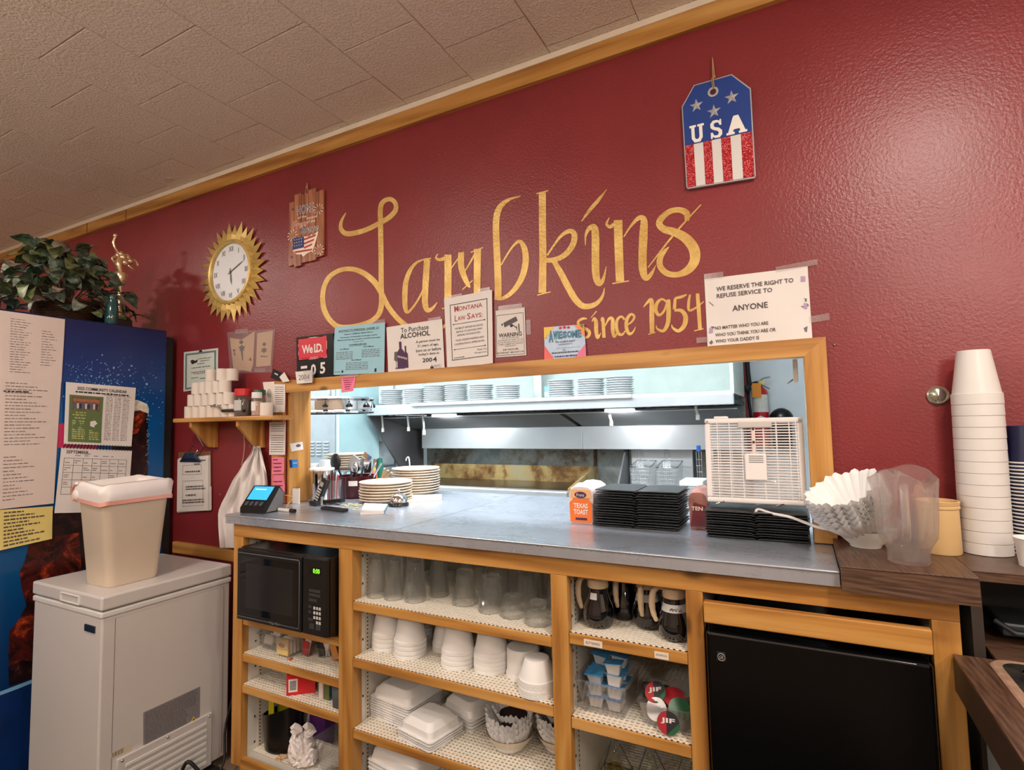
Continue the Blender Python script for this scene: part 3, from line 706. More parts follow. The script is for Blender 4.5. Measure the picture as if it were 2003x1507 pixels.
LET = {
 'L': (A6, [[(490, 275, 8), (460, 330, 20), (455, 385, 30), (490, 420, 36), (560, 415, 36), (640, 390, 34), (720, 350, 34), (790, 310, 36), (835, 262, 34), (840, 215, 32), (812, 182, 32), (775, 182, 32), (742, 210, 34), (732, 260, 36), (733, 330, 36), (735, 450, 36), (737, 600, 36), (738, 750, 36), (740, 850, 36), (738, 930, 38), (718, 990, 36), (670, 1033, 34), (600, 1060, 34), (520, 1077, 36), (440, 1075, 38), (380, 1030, 36), (340, 960, 38), (327, 880, 36), (336, 800, 34), (370, 730, 34), (430, 685, 32), (500, 668, 32), (570, 678, 36), (640, 715, 40), (700, 772, 42), (740, 840, 38), (780, 920, 36), (830, 990, 36), (880, 1040, 36), (940, 1080, 36), (1050, 1105, 34), (1150, 1085, 28), (1195, 1060, 16)]]),
 'a': (A6, [[(1088, 594, 6), (1040, 602, 12), (985, 625, 18), (940, 680, 28), (912, 760, 36), (904, 850, 38), (906, 930, 34), (920, 972, 24), (955, 945, 16), (1000, 880, 14), (1038, 800, 10)], [(1060, 602, 44), (1054, 700, 44), (1047, 820, 44), (1046, 910, 42), (1062, 958, 34), (1098, 945, 22), (1132, 902, 4)]]),
 'm': (A6, [[(1136, 562, 5), (1122, 590, 14), (1148, 604, 22), (1190, 592, 26)], [(1206, 568, 50), (1207, 700, 50), (1206, 900, 50)], [(1165, 946, 8), (1240, 940, 8)], [(1226, 668, 9), (1275, 600, 10), (1318, 548, 8)], [(1300, 552, 42), (1298, 630, 44), (1312, 700, 42), (1345, 775, 30), (1362, 800, 8)], [(1308, 814, 8), (1380, 748, 8)], [(1322, 690, 9), (1370, 610, 12), (1410, 530, 10)], [(1414, 528, 50), (1412, 680, 48), (1410, 900, 46)], [(1366, 552, 8), (1452, 518, 8)]]),
 'b': (A7, [[(565, 158, 6), (500, 175, 18), (440, 212, 34), (405, 270, 44), (394, 360, 46), (398, 500, 46), (405, 650, 48), (409, 800, 48), (408, 882, 46)], [(400, 880, 14), (455, 866, 26), (520, 815, 34), (578, 720, 42), (602, 610, 44), (592, 520, 40), (560, 474, 26), (518, 502, 16), (470, 570, 12), (430, 640, 9)]]),
 'k': (A7, [[(718, 130, 50), (720, 400, 50), (722, 600, 50), (718, 834, 54)], [(676, 140, 8), (760, 118, 8)], [(683, 850, 8), (778, 826, 8)], [(752, 572, 12), (800, 500, 14), (850, 435, 22), (905, 402, 32), (940, 420, 40), (938, 480, 42), (900, 545, 40), (840, 590, 36), (775, 606, 34), (742, 604, 30)], [(800, 612, 34), (850, 700, 44), (905, 805, 46), (950, 880, 46), (1000, 925, 42), (1060, 925, 36), (1110, 898, 28), (1142, 850, 18), (1153, 798, 4)]]),
 'i': (A7, [[(992, 334, 6), (1050, 255, 24), (1110, 185, 24), (1170, 108, 4)], [(1020, 502, 4), (1022, 430, 16), (1048, 382, 32), (1082, 378, 48), (1090, 450, 54), (1090, 600, 54), (1094, 710, 52), (1114, 768, 42), (1144, 740, 24), (1166, 648, 4)]]),
 'n': (A7, [[(1188, 306, 4), (1168, 350, 18), (1190, 372, 24), (1228, 350, 30)], [(1248, 324, 60), (1252, 500, 60), (1262, 755, 58)], [(1208, 769, 8), (1324, 750, 8)], [(1288, 442, 8), (1335, 370, 16), (1390, 312, 30), (1428, 322, 46), (1426, 420, 58), (1420, 560, 58), (1422, 670, 56), (1442, 732, 38), (1480, 702, 26), (1512, 640, 4)]]),
 's': (A7, [[(1730, 330, 30), (1728, 278, 46), (1680, 254, 40), (1615, 262, 38), (1558, 305, 42), (1536, 350, 46), (1570, 388, 50), (1645, 410, 58), (1722, 452, 68), (1778, 525, 76), (1784, 605, 70), (1740, 672, 56), (1665, 706, 40), (1588, 696, 42), (1542, 645, 44), (1545, 585, 40), (1578, 538, 24), (1606, 512, 4)], [(1458, 656, 8), (1640, 424, 14), (1828, 216, 8)]]),
}
SM = {
 's_small': [[(1030, 1015, 10), (1000, 1015, 18), (972, 1032, 18), (972, 1056, 18), (1010, 1080, 22), (1046, 1105, 24), (1040, 1138, 20), (1000, 1152, 12), (970, 1140, 6)]],
 'i_small': [[(1058, 1008, 5), (1098, 962, 8)], [(1066, 1035, 6), (1080, 1012, 18), (1094, 1040, 28), (1095, 1100, 28), (1106, 1148, 22), (1128, 1112, 4)]],
 'n_small': [[(1128, 1030, 6), (1140, 1012, 22), (1146, 1080, 24), (1150, 1148, 24)], [(1155, 1070, 8), (1186, 1014, 18), (1210, 1022, 26), (1210, 1090, 26), (1222, 1140, 22), (1246, 1105, 4)]],
 'c_small': [[(1294, 1022, 16), (1272, 1000, 16), (1244, 1020, 20), (1236, 1070, 24), (1250, 1118, 24), (1280, 1124, 16), (1308, 1085, 4)]],
 'e_small': [[(1300, 1068, 8), (1345, 1035, 14), (1362, 1000, 18), (1338, 984, 18), (1310, 1020, 24), (1306, 1075, 26), (1325, 1120, 22), (1352, 1108, 14), (1372, 1070, 4)]],
 'one': [[(1426, 934, 6), (1455, 900, 18), (1482, 888, 30), (1484, 1000, 34), (1486, 1112, 32)], [(1460, 1124, 8), (1510, 1110, 8)]],
 'nine': [[(1590, 900, 14), (1556, 878, 16), (1522, 905, 24), (1512, 955, 26), (1535, 990, 20), (1570, 960, 16), (1596, 890, 18)], [(1600, 880, 26), (1602, 960, 32), (1596, 1045, 30), (1565, 1100, 22), (1522, 1085, 14), (1515, 1062, 4)]],
 'five': [[(1728, 846, 10), (1690, 862, 20), (1646, 872, 16)], [(1648, 872, 20), (1642, 950, 24)], [(1642, 958, 14), (1690, 958, 26), (1720, 1000, 34), (1712, 1060, 32), (1672, 1100, 24), (1632, 1080, 16), (1622, 1055, 4)]],
 'four': [[(1752, 846, 14), (1742, 900, 20), (1745, 955, 18), (1790, 940, 14), (1848, 894, 6)], [(1804, 838, 24), (1812, 950, 28), (1822, 1095, 26)], [(1780, 1100, 8), (1846, 1084, 8)]],
}
LET.update({k: (A7, v) for k, v in SM.items()})
li = 0
for nm, (zz, strokes) in LET.items():
    b = MB()
    for k, st in enumerate(strokes): brush(b, st, *zz, 0.0006 + 0.00012 * (li % 3) + 0.00004 * k)
    li += 1
    o = b.build('painted_letter', GOLD, wall_front)
    o['label'] = 'gold painted letter on the red wall'
# ---------------------------------------------------------------- USA tag sign
s = Sheet('usa_tag_sign', 'blue white and red hanging tag sign reading USA', 'sign', Z(1280, 80, .4117, [(129, 241), (455, 147), (484, 660), (157, 713)]), th=0.001, off=0.004, m=mat('tag_hidden', (120, 120, 124), .5), part='back_plate')
bpy.data.objects.remove(s.sheet, do_unlink=True); s.par = s.root
OUT = [(0.02, 0), (.98, 0), (1, .02), (1, .82), (.75, 1), (.2, 1), (0, .82), (0, .02)]
def slab(name, poly, m_, d0, d1):
    n = len(poly); b = MB(); vs = [s.map(*p, d1) for p in poly] + [s.map(*p, d0) for p in poly]
    b.add(vs, [tuple(range(n)), tuple(range(2 * n - 1, n - 1, -1))] + [(i, i + n, (i + 1) % n + n, (i + 1) % n) for i in range(n)])
    return b.build(name, m_, s.root, fix=True)
slab('tag_board', OUT, mat('silver_edge', (176, 176, 182), .4, .3), 0, .012)
ins = lambda p: [(.5 + (a - .5) * .965, .5 + (b - .5) * .975) for a, b in p]
NAVY = mat('tag_blue', (30, 62, 136), .35, var=.08)
slab('blue_field', ins([(0, .42), (1, .42), (1, .82), (.75, 1), (.2, 1), (0, .82)]), NAVY, .0122, .0140)
GLIT = NT('red_glitter'); _c = GLIT.coords(); _v = GLIT.n('ShaderNodeTexVoronoi'); _v.inputs['Scale'].default_value = 420; GLIT.l(_c, _v.inputs[0])
GLIT.l(GLIT.ramp(_v.outputs['Color'], [(.15, lin((120, 8, 22))), (.6, lin((206, 22, 40))), (.92, lin((255, 150, 150)))]), GLIT.b.inputs['Base Color']); GLIT.b.inputs['Roughness'].default_value = .3; GLIT.bump(_v.outputs['Distance'], .8, .003); GLIT = GLIT.m
bd = [0, .135, .28, .41, .55, .69, .84, 1]
for k in range(7):
    slab('red_stripe' if k % 2 == 0 else 'white_stripe', ins([(bd[k], 0.0), (bd[k + 1], 0.0), (bd[k + 1], .42), (bd[k], .42)]), GLIT if k % 2 == 0 else WHITE, .0122, .0138 if k % 2 == 0 else .0132)
TW = mat('white_letter', (236, 232, 226), .5)
def slabtxt(ch, s0, s1, t0, t1):
    # slab-serif letters built from bars
    w_, h_ = s1 - s0, t1 - t0
    P = lambda pts: [(s0 + a * w_, t0 + b * h_) for a, b in pts]
    sh = {'U': [P([(.0, 1), (.45, 1), (.45, .88), (0, .88)]), P([(.55, 1), (1, 1), (1, .88), (.55, .88)]), P([(.12, .9), (.34, .9), (.34, .3), (.42, .18), (.58, .18), (.66, .3), (.66, .9), (.88, .9), (.88, .25), (.7, 0), (.3, 0), (.12, .25)])],
          'S': [P([(.95, 1), (.95, .68), (.8, .68), (.7, .84), (.4, .86), (.3, .74), (.4, .62), (.75, .54), (.98, .38), (.98, .15), (.75, 0), (.4, 0), (.2, .1), (.18, 0), (.04, 0), (.04, .34), (.2, .34), (.32, .16), (.6, .14), (.72, .26), (.6, .38), (.25, .48), (.04, .62), (.04, .84), (.28, 1), (.6, 1), (.8, .92), (.82, 1)])],
          'A': [P([(.38, 1), (.62, 1), (.92, .12), (1, .12), (1, 0), (.6, 0), (.6, .12), (.68, .12), (.64, .26), (.36, .26), (.32, .12), (.4, .12), (.4, 0), (0, 0), (0, .12), (.08, .12), (.33, .88)])]}
    for q in sh[ch]: slab('letter', q, TW, .0142, .0165)
slabtxt('U', .10, .315, .43, .60); slabtxt('S', .40, .575, .43, .60); slabtxt('A', .63, .92, .43, .60)
for c in ((.22, .79), (.47, .69), (.73, .78)):
    p = star(c, .105, .4, ay=.64); b = MB(); vs = [s.map(a, t, .0142) for a, t in p] + [s.map(*c, .022)]
    b.add(vs, [(i, (i + 1) % 10, 10) for i in range(10)]); b.build('silver_star', mat('star_silver', (206, 204, 204), .32, .35), s.root, fix=True)
b = MB(); T_ = Matrix.Translation(s.map(.475, .875, .0145)) @ Matrix.Rotation(PI / 2, 4, 'X')
b.lathe([(.0095, 0), (.0095, .002), (.016, .002), (.016, 0)], 20, T=T_); b.build('grommet', mat('silver_edge'), s.root)
MB().lathe([(.0001, .001), (.0095, .001)], 20, T=T_).build('grommet_hole', mat('dark_hole', (70, 22, 26), .8), s.root)
tp = [s.map(.475, .9, .016), s.map(.47, 1.0, .018), at(1280 + 285 * .4117, 80 + 170 * .4117, WALL - .02) - s.o, at(1280 + 276 * .4117, 80 + 80 * .4117, WALL - .012) - s.o]
tp2 = [tp[0] + Vector((.004, -.002, 0)), tp[1] + Vector((.004, -.002, 0)), tp[2] + Vector((-.004, -.003, 0)), tp[3]]
b = MB(); b.tube(smooth_path([tuple(p) for p in tp]), .0016, 6); b.tube(smooth_path([tuple(p) for p in tp2]), .0016, 6); b.ball(tp[2], .004, 8, 6); b.build('twine', mat('jute_twine', (176, 140, 100), .9), s.root)
MB().tube([tp[3] + Vector((0, .012, 0)), tp[3] + Vector((0, -.006, .002))], .0016, 6).build('nail', STEEL, s.root)
# ---------------------------------------------------------------- plank sign (Home of the Free)
s = Sheet('patriotic_plank_sign', 'small wooden plank sign with flag map beside the sunburst clock', 'sign', Z(540, 340, .2787, [(105, 190), (348, 130), (348, 600), (100, 650)]), off=.003, m=PINE[2], th=.001)
bpy.data.objects.remove(s.sheet, do_unlink=True); s.par = s.root
pl = [(0, .165, -.01, .96), (.165, .37, -.04, 1.06), (.37, .575, .0, 1.04), (.575, .785, .0, 1.08), (.785, 1.0, .04, 1.03)]
PLM = wood('plank_redwood', (120, 66, 44), (158, 96, 66), (180, 120, 88), 2, ring=20, knots=False)
for k, (a, b_, c, d) in enumerate(pl): slab('plank', [(a + .006, c), (b_ - .006, c + .008), (b_ - .006, d), (a + .006, d - .008)], PLM, 0, .008 + .0012 * (k % 2))
s.th = .0096
navy2 = mat('navy_print', (48, 58, 112), .6); redp = mat('red_print', (178, 60, 52), .6); crm = mat('cream_print', (240, 222, 204), .6)
s.text('HOME', .25, .73, .80, .14, crm, .03); s.text('HOME', .26, .72, .80, .125, navy2, -.005, lift=.0003)
s.text('of the', .27, .52, .69, .04, crm, .01, .25); s.text('Free', .12, .52, .585, .13, crm, .03, .2); s.text('Free', .13, .51, .585, .12, redp, -.002, .2, lift=.0003)
s.text('because', .53, .83, .655, .045, crm, .01, .2); s.text('of the', .53, .77, .595, .045, crm, .01, .2); s.text('Brave', .36, .86, .485, .11, crm, .03, .25); s.text('Brave', .37, .85, .485, .10, navy2, -.002, .25, lift=.0003)
MAPP = [(.13, .385), (.2, .40), (.5, .385), (.62, .37), (.66, .40), (.72, .375), (.82, .42), (.86, .41), (.82, .33), (.78, .26), (.74, .20), (.70, .145), (.72, .11), (.66, .145), (.55, .125), (.44, .085), (.38, .13), (.25, .14), (.15, .2), (.12, .29)]
s.poly(MAPP, crm, 'flag_map')
s.polys([[(.46, .355 - k * .062), (.80 - .05 * k, .385 - k * .062), (.78 - .05 * k, .355 - k * .062), (.46, .327 - k * .062)] for k in range(3)] + [[(.17, .195), (.70, .18), (.68, .155), (.22, .165)]], redp, 'flag_stripe', lift=.0003)
s.poly([(.13, .385), (.2, .40), (.46, .385), (.46, .225), (.13, .22)], navy2, 'flag_canton', lift=.0004)
s.polys([star((.19 + .065 * i, .365 - .045 * j), .018, ay=.6) for i in range(4) for j in range(3)], crm, 'flag_star', lift=.0007)
s.polys([star((.12, .84), .04, ay=.55), star((.95, .74), .03, ay=.55), star((.1, .12), .04, ay=.55), star((.85, .06), .04, ay=.55)], navy2, 'star_print')
def burst(c, r, m_):
    s.polys([[(c[0] + r * .3 * math.cos(a), c[1] + r * .18 * math.sin(a)), (c[0] + r * math.cos(a + .08), c[1] + r * .6 * math.sin(a + .08)), (c[0] + r * math.cos(a - .08), c[1] + r * .6 * math.sin(a - .08))] for a in [k * PI / 5 for k in range(10)]], m_, 'firework_print')
burst((.86, .75), .14, crm); burst((.12, .44), .15, crm); burst((.88, .14), .14, crm)
h0 = s.map(.5, 1.0, .004); h1 = at(540 + 218 * .2787, 340 + 66 * .2787, WALL - .006) - s.o
b = MB(); b.tube([h0 + Vector((-.012, 0, 0)), h1], .0018, 6); b.tube([h0 + Vector((.012, 0, 0)), h1], .0018, 6); b.ball((h0 + h1) / 2 + Vector((0, -.002, 0.01)), .005, 8, 6); b.build('jute_loop', mat('jute_twine'), s.root)
# ---------------------------------------------------------------- sunburst clock
cp_ = at(457, 534); ck = thing('sunburst_clock', 'gold sunburst wall clock with white Roman numeral face', 'clock', (cp_.x, WALL, cp_.z))
RG = mat('antique_gold', (212, 182, 112), .35, .45, var=.15, vs=30)
RR, RF = .262, .145
for k in range(32):
    a = 2 * PI * (k + .5) / 32; L = RR if k % 2 == 0 else RR * .93
    b = MB(); wd = .0185
    d = Vector((math.cos(a), 0, math.sin(a))); e = Vector((-math.sin(a), 0, math.cos(a)))
    p = [d * .15 + e * wd * .95, d * .15 - e * wd * .95, d * (.15 + (L - .15) * .42) - e * wd, d * L, d * (.15 + (L - .15) * .42) + e * wd]
    vs = [q + Vector((0, -.008 if i_ != 3 else -.012, 0)) for i_, q in enumerate(p)] + [d * .15 + Vector((0, -.026, 0)), d * (.15 + (L - .15) * .42) + Vector((0, -.028, 0))]
    b.add(vs, [(0, 5, 6, 4), (5, 1, 2, 6), (6, 2, 3), (4, 6, 3), (0, 4, 3, 2, 1), (0, 1, 5)]); b.build('ray', RG, ck, fix=True)
TY_ = Matrix.Rotation(PI / 2, 4, 'X')
MB().lathe([(.168, .0), (.168, .020), (.164, .029), (.158, .031), (.152, .027), (.149, .028), (.145, .018)], 48, T=TY_).build('bezel', RG, ck)
MB().lathe([(.0001, .016), (.146, .016)], 48, T=TY_).build('dial', mat('dial_white', (214, 214, 218), .45, var=.01), ck)
num = ['XII', 'I', 'II', 'III', 'IIII', 'V', 'VI', 'VII', 'VIII', 'IX', 'X', 'XI']
for k, st in enumerate(num):
    vs, fs, asp = text_mesh(st); a = PI / 2 - k * PI / 6; h_ = .026; w_ = h_ * min(asp, 1.7) * .8
    c = (math.cos(a) * .118, math.sin(a) * .120); b = MB()
    b.add([(c[0] + (x - .5) * w_, -.0168, c[1] + (y - .5) * h_) for x, y in vs], fs); b.build('numeral', INK, ck)
def hand(nm, ang, L, w_):
    d = Vector((math.sin(ang), 0, math.cos(ang))); e = Vector((math.cos(ang), 0, -math.sin(ang))); b = MB()
    b.add([d * -.02 - e * w_ * .5 + Vector((0, -.019, 0)), d * -.02 + e * w_ * .5 + Vector((0, -.019, 0)), d * L * .6 + e * w_ + Vector((0, -.019, 0)), d * L + Vector((0, -.019, 0)), d * L * .6 - e * w_ + Vector((0, -.019, 0))], [(4, 3, 2, 1, 0)]); b.build(nm, mat('dark_hand', (60, 58, 60), .4), ck)
hand('minute_hand', math.radians(66), .118, .004); hand('hour_hand', math.radians(172), .07, .005)
MB().cyl((0, 0, 0), .006, .022, 12, T=TY_).build('hand_hub', mat('dark_hand'), ck)
# ---------------------------------------------------------------- framed papers on the left of the wall
s = Sheet('green_certificate', 'pale certificate with grey-green border behind the paper rolls', 'certificate', [(360.8, 689.4), (427.6, 681.2), (427, 757), (359.8, 766.5)], m=mat('pale_green_paper', (206, 214, 206), .6), curl=.001)
s.frame(.05, .95, .04, .95, .05, .045, mat('border_green', (108, 124, 130), .6)); s.poly([(.2, .76), (.28, .78), (.34, .74), (.42, .78), (.40, .70), (.25, .66)], INK, 'eagle_emblem'); s.lines([(.44, .82, .78), (.5, .75, .72), (.4, .62, .655), (.24, .78, .565), (.24, .8, .45), (.3, .75, .41), (.24, .45, .31), (.5, .74, .27)], GREYINK, .02)
s.poly([(.47, 1.0), (.53, 1.0), (.56, .95), (.44, .95)], INK, 'hanger')
s = Sheet('drawing_sleeve', 'clear plastic sleeve holding two brown paper pencil drawings', 'sleeve', [(445.8, 650.3), (539.8, 643.9), (533, 729), (452, 731)], m=glass('sleeve_plastic2', (.95, .94, .95), .02, .25, .06), part='sleeve', off=.004, th=.0006)
KR = mat('kraft_paper', (196, 160, 124), .75, var=.05); PNC = mat('pencil', (88, 70, 66), .8)
s.poly([(.04, .86), (.3, .80), (.58, .98), (.55, .2), (.5, .03), (.3, .07), (.08, .05)], KR, 'drawing', -.0032); s.poly([(.63, .93), (.95, .97), (.95, .16), (.62, .14)], KR, 'drawing', -.0032)
s.polys([star((.3, .6), .09, .5), disc((.29, .74), .045), [(.27, .55), (.3, .3), (.32, .3), (.32, .55)], disc((.12, .55), .03), [(.1, .5), (.13, .42), (.15, .42), (.14, .5)], [(.45, .3), (.5, .38), (.52, .28)]], PNC, 'sketch', -.0026); s.polys([star((.79, .52), .08, .5, 6), disc((.79, .66), .04), [(.72, .4), (.88, .38), (.88, .36), (.72, .37)]], PNC, 'sketch', -.0026)
s.tape(.18, .45, .94, 1.05); s.tape(.6, .85, .02, .1)
s = Sheet('dark_business_card', 'dark card tucked behind the top left corner of the casing', 'card', Z(520, 720, .1198, [(130, 10), (260, 80), (215, 215), (80, 160)]), plane=WALL - CT - .006, m=BLACK, off=.001); s.lines([(.3, .7, .6)], PAPER, .16, seed=3)
s = Sheet('white_folded_card', 'small white card leaning beside the dark card at the casing corner', 'card', Z(520, 720, .1198, [(225, 150), (305, 70), (390, 218), (285, 235)]), plane=WALL - CT - .009, off=.001)
s = Sheet('tall_note', 'tall white handwritten list taped to the casing above the shelf end', 'note', Z(320, 620, .3185, [(676, 414), (750, 416), (748, 587), (680, 588)]), plane=WALL - CT, off=.002, curl=.001); s.lines([(.15, .9, .9 - k * .075) for k in range(9)], GREYINK, .022, seed=3)
s = Sheet('faded_note', 'faded paper note with grey stamp standing behind the spice jars', 'note', Z(320, 620, .3185, [(612, 402), (682, 398), (678, 585), (640, 588)]), plane=WALL - CT, m=mat('ivory_paper', (226, 212, 200), .7), off=.0008, curl=.001); s.polys([disc((.5, .62), .25, 1, .6)], mat('stamp_grey', (176, 168, 160), .7), 'stamp')
s = Sheet('order_list_note', 'white handwritten list taped to the casing below the shelf', 'note', Z(320, 620, .3185, [(653, 648), (752, 648), (750, 848), (653, 848)]), plane=WALL - CT, off=.002, curl=.001); s.lines([(.1, .92, .94 - k * .07) for k in range(13) if k not in (4,)], GREYINK, .02, seed=8)
s = Sheet('pink_sticky_note', 'pink sticky note under the white handwritten list', 'note', Z(320, 620, .3185, [(668, 862), (745, 862), (742, 965), (672, 968)]), plane=WALL - CT, m=mat('pink_paper'), off=.002, curl=.002)
s.lines([(.12, .8 if k else .5, .85 - .22 * k) for k in range(4)], mat('dark_pen', (120, 50, 84), .7), .07, seed=31)
s = Sheet('lower_pink_note', 'lower of the two pink sticky notes on the casing beside the terminal', 'note', Z(320, 620, .3185, [(668, 975), (742, 970), (748, 1078), (680, 1075)]), plane=WALL - CT, m=mat('pink_paper'), off=.002, curl=.002)
s.lines([(.1, .85, .62), (.1, .85, .38), (.08, .14, .9)], mat('dark_pen'), .07, seed=32)
JX = OPL + .012
s = Sheet('jamb_tag', 'small white torn tag stuck on the wooden side jamb', 'tag', [(566.8, 868.4), (591.4, 864.6), (593, 879.6), (570, 883.7)], fn=atx, plane=JX, off=.0005); s.poly(disc((.62, .6), .2), GREYINK, 'scribble')
s = Sheet('blue_card_sticker', 'small blue card sticker on the wooden side jamb', 'sticker', [(565, 900), (582, 898.7), (582.8, 914.6), (566.8, 915.6)], fn=atx, plane=JX, m=mat('card_blue', (40, 120, 200), .4), off=.0005); s.rect(.0, .3, .0, 1, mat('card_navy', (20, 34, 70), .4)); s.lines([(.4, .9, .55)], PAPER, .1)
# clipboard
q = Z(320, 620, .3185, [(100, 832), (297, 824), (300, 1190), (95, 1203)])
s = Sheet('clipboard', 'brown clipboard with a thick pad of white sheets hanging on the red wall', 'clipboard', q, m=mat('hardboard', (120, 84, 60), .7), th=.004, off=.004, part='board')
b = MB()
for k in range(3):
    b.add([s.map(a, c, .0055 + k * .003) for a, c in ((.0 + .01 * k, .0 + .01 * k), (1.0 - .02 * k, .01), (1.0 - .01 * k, .93), (.02, .9 - .01 * k))], [(0, 1, 2, 3)])
b.add([s.map(a, c, .0045) for a, c in ((.9, .0), (1.02, .02), (1.02, .4), (.9, .42))], [(0, 1, 2, 3)])
b.build('paper_pad', PAPER, s.root); s.th = .013
s.lines([(.55, .72, .79), (.55, .9, .85), (.28, .75, .67), (.3, .85, .42), (.3, .9, .38), (.3, .6, .28), (.2, .85, .2), (.2, .85, .16)], GREYINK, .025, seed=4); s.frame(.2, .78, .62, .78, .006, .004, GREYINK); s.frame(.2, .82, .1, .52, .006, .004, GREYINK)
b = MB(); b.add([s.map(a, c, .018) for a, c in ((.12, .84), (.8, .82), (.62, .98), (.3, .99))] + [s.map(a, c, .026) for a, c in ((.3, .9), (.62, .9))], [(0, 1, 5, 4), (1, 2, 5), (2, 3, 4, 5), (3, 0, 4)]); b.build('clip', mat('blue_steel_clip', (70, 84, 110), .3, .8), s.root, fix=True)
b = MB(); b.tube([s.map(.4, .95, .022), s.map(.55, 1.1, .02), s.map(.72, 1.02, .022), s.map(.6, .93, .022)], .002, 6); b.build('clip_lever', CHROME, s.root)
# string loops from the bracket
hk = thing('chip_clip', 'crumpled silver clip hanging above the clipboard', 'clip', at(390, 870, WALL - .03)); a0 = Vector(hk.location)
b = MB(); b.tube([at(385, 850, WALL - .03) - a0, at(395, 866, WALL - .03) - a0, at(400, 874, WALL - .035) - a0], .006, 6); b.build('jaw', CHROME, hk)
b = MB(); b.tube([at(400, 874, WALL - .03) - a0, at(390, 890, WALL - .02) - a0, at(378, 898, WALL - .015) - a0], .002, 6); b.build('string', MATTEBLACK, hk)
# round glass disc on the wall
dp = at(1834, 774); dk = thing('round_wall_mirror', 'small round silver mirror disc on the red wall beside the cup stack', 'mirror', (dp.x, WALL, dp.z))
MB().lathe([(.024, .0), (.024, .006), (.0205, .009), (.019, .006)], 28, T=TY_).build('rim', mat('silver_rim', (190, 184, 172), .3, .9), dk)
MB().lathe([(.0001, .012), (.01, .0105), (.019, .006)], 28, T=TY_).build('mirror_glass', steel('mirror_face', (214, 224, 214), .18, smear=False), dk)
# ================================================================ left of the opening: shelf, rolls, jars, apron
SHT = 1.497; SHF = 1.622
t = thing('wall_shelf', 'short pine wall shelf on two triangular brackets', 'shelf', (-2.4, 1.70, SHT))
def loc(m_, t_):
    o = t_.location; m_.v = [(p[0] - o[0], p[1] - o[1], p[2] - o[2]) for p in m_.v]; return m_
loc(MB().rbox(-2.745, -2.19, SHF, WALL - .001, SHT - .02, SHT, .004).rbox(-2.193, -2.02, SHF, WALL - CT - .016, SHT - .02, SHT, .004), t).build('board', PINE[0], t)
for xa, xb in ((-2.65, -2.60), (-2.30, -2.25)):
    loc(MB().prismx([(WALL - .002, SHT - .021), (SHF + .015, SHT - .021), (SHF + .015, SHT - .045), (WALL - .035, 1.352), (WALL - .002, 1.352)], xa + .015, xb - .015), t).build('bracket', PINE[2], t)
    loc(MB().rbox(xa, xb, WALL - .02, WALL - .001, 1.348, SHT - .0215, .002), t).build('bracket_cleat', PINE[2], t)
    
def zsz(u1, u2, v, Y): return abs(at(u2, v, Y).x - at(u1, v, Y).x)
# register paper rolls
RH = .0575; RRD = .0275
def roll_mesh():
    b = MB(); b.lathe([(.0075, RH), (RRD - .001, RH), (RRD, RH - .001), (RRD, .001), (RRD - .001, 0), (.0075, 0), (.0075, RH)], 20); return b
ROLLM = mat('register_paper', (220, 208, 198), .7, var=.015)
r0 = tag(roll_mesh().build('paper_roll', ROLLM), 'x', 'paper roll', 'register paper rolls stacked on the wall shelf'); used = False
def roll(x, y, z, label):
    global used
    if not used: used = True; o = r0
    else: o = r0.copy(); COL.objects.link(o)
    o.location = (x, y, z); o.rotation_euler = (0, 0, random.uniform(0, 6)); o['label'] = label; return o
base = at(368, 812, 1.66).x
rowsx = {0: [0, 1, 2, 3, 4, 5, 6], 1: [.35, 1.3, 2.3, 3.25, 4.3, 5.3], 2: [.95, 1.9, 2.8, 3.8, 4.7], 3: [2.8, 4.35, 4.9]}
nmr = ('bottom', 'second', 'third', 'top')
for r_, xs in rowsx.items():
    for k, x in enumerate(xs):
        lb = 'white register paper roll, %s from the left in the %s layer of the shelf stack' % (('first', 'second', 'third', 'fourth', 'fifth', 'sixth', 'seventh')[k], nmr[r_])
        if r_ == 3 and k == 0: lb = 'lone white register paper roll on top, left of the top pair'
        y = 1.672 + .002 * ((k + r_) % 2)
        if r_ == 3 and k == 2: y += .004
        roll(base + x * .0565, y if not (r_ == 3 and k == 2) else y + .022, SHT + .0005 + r_ * (RH + .0005), lb)
for k in range(5): roll(base + (.3 + 1.05 * k) * .0565, 1.731, SHT + .0005, 'white register paper roll, %s from the left in the back row against the wall' % ('first', 'second', 'third', 'fourth', 'fifth')[k])
roll(-2.115, 1.665, SHT + .0005, 'white register paper roll standing alone right of the white-lidded jar')
def jar(name, label, u, v, Y, r, h, lidm, bodym, fillm, lid_h, label_m=None, seg=20):
    p = at(u, v, Y); q = thing(name, label, 'jar', (p.x, Y, SHT + .0005))
    MB().lathe([(.0001, 0), (r * .95, 0), (r, .004), (r, h - .02), (r * .85, h - .008), (r * .85, h)], seg).build('jar_body', bodym, q)
    if fillm: MB().lathe([(.0001, .003), (r * .93, .003), (r * .93, h * .72), (.0001, h * .72)], seg).build('contents', fillm, q)
    MB().lathe([(r * .9, h - .012), (r * .97, h - .010), (r * .97, h + lid_h), (r * .92, h + lid_h + .002), (.0001, h + lid_h + .002)], seg).build('lid', lidm, q)
    if label_m: MB().grid(lambda s_, t_: ((r + .0006) * math.sin((s_ - .5) * 1.5), -(r + .0006) * math.cos((s_ - .5) * 1.5), h * (.25 + .45 * t_)), 8, 1).build('paper_label', label_m, q)
    return q
PEP = mat('ground_pepper', (84, 66, 58), .8, var=.3, vs=200)
jar('spice_jar', 'large clear spice jar of dark seasoning with red lid', 475, 806, 1.654, .0365, .105, mat('red_lid', (196, 26, 34), .35), glass('jar_plastic', (.9, .86, .84), .05, .05, .05), PEP, .020, mat('grey_label', (186, 180, 178), .6))
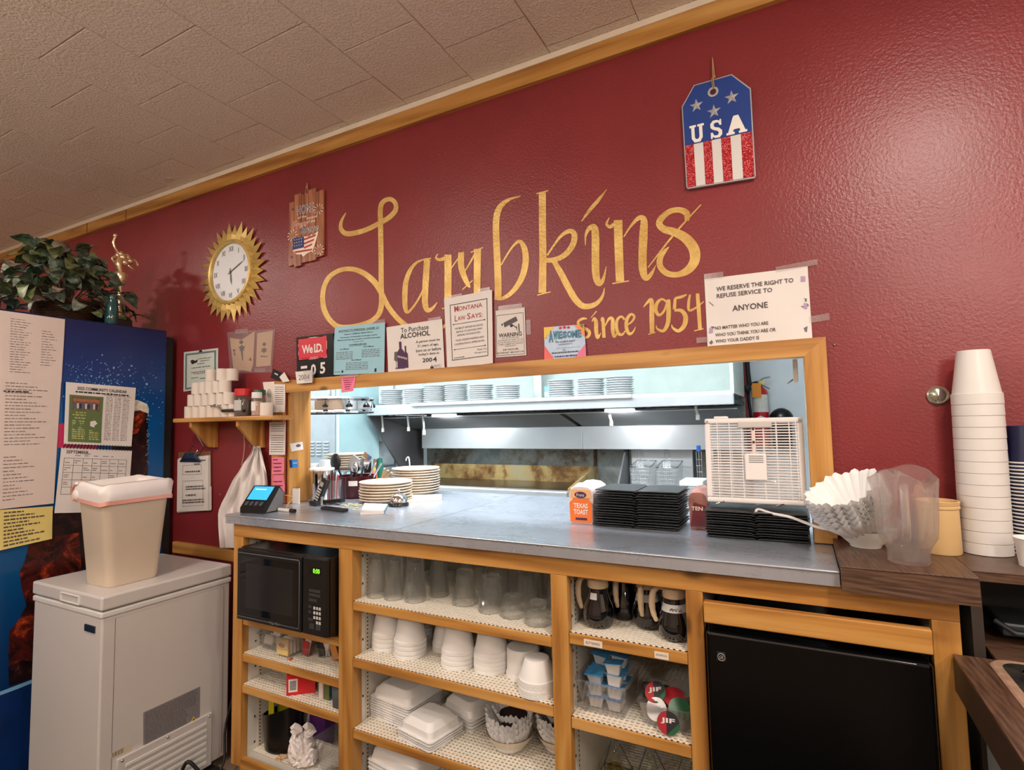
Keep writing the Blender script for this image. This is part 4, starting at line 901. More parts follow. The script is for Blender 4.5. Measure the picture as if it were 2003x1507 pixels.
jar('spice_jar', 'slim clear jar of pink salt with white lid', 502, 806, 1.648, .0225, .09, WHITE, glass('jar_plastic'), mat('pink_salt', (206, 176, 166), .8, var=.2, vs=200), .014, PAPER)
jar('spice_jar', 'spice jar with dark green lid behind the white-lidded jar', 507, 806, 1.70, .028, .108, mat('green_lid', (30, 70, 46), .4), glass('jar_plastic'), mat('dried_herb', (120, 110, 80), .9, var=.3, vs=200), .012)
# can opener with black handle
p0 = at(412, 806, 1.636); cn = thing('can_opener', 'can opener with black handles lying on the shelf in front of the rolls', 'can opener', (p0.x, 1.640, SHT + .0005))
def rel(u, v, Y, t_): return at(u, v, Y) - Vector(t_.location)
b = MB(); b.tube(smooth_path([tuple(rel(435, 804, 1.636, cn)), tuple(rel(455, 803, 1.636, cn)), tuple(rel(478, 804, 1.636, cn))]), .007, 8); b.build('handle', MATTEBLACK, cn)
b = MB(); b.tube(smooth_path([tuple(rel(436, 803, 1.636, cn)), tuple(rel(428, 796, 1.636, cn)), tuple(rel(420, 793, 1.636, cn)), tuple(rel(413, 796, 1.636, cn))]), [.004] * 6 + [.006] * 5 + [.0045] * 5, 8); b.tube([rel(428, 797, 1.634, cn), rel(434, 804, 1.634, cn)], .005, 8); b.build('cutter', CHROME, cn)
# white apron bag hanging on a hook
q0 = at(505, 880, WALL - .03); ap = thing('white_apron', 'white plastic apron hanging from a hook beside the counter end', 'apron', q0)
rows = [(806, 532, 588), (795, 548, 592), (812, 545, 596), (850, 528, 606), (900, 490, 618), (950, 462, 630), (1000, 426, 638), (1060, 398, 640), (1100, 380, 640), (1140, 358, 640), (1200, 334, 640), (1300, 336, 640), (1420, 345, 640)][1:]
def apf(s_, t_):
    k = t_ * (len(rows) - 1); i = min(int(k), len(rows) - 2); f_ = k - i
    v = rows[i][0] * (1 - f_) + rows[i + 1][0] * f_; a = rows[i][1] * (1 - f_) + rows[i + 1][1] * f_; c = rows[i][2] * (1 - f_) + rows[i + 1][2] * f_
    fold = .014 * math.sin(s_ * 17 + 5 * t_) * min(1, t_ * 2 + .2) + .008 * math.sin(s_ * 31 - 9 * t_)
    Yp = WALL - .03 + fold * .95 - (.010 if t_ < .1 else 0)
    return at(320 + (a + (c - a) * s_) * .3185, 620 + v * .3185, Yp) - q0
b = MB(); b.grid(apf, 26, 30); b.build('cloth', mat('white_apron_cloth', (232, 224, 222), .55, var=.03), ap)
sk = [tuple(at(320 + a * .3185, 620 + c * .3185, WALL - .012) - q0) for a, c in ((492, 730), (497, 800), (486, 880), (478, 912))]
b = MB(); b.tube(smooth_path(sk), .0018, 6); b.build('tie_string', BEIGE, ap)
b = MB(); hk_ = at(320 + 568 * .3185, 620 + 800 * .3185, WALL) - q0
b.tube([hk_ + Vector((0, 0, .01)), hk_ + Vector((0, -.02, .004)), hk_ + Vector((0, -.035, .004)), hk_ + Vector((0, -.04, .014))], .0025, 8); b.build('hook', STEEL, ap)
# bits on the wall: nails, screws
for k, (u, v) in enumerate(((431, 968), (1632, 675), (1347, 190))):
    p = at(u, v); o = MB().ball((0, -.002, 0), .0035, 8, 6).build('wall_screw', STEEL, None, (p.x, WALL, p.z)); tag(o, ('tiny screw head beside the hanging clipboard', 'tiny screw head at the right corner of the casing', 'tiny nail head left of the tag sign')[k], 'screw')
# cup hook thing on casing side (black clip)
p = at(528, 926, WALL - .01); b = MB(); b.tube([(0, 0, 0), (.01, -.012, .006), (.016, -.018, -.004), (.006, -.022, -.01)], .0025, 6); tag(b.build('small_hook', MATTEBLACK, None, (p.x, WALL - .0, p.z)), 'small black wire hook beside the pink sticky notes', 'hook')

# ================================================================ drinks cooler
DC = thing('drink_cooler', 'tall drinks cooler with blue printed side panel', 'refrigerator', (-3.32, 1.12, 0))
Y_C0, Y_C1, ZC1 = .52, 1.70, 1.966
def dloc(m_): return loc(m_, DC)
dloc(MB().rbox(-3.70, COOLX - .004, Y_C0, Y_C1, .05, ZC1, .006)).build('body', mat('cooler_body', (14, 24, 60), .4), DC)
dloc(MB().rbox(-3.70, COOLX - .012, Y_C1 + .0005, 1.742, .12, ZC1 - .03, .004)).build('rear_housing', MATTEBLACK, DC)
for fx in (-3.62, -3.02):
    for fy in (.6, 1.62): dloc(MB().cyl((fx, fy, 0), .02, .05, 12)).build('foot', MATTEBLACK, DC)
PB = NT('blue_cooler_print'); tc = PB.n('ShaderNodeTexCoord'); sep = PB.n('ShaderNodeSeparateXYZ'); PB.l(tc.outputs['Object'], sep.inputs[0])
zf = PB.math('DIVIDE', sep.outputs[2], 2.0)
cr_ = PB.ramp(zf, [(.0, lin((2, 22, 64))), (.28, lin((2, 52, 104))), (.48, lin((4, 80, 136))), (.74, lin((2, 84, 150))), (.86, lin((4, 50, 118))), (.99, lin((8, 26, 80)))])
spk = PB.n('ShaderNodeTexVoronoi'); spk.inputs['Scale'].default_value = 45; PB.l(tc.outputs['Object'], spk.inputs[0])
band = PB.ramp(zf, [(.72, (0, 0, 0)), (.79, (1, 1, 1)), (.88, (0, 0, 0))])
f_ = PB.math('MULTIPLY', PB.ramp(spk.outputs['Distance'], [(.05, (1, 1, 1)), (.16, (0, 0, 0))]), band)
PB.l(PB.mix(f_, cr_, (.55, .75, .9)), PB.b.inputs['Base Color']); PB.b.inputs['Roughness'].default_value = .25; PB = PB.m
dloc(MB().box(COOLX - .004, COOLX, Y_C0 + .006, Y_C1 - .006, .06, ZC1 - .006)).build('side_panel', PB, DC)
COLA = NT('cola_print'); _c = COLA.coords(); _n = COLA.noise(_c, 9, 6, .7, 1.5)
COLA.l(COLA.ramp(_n, [(.40, lin((30, 14, 14))), (.55, lin((84, 26, 18))), (.66, lin((170, 62, 28))), (.8, lin((220, 140, 90)))]), COLA.b.inputs['Base Color']); COLA.b.inputs['Roughness'].default_value = .25; COLA = COLA.m
DARKC = NT('dark_cola_print'); _c = DARKC.coords(); _n = DARKC.noise(_c, 12, 6, .7, 1.5)
DARKC.l(DARKC.ramp(_n, [(.45, lin((22, 12, 16))), (.65, lin((54, 24, 26))), (.8, lin((150, 110, 100)))]), DARKC.b.inputs['Base Color']); DARKC.b.inputs['Roughness'].default_value = .25; DARKC = DARKC.m
def decal(name, pts, m_, lift):
    b = MB(); b.add([atx(u, v, COOLX + lift) - Vector(DC.location) for u, v in pts], [tuple(range(len(pts)))]); return b.build(name, m_, DC)
decal('cola_print', Z(0, 740, .2396, [(980, 250), (1210, 240), (1208, 690), (1200, 1400), (900, 1500), (900, 700)]), DARKC, .0006)
decal('cola_print', Z(0, 740, .2396, [(1060, 265), (1195, 250), (1190, 330), (1120, 450), (1060, 470)]), COLA, .0009)
decal('foam_print', Z(0, 740, .2396, [(980, 180), (1120, 178), (1200, 210), (1216, 250), (1212, 290), (1140, 262), (980, 290)]), mat('foam_print', (214, 210, 190), .4, var=.25, vs=60), .0011)
decal('cola_print', Z(0, 740, .2396, [(420, 1090), (560, 1080), (760, 1075), (760, 1560), (560, 1560), (430, 1560)]), DARKC, .0006)
decal('ice_print', Z(0, 1060, .2967, [(190, 20), (330, -30), (520, -60), (540, 190), (290, 245), (285, 330), (290, 520), (275, 760), (250, 890), (60, 955), (55, 720), (62, 590), (120, 520), (175, 420), (140, 300), (130, 200), (165, 120)]), COLA, .0010)
decal('ice_print', Z(0, 1060, .2967, [(55, 830), (150, 780), (262, 800), (250, 890), (60, 955)]), DARKC, .0013)
sw = [(0, 1015), (120, 970), (260, 915), (330, 880), (330, 865), (250, 895), (110, 948), (0, 990)]
decal('swoosh_print', Z(0, 1060, .2967, sw), mat('pale_blue_print', (120, 170, 206), .3), .0008)
decal('deep_blue_print', Z(0, 1060, .2967, [(0, 1020), (120, 975), (330, 890), (330, 1560), (0, 1600)]), mat('deep_blue_print', (10, 42, 96), .3, var=.2, vs=6), .0007)
b = MB(); rnd = random.Random(5)
for k in range(260):
    u = rnd.gauss(200, 55); v = rnd.gauss(745, 26); r = abs(rnd.gauss(.5, .5)) + .3
    if not (128 < u < 320) or v < 690: continue
    b.add([atx(u + r * math.cos(a), v + r * math.sin(a), COOLX + .0006) - Vector(DC.location) for a in [i * PI / 3 for i in range(6)]], [tuple(range(6))])
for k in range(60):
    u = rnd.choice([290, 289, 288]) + rnd.gauss(0, 1.5); v = rnd.uniform(800, 910); r = rnd.uniform(.4, 1.2)
    b.add([atx(u + r * math.cos(a), v + r * math.sin(a), COOLX + .0012) - Vector(DC.location) for a in [i * PI / 3 for i in range(6)]], [tuple(range(6))])
o = b.build('droplet_print', mat('droplet', (130, 176, 210), .3), DC); o['kind'] = 'stuff'
# papers on the cooler
s = Sheet('prep_list_sheet', 'long white printed list taped at the top of the blue cooler side', 'notice', [(-60, 599), (126.3, 625), (119, 748), (-60, 741)], fn=atx, plane=COOLX, off=.003, curl=.002, m=mat('warm_paper', (212, 196, 188), .7, var=.02))
s.lines([(.40, .55 + .1 * ((k * 7) % 4) / 4, .90 - k * .037) for k in range(22)] + [(.74, .84 + .1 * ((k * 5) % 4) / 4, .77 - k * .04) for k in range(14)], mat('soft_ink', (128, 114, 110), .7), .009, seed=12)
s = Sheet('menu_list_sheet', 'lower white printed list on the blue cooler side beside the calendar', 'notice', [(-60, 735), (118.5, 745), (103, 985), (-60, 1003)], fn=atx, plane=COOLX, off=.005, curl=.002, m=mat('warm_paper'))
s.lines([(.36, .60 + .3 * ((k * 7) % 5) / 5, .96 - k * .025) for k in range(20)] + [(.36, .5 + .3 * ((k * 5) % 4) / 4, .39 - k * .027) for k in range(13)], mat('soft_ink'), .0065, seed=13)
s.lines([(.34, .62, .895)], INK, .010, seed=51)
s = Sheet('yellow_legal_note', 'yellow lined handwritten note at the bottom of the cooler lists', 'note', [(-60, 1002), (101.8, 990.4), (99.4, 1054), (-60, 1090)], fn=atx, plane=COOLX, off=.007, curl=.002, m=mat('yellow_paper', (222, 202, 122), .7, var=.03))
s.lines([(.38, min(.97, .62 + .35 * ((k * 7) % 5) / 5), .92 - .092 * k) for k in range(10)], mat('dark_pen2', (84, 72, 64), .7), .04, seed=41)
cal = Sheet('wall_calendar', 'spiral wall calendar with green picture page hanging on the cooler', 'calendar', [(126.5, 747.7), (263.6, 759.2), (254, 874), (122, 869)], fn=atx, plane=COOLX, off=.009, curl=.003, part='picture_page')
s = cal
s.text('2025 COMMUNITY CALENDAR', .15, .86, .915, .05, INK, .015); s.lines([(.13, .9, .855)], INK, .025)
GRN = mat('calendar_green', (92, 112, 66), .6, var=.06); s.rect(.05, .52, .04, .80, GRN, 'green_panel')
s.rect(.09, .48, .56, .77, mat('photo_brown', (110, 88, 70), .6, var=.5, vs=120), 'photo', .0004); 
for k in range(9): s.rect(.115 + .038 * k, .14 + .038 * k, .585, .67, mat(('kid_blue', 'kid_white', 'kid_dark')[k % 3], ((60, 100, 150), (210, 200, 190), (50, 44, 48))[k % 3], .6), 'photo_figure', .0007)
s.rect(.1, .47, .70, .745, mat('brick_print', (170, 100, 70), .6, var=.3, vs=150), 'photo_wall', .0006)
s.lines([(.14, .45, .52), (.1, .47, .48), (.13, .47, .43)] + [(.1, .28, .38 - .035 * k) for k in range(9)] + [(.34, .48, .27 - .035 * k) for k in range(6)], mat('yellow_green_ink', (176, 178, 110), .6), .02, seed=7)
s.polys([disc((.40 + .03 * math.cos(a), .345 + .03 * math.sin(a)), .028) for a in (0, 1.3, 2.5, 3.8, 5)] + [disc((.46, .32), .02)], PAPER, 'flower_print', .0004)
s.lines([(.56 + .125 * (k % 3), .66 + .125 * (k % 3), .80 - .026 * (k // 3)) for k in range(84)] + [(.53, .93, .83)], mat('soft_ink'), .009, seed=9)
b = MB()
for q_ in [(117.4, 876), (255.9, 882), (247, 1001), (104, 1004)]: pass
lq = [atx(u, v, COOLX) - s.o for u, v in ((117.4, 876), (255.9, 882), (247, 1001), (104, 1004))]
def lm(a, c, d=.0): return (lq[3].lerp(lq[2], a)).lerp(lq[0].lerp(lq[1], a), c) + Vector((.0105 + d, 0, 0))
b.grid(lambda a, c: lm(a, c), 6, 6); b.build('month_page', PAPER, s.root)
vs, fs, asp = text_mesh('SEPTEMBER', .02); b = MB(); b.add([lm(.07 + .3 * x, .915 + .05 * y, .0006) for x, y in vs], fs); b.build('lettering', INK, s.root)
b = MB()
for k in range(8): b.add([lm(.05 + .125 * k + a, c, .0005) for a, c in ((0, .28), (.006, .28), (.006, .84), (0, .84))], [(0, 1, 2, 3)])
for k in range(6): b.add([lm(a, .28 + .112 * k + c, .0005) for a, c in ((.05, 0), (.93, 0), (.93, .006), (.05, .006))], [(0, 1, 2, 3)])
b.build('month_grid', GREYINK, s.root)['kind'] = 'stuff'
b = MB(); rnd = random.Random(3)
for i in range(7):
    for j in range(6):
        for k in range(rnd.choice((0, 1, 2))):
            y_ = .32 + .112 * j + .03 * k; x_ = .065 + .125 * i; w_ = rnd.uniform(.03, .09)
            b.add([lm(x_ + a * w_, y_ + c * .014, .0006) for a, c in ((0, 0), (1, 0), (1, 1), (0, 1))], [(0, 1, 2, 3)])
b.build('print_lines', mat('grey_print', (150, 140, 140), .7), s.root)['kind'] = 'stuff'
b = MB()
for k in range(22):
    y_ = k / 21; p1 = s.map(.02 + .95 * y_, .0, .003); p2 = lm(.02 + .95 * y_, 1.0, .003)
    b.add([p1 + Vector((.001, -.002, .003)), p1 + Vector((.001, .002, .003)), p2 + Vector((.001, .002, -.003)), p2 + Vector((.001, -.002, -.003))], [(0, 1, 2, 3)])
o = b.build('spiral_binding', MATTEBLACK, s.root); o['kind'] = 'stuff'
b = MB(); b.add([atx(u, v, COOLX + .002) - s.o for u, v in ((113, 832), (122, 828), (190, 868), (190, 880), (112, 876))], [(0, 1, 2, 3, 4)]); b.build('magenta_slip', mat('magenta_slip', (190, 40, 90), .6), s.root)

# ================================================================ plant, basket, vase, trophy on the cooler
PX, PY = -3.22, 1.36
pt = thing('potted_ivy', 'bushy artificial plant with mottled green leaves in a brown basket', 'plant', (PX, PY, ZC1))
WICK = NT('wicker'); _c = WICK.coords((1, 1, 1)); _w = WICK.n('ShaderNodeTexWave', wave_type='BANDS', bands_direction='Z'); _w.inputs['Scale'].default_value = 45; _w.inputs['Distortion'].default_value = 2.5; WICK.l(_c, _w.inputs[0])
WICK.l(WICK.ramp(_w.outputs['Fac'], [(.2, lin((40, 24, 14))), (.8, lin((104, 68, 40)))]), WICK.b.inputs['Base Color']); WICK.bump(_w.outputs['Fac'], .8, .01); WICK = WICK.m
b = MB(); b.lathe([(.0001, .001), (.10, .001), (.125, .06), (.135, .115), (.125, .12), (.11, .10), (.0001, .09)], 28); b.tube([(.135 * math.cos(a), .135 * math.sin(a), .117) for a in [k * PI / 14 for k in range(28)]], .008, 8, True); b.build('basket', WICK, pt)
def leafmat(nm, d, l_):
    n = NT(nm); c = n.coords(); f = n.noise(c, 35, 4, .6)
    n.l(n.ramp(f, [(.35, lin(d)), (.55, lin(l_)), (.75, lin(tuple(min(255, int(x * 1.15) + 14) for x in l_)))]), n.b.inputs['Base Color']); n.b.inputs['Roughness'].default_value = .55; return n.m
LM = [leafmat('leaf_dark_green', (36, 54, 42), (76, 94, 72)), leafmat('leaf_olive', (60, 70, 42), (112, 120, 76)), leafmat('leaf_grey_green', (70, 84, 74), (122, 132, 116)), leafmat('leaf_mauve', (90, 74, 64), (150, 130, 116))]
def leaf_mesh(m_):
    b = MB(); pf = [(0, 0), (.06, .15), (.28, .36), (.46, .34), (.7, .26), (.88, .12), (1.0, 0)]
    vs = []; L = .088
    for (a, w_) in pf:
        for sgn in (-1, -.5, 0, .5, 1): vs.append((a * L, sgn * w_ * L, .018 * math.sin(a * 3) - .25 * L * a * a + .022 * abs(sgn) * w_ + .004 * math.sin(a * 14) * abs(sgn)))
    fs = [(i * 5 + j, i * 5 + j + 1, (i + 1) * 5 + j + 1, (i + 1) * 5 + j) for i in range(len(pf) - 1) for j in range(4)]
    b.add(vs, fs, True); o = b.build('leaf', m_, pt); return o
protos = [leaf_mesh(m_) for m_ in LM]; usedl = [False] * 4
rnd = random.Random(21); stems = MB()
for k in range(290):
    th = rnd.uniform(0, 2 * PI); ph = rnd.uniform(-.25, 1.35)
    rr = rnd.uniform(.55, 1.0)
    d = Vector((math.cos(th) * math.cos(ph) * .20, math.sin(th) * math.cos(ph) * .27, max(-.03, math.sin(ph) * .29 + .10)))
    if d.z > .19 and d.y > .14: d.y *= .6
    p = Vector((d.x * rr, d.y * rr * 1.04, max(.03, .025 + d.z * (.5 + .5 * rr))))
    i = rnd.choices((0, 1, 2, 3), (5, 3, 4, 2))[0]
    if not usedl[i]: o = protos[i]; usedl[i] = True
    else: o = protos[i].copy(); COL.objects.link(o); o.parent = pt
    o.location = p; sc = rnd.uniform(.75, 1.15); o.scale = (sc,) * 3
    o.rotation_euler = (rnd.uniform(-.7, .7), rnd.uniform(-.5, .9), th + rnd.uniform(-.9, .9))
    if k % 3 == 0: stems.tube([(0, 0, .09), tuple(Vector((p.x * .5, p.y * .5, .08 + p.z * .6))), tuple(p)], .0018, 5)
stems.build('stem', mat('stem_brown', (70, 62, 40), .8), pt)['kind'] = 'stuff'
v0 = thing('teal_vase', 'dark teal glass vase at the edge of the cooler under the plant', 'vase', (-3.0, 1.462, ZC1))
MB().lathe([(.0001, 0), (.026, 0), (.03, .006), (.028, .05), (.026, .11), (.02, .135), (.024, .15), (.021, .15), (.018, .134), (.0001, .12)], 20).build('body', mat('teal_glass', (14, 70, 72), .08, var=.2, coat=.6), v0)
MB().tube([(.021 * math.cos(a), .021 * math.sin(a), .148) for a in [k * PI / 8 for k in range(16)]], .003, 6, True).build('lip', mat('teal_glass'), v0)
tr = thing('gold_trophy', 'small shiny gold trophy figure behind the plant', 'trophy', (-3.1, 1.545, ZC1))
TG = mat('trophy_gold', (230, 200, 160), .18, .7, var=.1)
MB().rbox(-.05, .05, -.04, .04, 0, .05, .004).build('plinth', mat('black_marble', (26, 24, 26), .3), tr)
MB().lathe([(.0001, .05), (.03, .05), (.02, .07), (.012, .12), (.012, .22), (.024, .25), (.034, .29), (.03, .30), (.0001, .30)], 20).build('column', TG, tr)
b = MB(); b.tube(smooth_path([(0, -.0, .30), (0, -.01, .345), (.0, .0, .37), (0, .02, .385)]), [.012, .014, .015, .016, .017, .018, .018, .018, .018, .017, .016, .015, .014, .013, .012, .011], 8)
for y_, z_, r in ((.01, .385, .022), (.03, .39, .02), (.045, .375, .018), (.02, .36, .02), (.0, .40, .016), (-.015, .39, .013)): b.ball((0, y_, z_), r, 10, 8)
for pth in ([(0, -.01, .40), (0, -.03, .43), (0, -.035, .46), (.005, -.03, .485)], [(0, .04, .39), (0, .07, .385), (0, .085, .36)], [(0, .02, .36), (.01, .05, .335), (0, .07, .325)], [(0, -.01, .39), (.0, -.04, .37), (0, -.03, .35)]): b.tube(smooth_path(pth), .0065, 7)
b.ball((.004, -.03, .49), .011, 10, 8); b.build('figure', TG, tr)

# ================================================================ chest freezer
FX0, FX1, FY0, FY1 = -2.79, -2.268, 1.10, 1.615
FR = thing('chest_freezer', 'white chest freezer standing beside the pine cabinet', 'freezer', ((FX0 + FX1) / 2, (FY0 + FY1) / 2, 0))
fz = lambda m_: loc(m_, FR)
FW = mat('freezer_white', (204, 198, 195), .3, var=.02, vs=3)
fz(MB().rbox(FX0 + .006, FX1 - .006, FY0 + .006, FY1 - .004, .03, .762, .006)).build('body', FW, FR)
fz(MB().rbox(FX0 + .002, FX1 - .001, FY0 + .001, FY1, .762, .784, .005)).build('gasket_rim', WHITE, FR)
fz(MB().box(FX0 + .012, FX1 - .012, FY0 + .012, FY1 - .01, .7842, .789)).build('gasket', mat('grey_gasket', (120, 116, 114), .7), FR)
LIDO = fz(MB().rbox(FX0, FX1, FY0, FY1, .789, .840, .007)).build('lid', FW, FR)
h = fz(MB().rbox(-2.56, -2.42, FY0 - .004, FY0 + .002, .793, .797, .0015).rbox(-2.56, -2.42, FY0 - .004, FY0 + .002, .822, .826, .0015).rbox(-2.56, -2.553, FY0 - .004, FY0 + .002, .797, .822, .0015).rbox(-2.427, -2.42, FY0 - .004, FY0 + .002, .797, .822, .0015)); h.build('lid_handle', WHITE, LIDO)
fz(MB().rbox(-2.385, -2.315, FY0 + .001, FY0 + .007, .705, .730, .002)).build('badge', mat('navy_badge', (26, 36, 48), .35), FR)
fz(MB().box(FX1 - .0062, FX1 - .0045, FY0 + .05, FY1 - .035, .06, .745)).build('side_panel', FW, FR)
for y_ in (FY0 + .05, FY1 - .036): fz(MB().box(FX1 - .0062, FX1 - .0040, y_, y_ + .001, .05, .75)).build('panel_seam', mat('grey_seam', (150, 140, 134), .6), FR)
# rating plate
rp = [atx(u, v, FX1 - .0035) for u, v in Z(0, 1060, .2967, [(945, 1128), (1320, 955), (1316, 1185), (945, 1368)])]
def rpm(a, c, d=0): return (rp[3].lerp(rp[2], a)).lerp(rp[0].lerp(rp[1], a), c) + Vector((d, 0, 0)) - Vector(FR.location)
b = MB(); b.add([rpm(0, 0), rpm(1, 0), rpm(1, 1), rpm(0, 1)], [(0, 1, 2, 3)]); b.build('rating_plate', mat('rating_silver', (150, 146, 150), .4, .3, var=.1, vs=90), FR)
b = MB(); rnd = random.Random(2)
for k in range(26):
    x = .03
    while x < (.72 if k < 14 else .9):
        w_ = rnd.uniform(.02, .07); b.add([rpm(x + a * w_, .04 + k * .036 + c * .016, .0005) for a, c in ((0, 0), (1, 0), (1, 1), (0, 1))], [(0, 1, 2, 3)]); x += w_ + .012
o = b.build('print_lines', mat('plate_ink', (104, 100, 104), .6), FR); o['kind'] = 'stuff'
b = MB(); b.add([rpm(a, c, .0012) for a, c in ((.79, .05), (.97, .0), (.88, .24))], [(0, 1, 2)]); b.build('warning_triangle', mat('warning_yellow', (206, 176, 60), .5), FR)
b = MB(); b.add([rpm(a, c, .0016) for a, c in ((.85, .09), (.92, .065), (.885, .17))], [(0, 1, 2)]); b.build('warning_flame', INK, FR)
tg = [atx(u, v, FX1 - .0035) - Vector(FR.location) for u, v in Z(0, 1060, .2967, [(735, 1395), (862, 1330), (862, 1378), (735, 1435)])]
b = MB(); b.add(tg, [(3, 2, 1, 0)]); b.build('barcode_label', mat('cream_label', (206, 192, 168), .7), FR)
b = MB()
for k in range(12): b.add([tg[3].lerp(tg[2], .05 + .05 * k + a).lerp(tg[0].lerp(tg[1], .05 + .05 * k + a), c) + Vector((.0006, 0, 0)) for a, c in ((0, .2), (.012 + .014 * (k % 3 == 0), .2), (.012 + .014 * (k % 3 == 0), .9), (0, .9))], [(0, 1, 2, 3)])
b.build('barcode', INK, FR)['kind'] = 'stuff'
# vent grille with slats
VFO = fz(MB().rbox(FX1 - .005, FX1 + .006, 1.165, 1.53, .03, .243, .003)).build('vent_frame', FW, FR)
for k in range(7): fz(MB().rbox(FX1 + .0062, FX1 + .0115, 1.19, 1.505, .045 + k * .026, .060 + k * .026, .003)).build('vent_slat', WHITE, VFO)
for y_ in (1.18, 1.345, 1.515): fz(MB().ball((FX1 + .007, y_, .233), .005, 8, 6)).build('vent_screw', STEEL, VFO)
for fx in (FX0 + .05, FX1 - .05):
    for fy in (FY0 + .05, FY1 - .05): fz(MB().cyl((fx, fy, .0125), .018, .0175, 12)).build('foot', MATTEBLACK, FR)
# ================================================================ wastebasket with liner
WB = thing('wastebasket', 'cream plastic wastebasket standing on the chest freezer', 'trash can', (-2.455, 1.265, .8405))
CRM = mat('cream_plastic', (220, 203, 182), .4, var=.03, vs=5)
def rrect(hx, hy, r, n=6):
    out = []
    for cx_, cy_, a0 in ((hx - r, hy - r, 0), (-hx + r, hy - r, PI / 2), (-hx + r, -hy + r, PI), (hx - r, -hy + r, 3 * PI / 2)):
        out += [(cx_ + r * math.cos(a0 + k * PI / 2 / n), cy_ + r * math.sin(a0 + k * PI / 2 / n)) for k in range(n + 1)]
    return out
def rloft(b, secs, smooth=True, cap0=True, cap1=False, fn=None):
    rings = []
    for (hx, hy, r, z) in secs:
        ring = [(x, y, z) for x, y in rrect(hx, hy, r)]
        if fn: ring = [fn(p) for p in ring]
        rings.append(ring)
    n = len(rings[0]); vs = [p for r_ in rings for p in r_]
    fs = [(i * n + k, i * n + (k + 1) % n, (i + 1) * n + (k + 1) % n, (i + 1) * n + k) for i in range(len(rings) - 1) for k in range(n)]
    b.add(vs, fs, smooth)
    if cap0: b.add(rings[0], [tuple(range(n))[::-1]])
    if cap1: b.add(rings[-1], [tuple(range(n))])
b = MB(); rloft(b, [(.085, .092, .03, .0), (.089, .096, .032, .006), (.105, .128, .035, .37), (.108, .131, .035, .375), (.100, .123, .033, .372), (.083, .09, .03, .01)], cap1=True); b.build('bin', CRM, WB)
BAG = mat('white_bin_bag', (232, 224, 222), .3, var=.03); rnd = random.Random(9)
def crump(p):
    a = math.atan2(p[1], p[0]); k = .004 * math.sin(9 * a + p[2] * 60) + .003 * math.sin(23 * a - p[2] * 90)
    r = math.hypot(p[0], p[1]); f = 1 + k / r
    return (p[0] * f, p[1] * f, p[2] + .006 * math.sin(3 * a + 1) + .003 * math.sin(14 * a))
b = MB(); secs = [(.1135, .1365, .038, .325), (.1145, .1375, .038, .345), (.117, .140, .04, .365), (.1165, .140, .042, .385), (.110, .134, .042, .398), (.100, .123, .04, .402), (.096, .118, .036, .37), (.09, .11, .034, .30)]
rloft(b, secs, fn=crump, cap0=False); b.build('liner_bag', BAG, WB)
b = MB(); rloft(b, [(.1155, .1385, .038, .322), (.1165, .1395, .038, .338)], fn=crump, cap0=False); b.build('drawstring', mat('pink_drawstring', (238, 172, 158), .4), WB)
b = MB(); b.ball((-.075, -.13, .355), .03, 14, 10, (1.0, .6, .9)); b.tube(smooth_path([(-.11, -.12, .335), (-.125, -.125, .36), (-.11, -.13, .39), (-.07, -.14, .40)]), .006, 8); b.build('bag_bunch', BAG, WB)
b = MB(); b.tube(smooth_path([(-.115, -.13, .33), (-.125, -.13, .355), (-.105, -.135, .385), (-.06, -.125, .405)]), .004, 6); b.build('drawstring_loop', mat('orange_drawstring', (232, 150, 110), .4), WB)
# cords on the floor beside the freezer
cb = MB(); cb.tube(smooth_path([(-2.19, 1.62, .70), (-2.17, 1.60, .45), (-2.2, 1.55, .2), (-2.16, 1.5, .05), (-2.2, 1.35, .019), (-2.16, 1.28, .019), (-2.1, 1.38, .019)]), .005, 7)
tag(cb.build('power_cord', MATTEBLACK, None, (0, 0, .0)), 'black power cord trailing down beside the freezer to the floor', 'cord')
cb = MB(); cb.tube(smooth_path([(-2.23, 1.36, .021), (-2.20, 1.36, .10), (-2.17, 1.37, .15), (-2.14, 1.40, .10), (-2.12, 1.42, .05), (-2.05, 1.42, .021), (-1.9, 1.44, .021)]), .007, 7)
tag(cb.build('power_cord', MATTEBLACK, None, (0, 0, 0)), 'thick black cord looping in front of the freezer vent', 'cord')
# ================================================================ kitchen beyond the opening
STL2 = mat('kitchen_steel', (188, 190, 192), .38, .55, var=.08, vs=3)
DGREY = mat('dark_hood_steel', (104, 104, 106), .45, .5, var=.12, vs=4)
HD = thing('exhaust_hood', 'long steel back-shelf exhaust hood over the griddle', 'exhaust hood', (-1.65, 3.6, 1.0))
hl = lambda m_: loc(m_, HD)
HX0, HX1 = -3.0, -.31
hl(MB().rbox(HX0, HX1, 3.28, 3.32, 1.520, 1.582, .003)).build('front_lip', STL2, HD)
hl(MB().box(HX0, HX1, 3.32, 4.0, 1.584, 1.60)).build('plate_shelf', mat('shelf_white', (196, 200, 200), .4), HD)
hl(MB().tube([(at(806, 797, 3.27).x, 3.268, 1.588), (at(1236, 780, 3.27).x, 3.268, 1.588)], .014, 12)).build('shelf_rail', WHITE, HD)
hl(MB().box(HX0, HX1, 4.0, 4.03, 1.60, 2.1)).build('rear_panel', mat('pale_green_panel', (184, 196, 190), .4), HD)
hl(MB().box(HX1 - .02, HX1, 3.33, 4.0, 1.60, 2.1)).build('end_panel', mat('pale_green_panel'), HD)
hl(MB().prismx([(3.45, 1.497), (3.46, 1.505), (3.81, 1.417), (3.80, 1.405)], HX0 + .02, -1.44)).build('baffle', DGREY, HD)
hl(MB().prismx([(3.45, 1.497), (3.46, 1.505), (3.81, 1.417), (3.80, 1.405)], -1.40, HX1)).build('baffle', DGREY, HD)
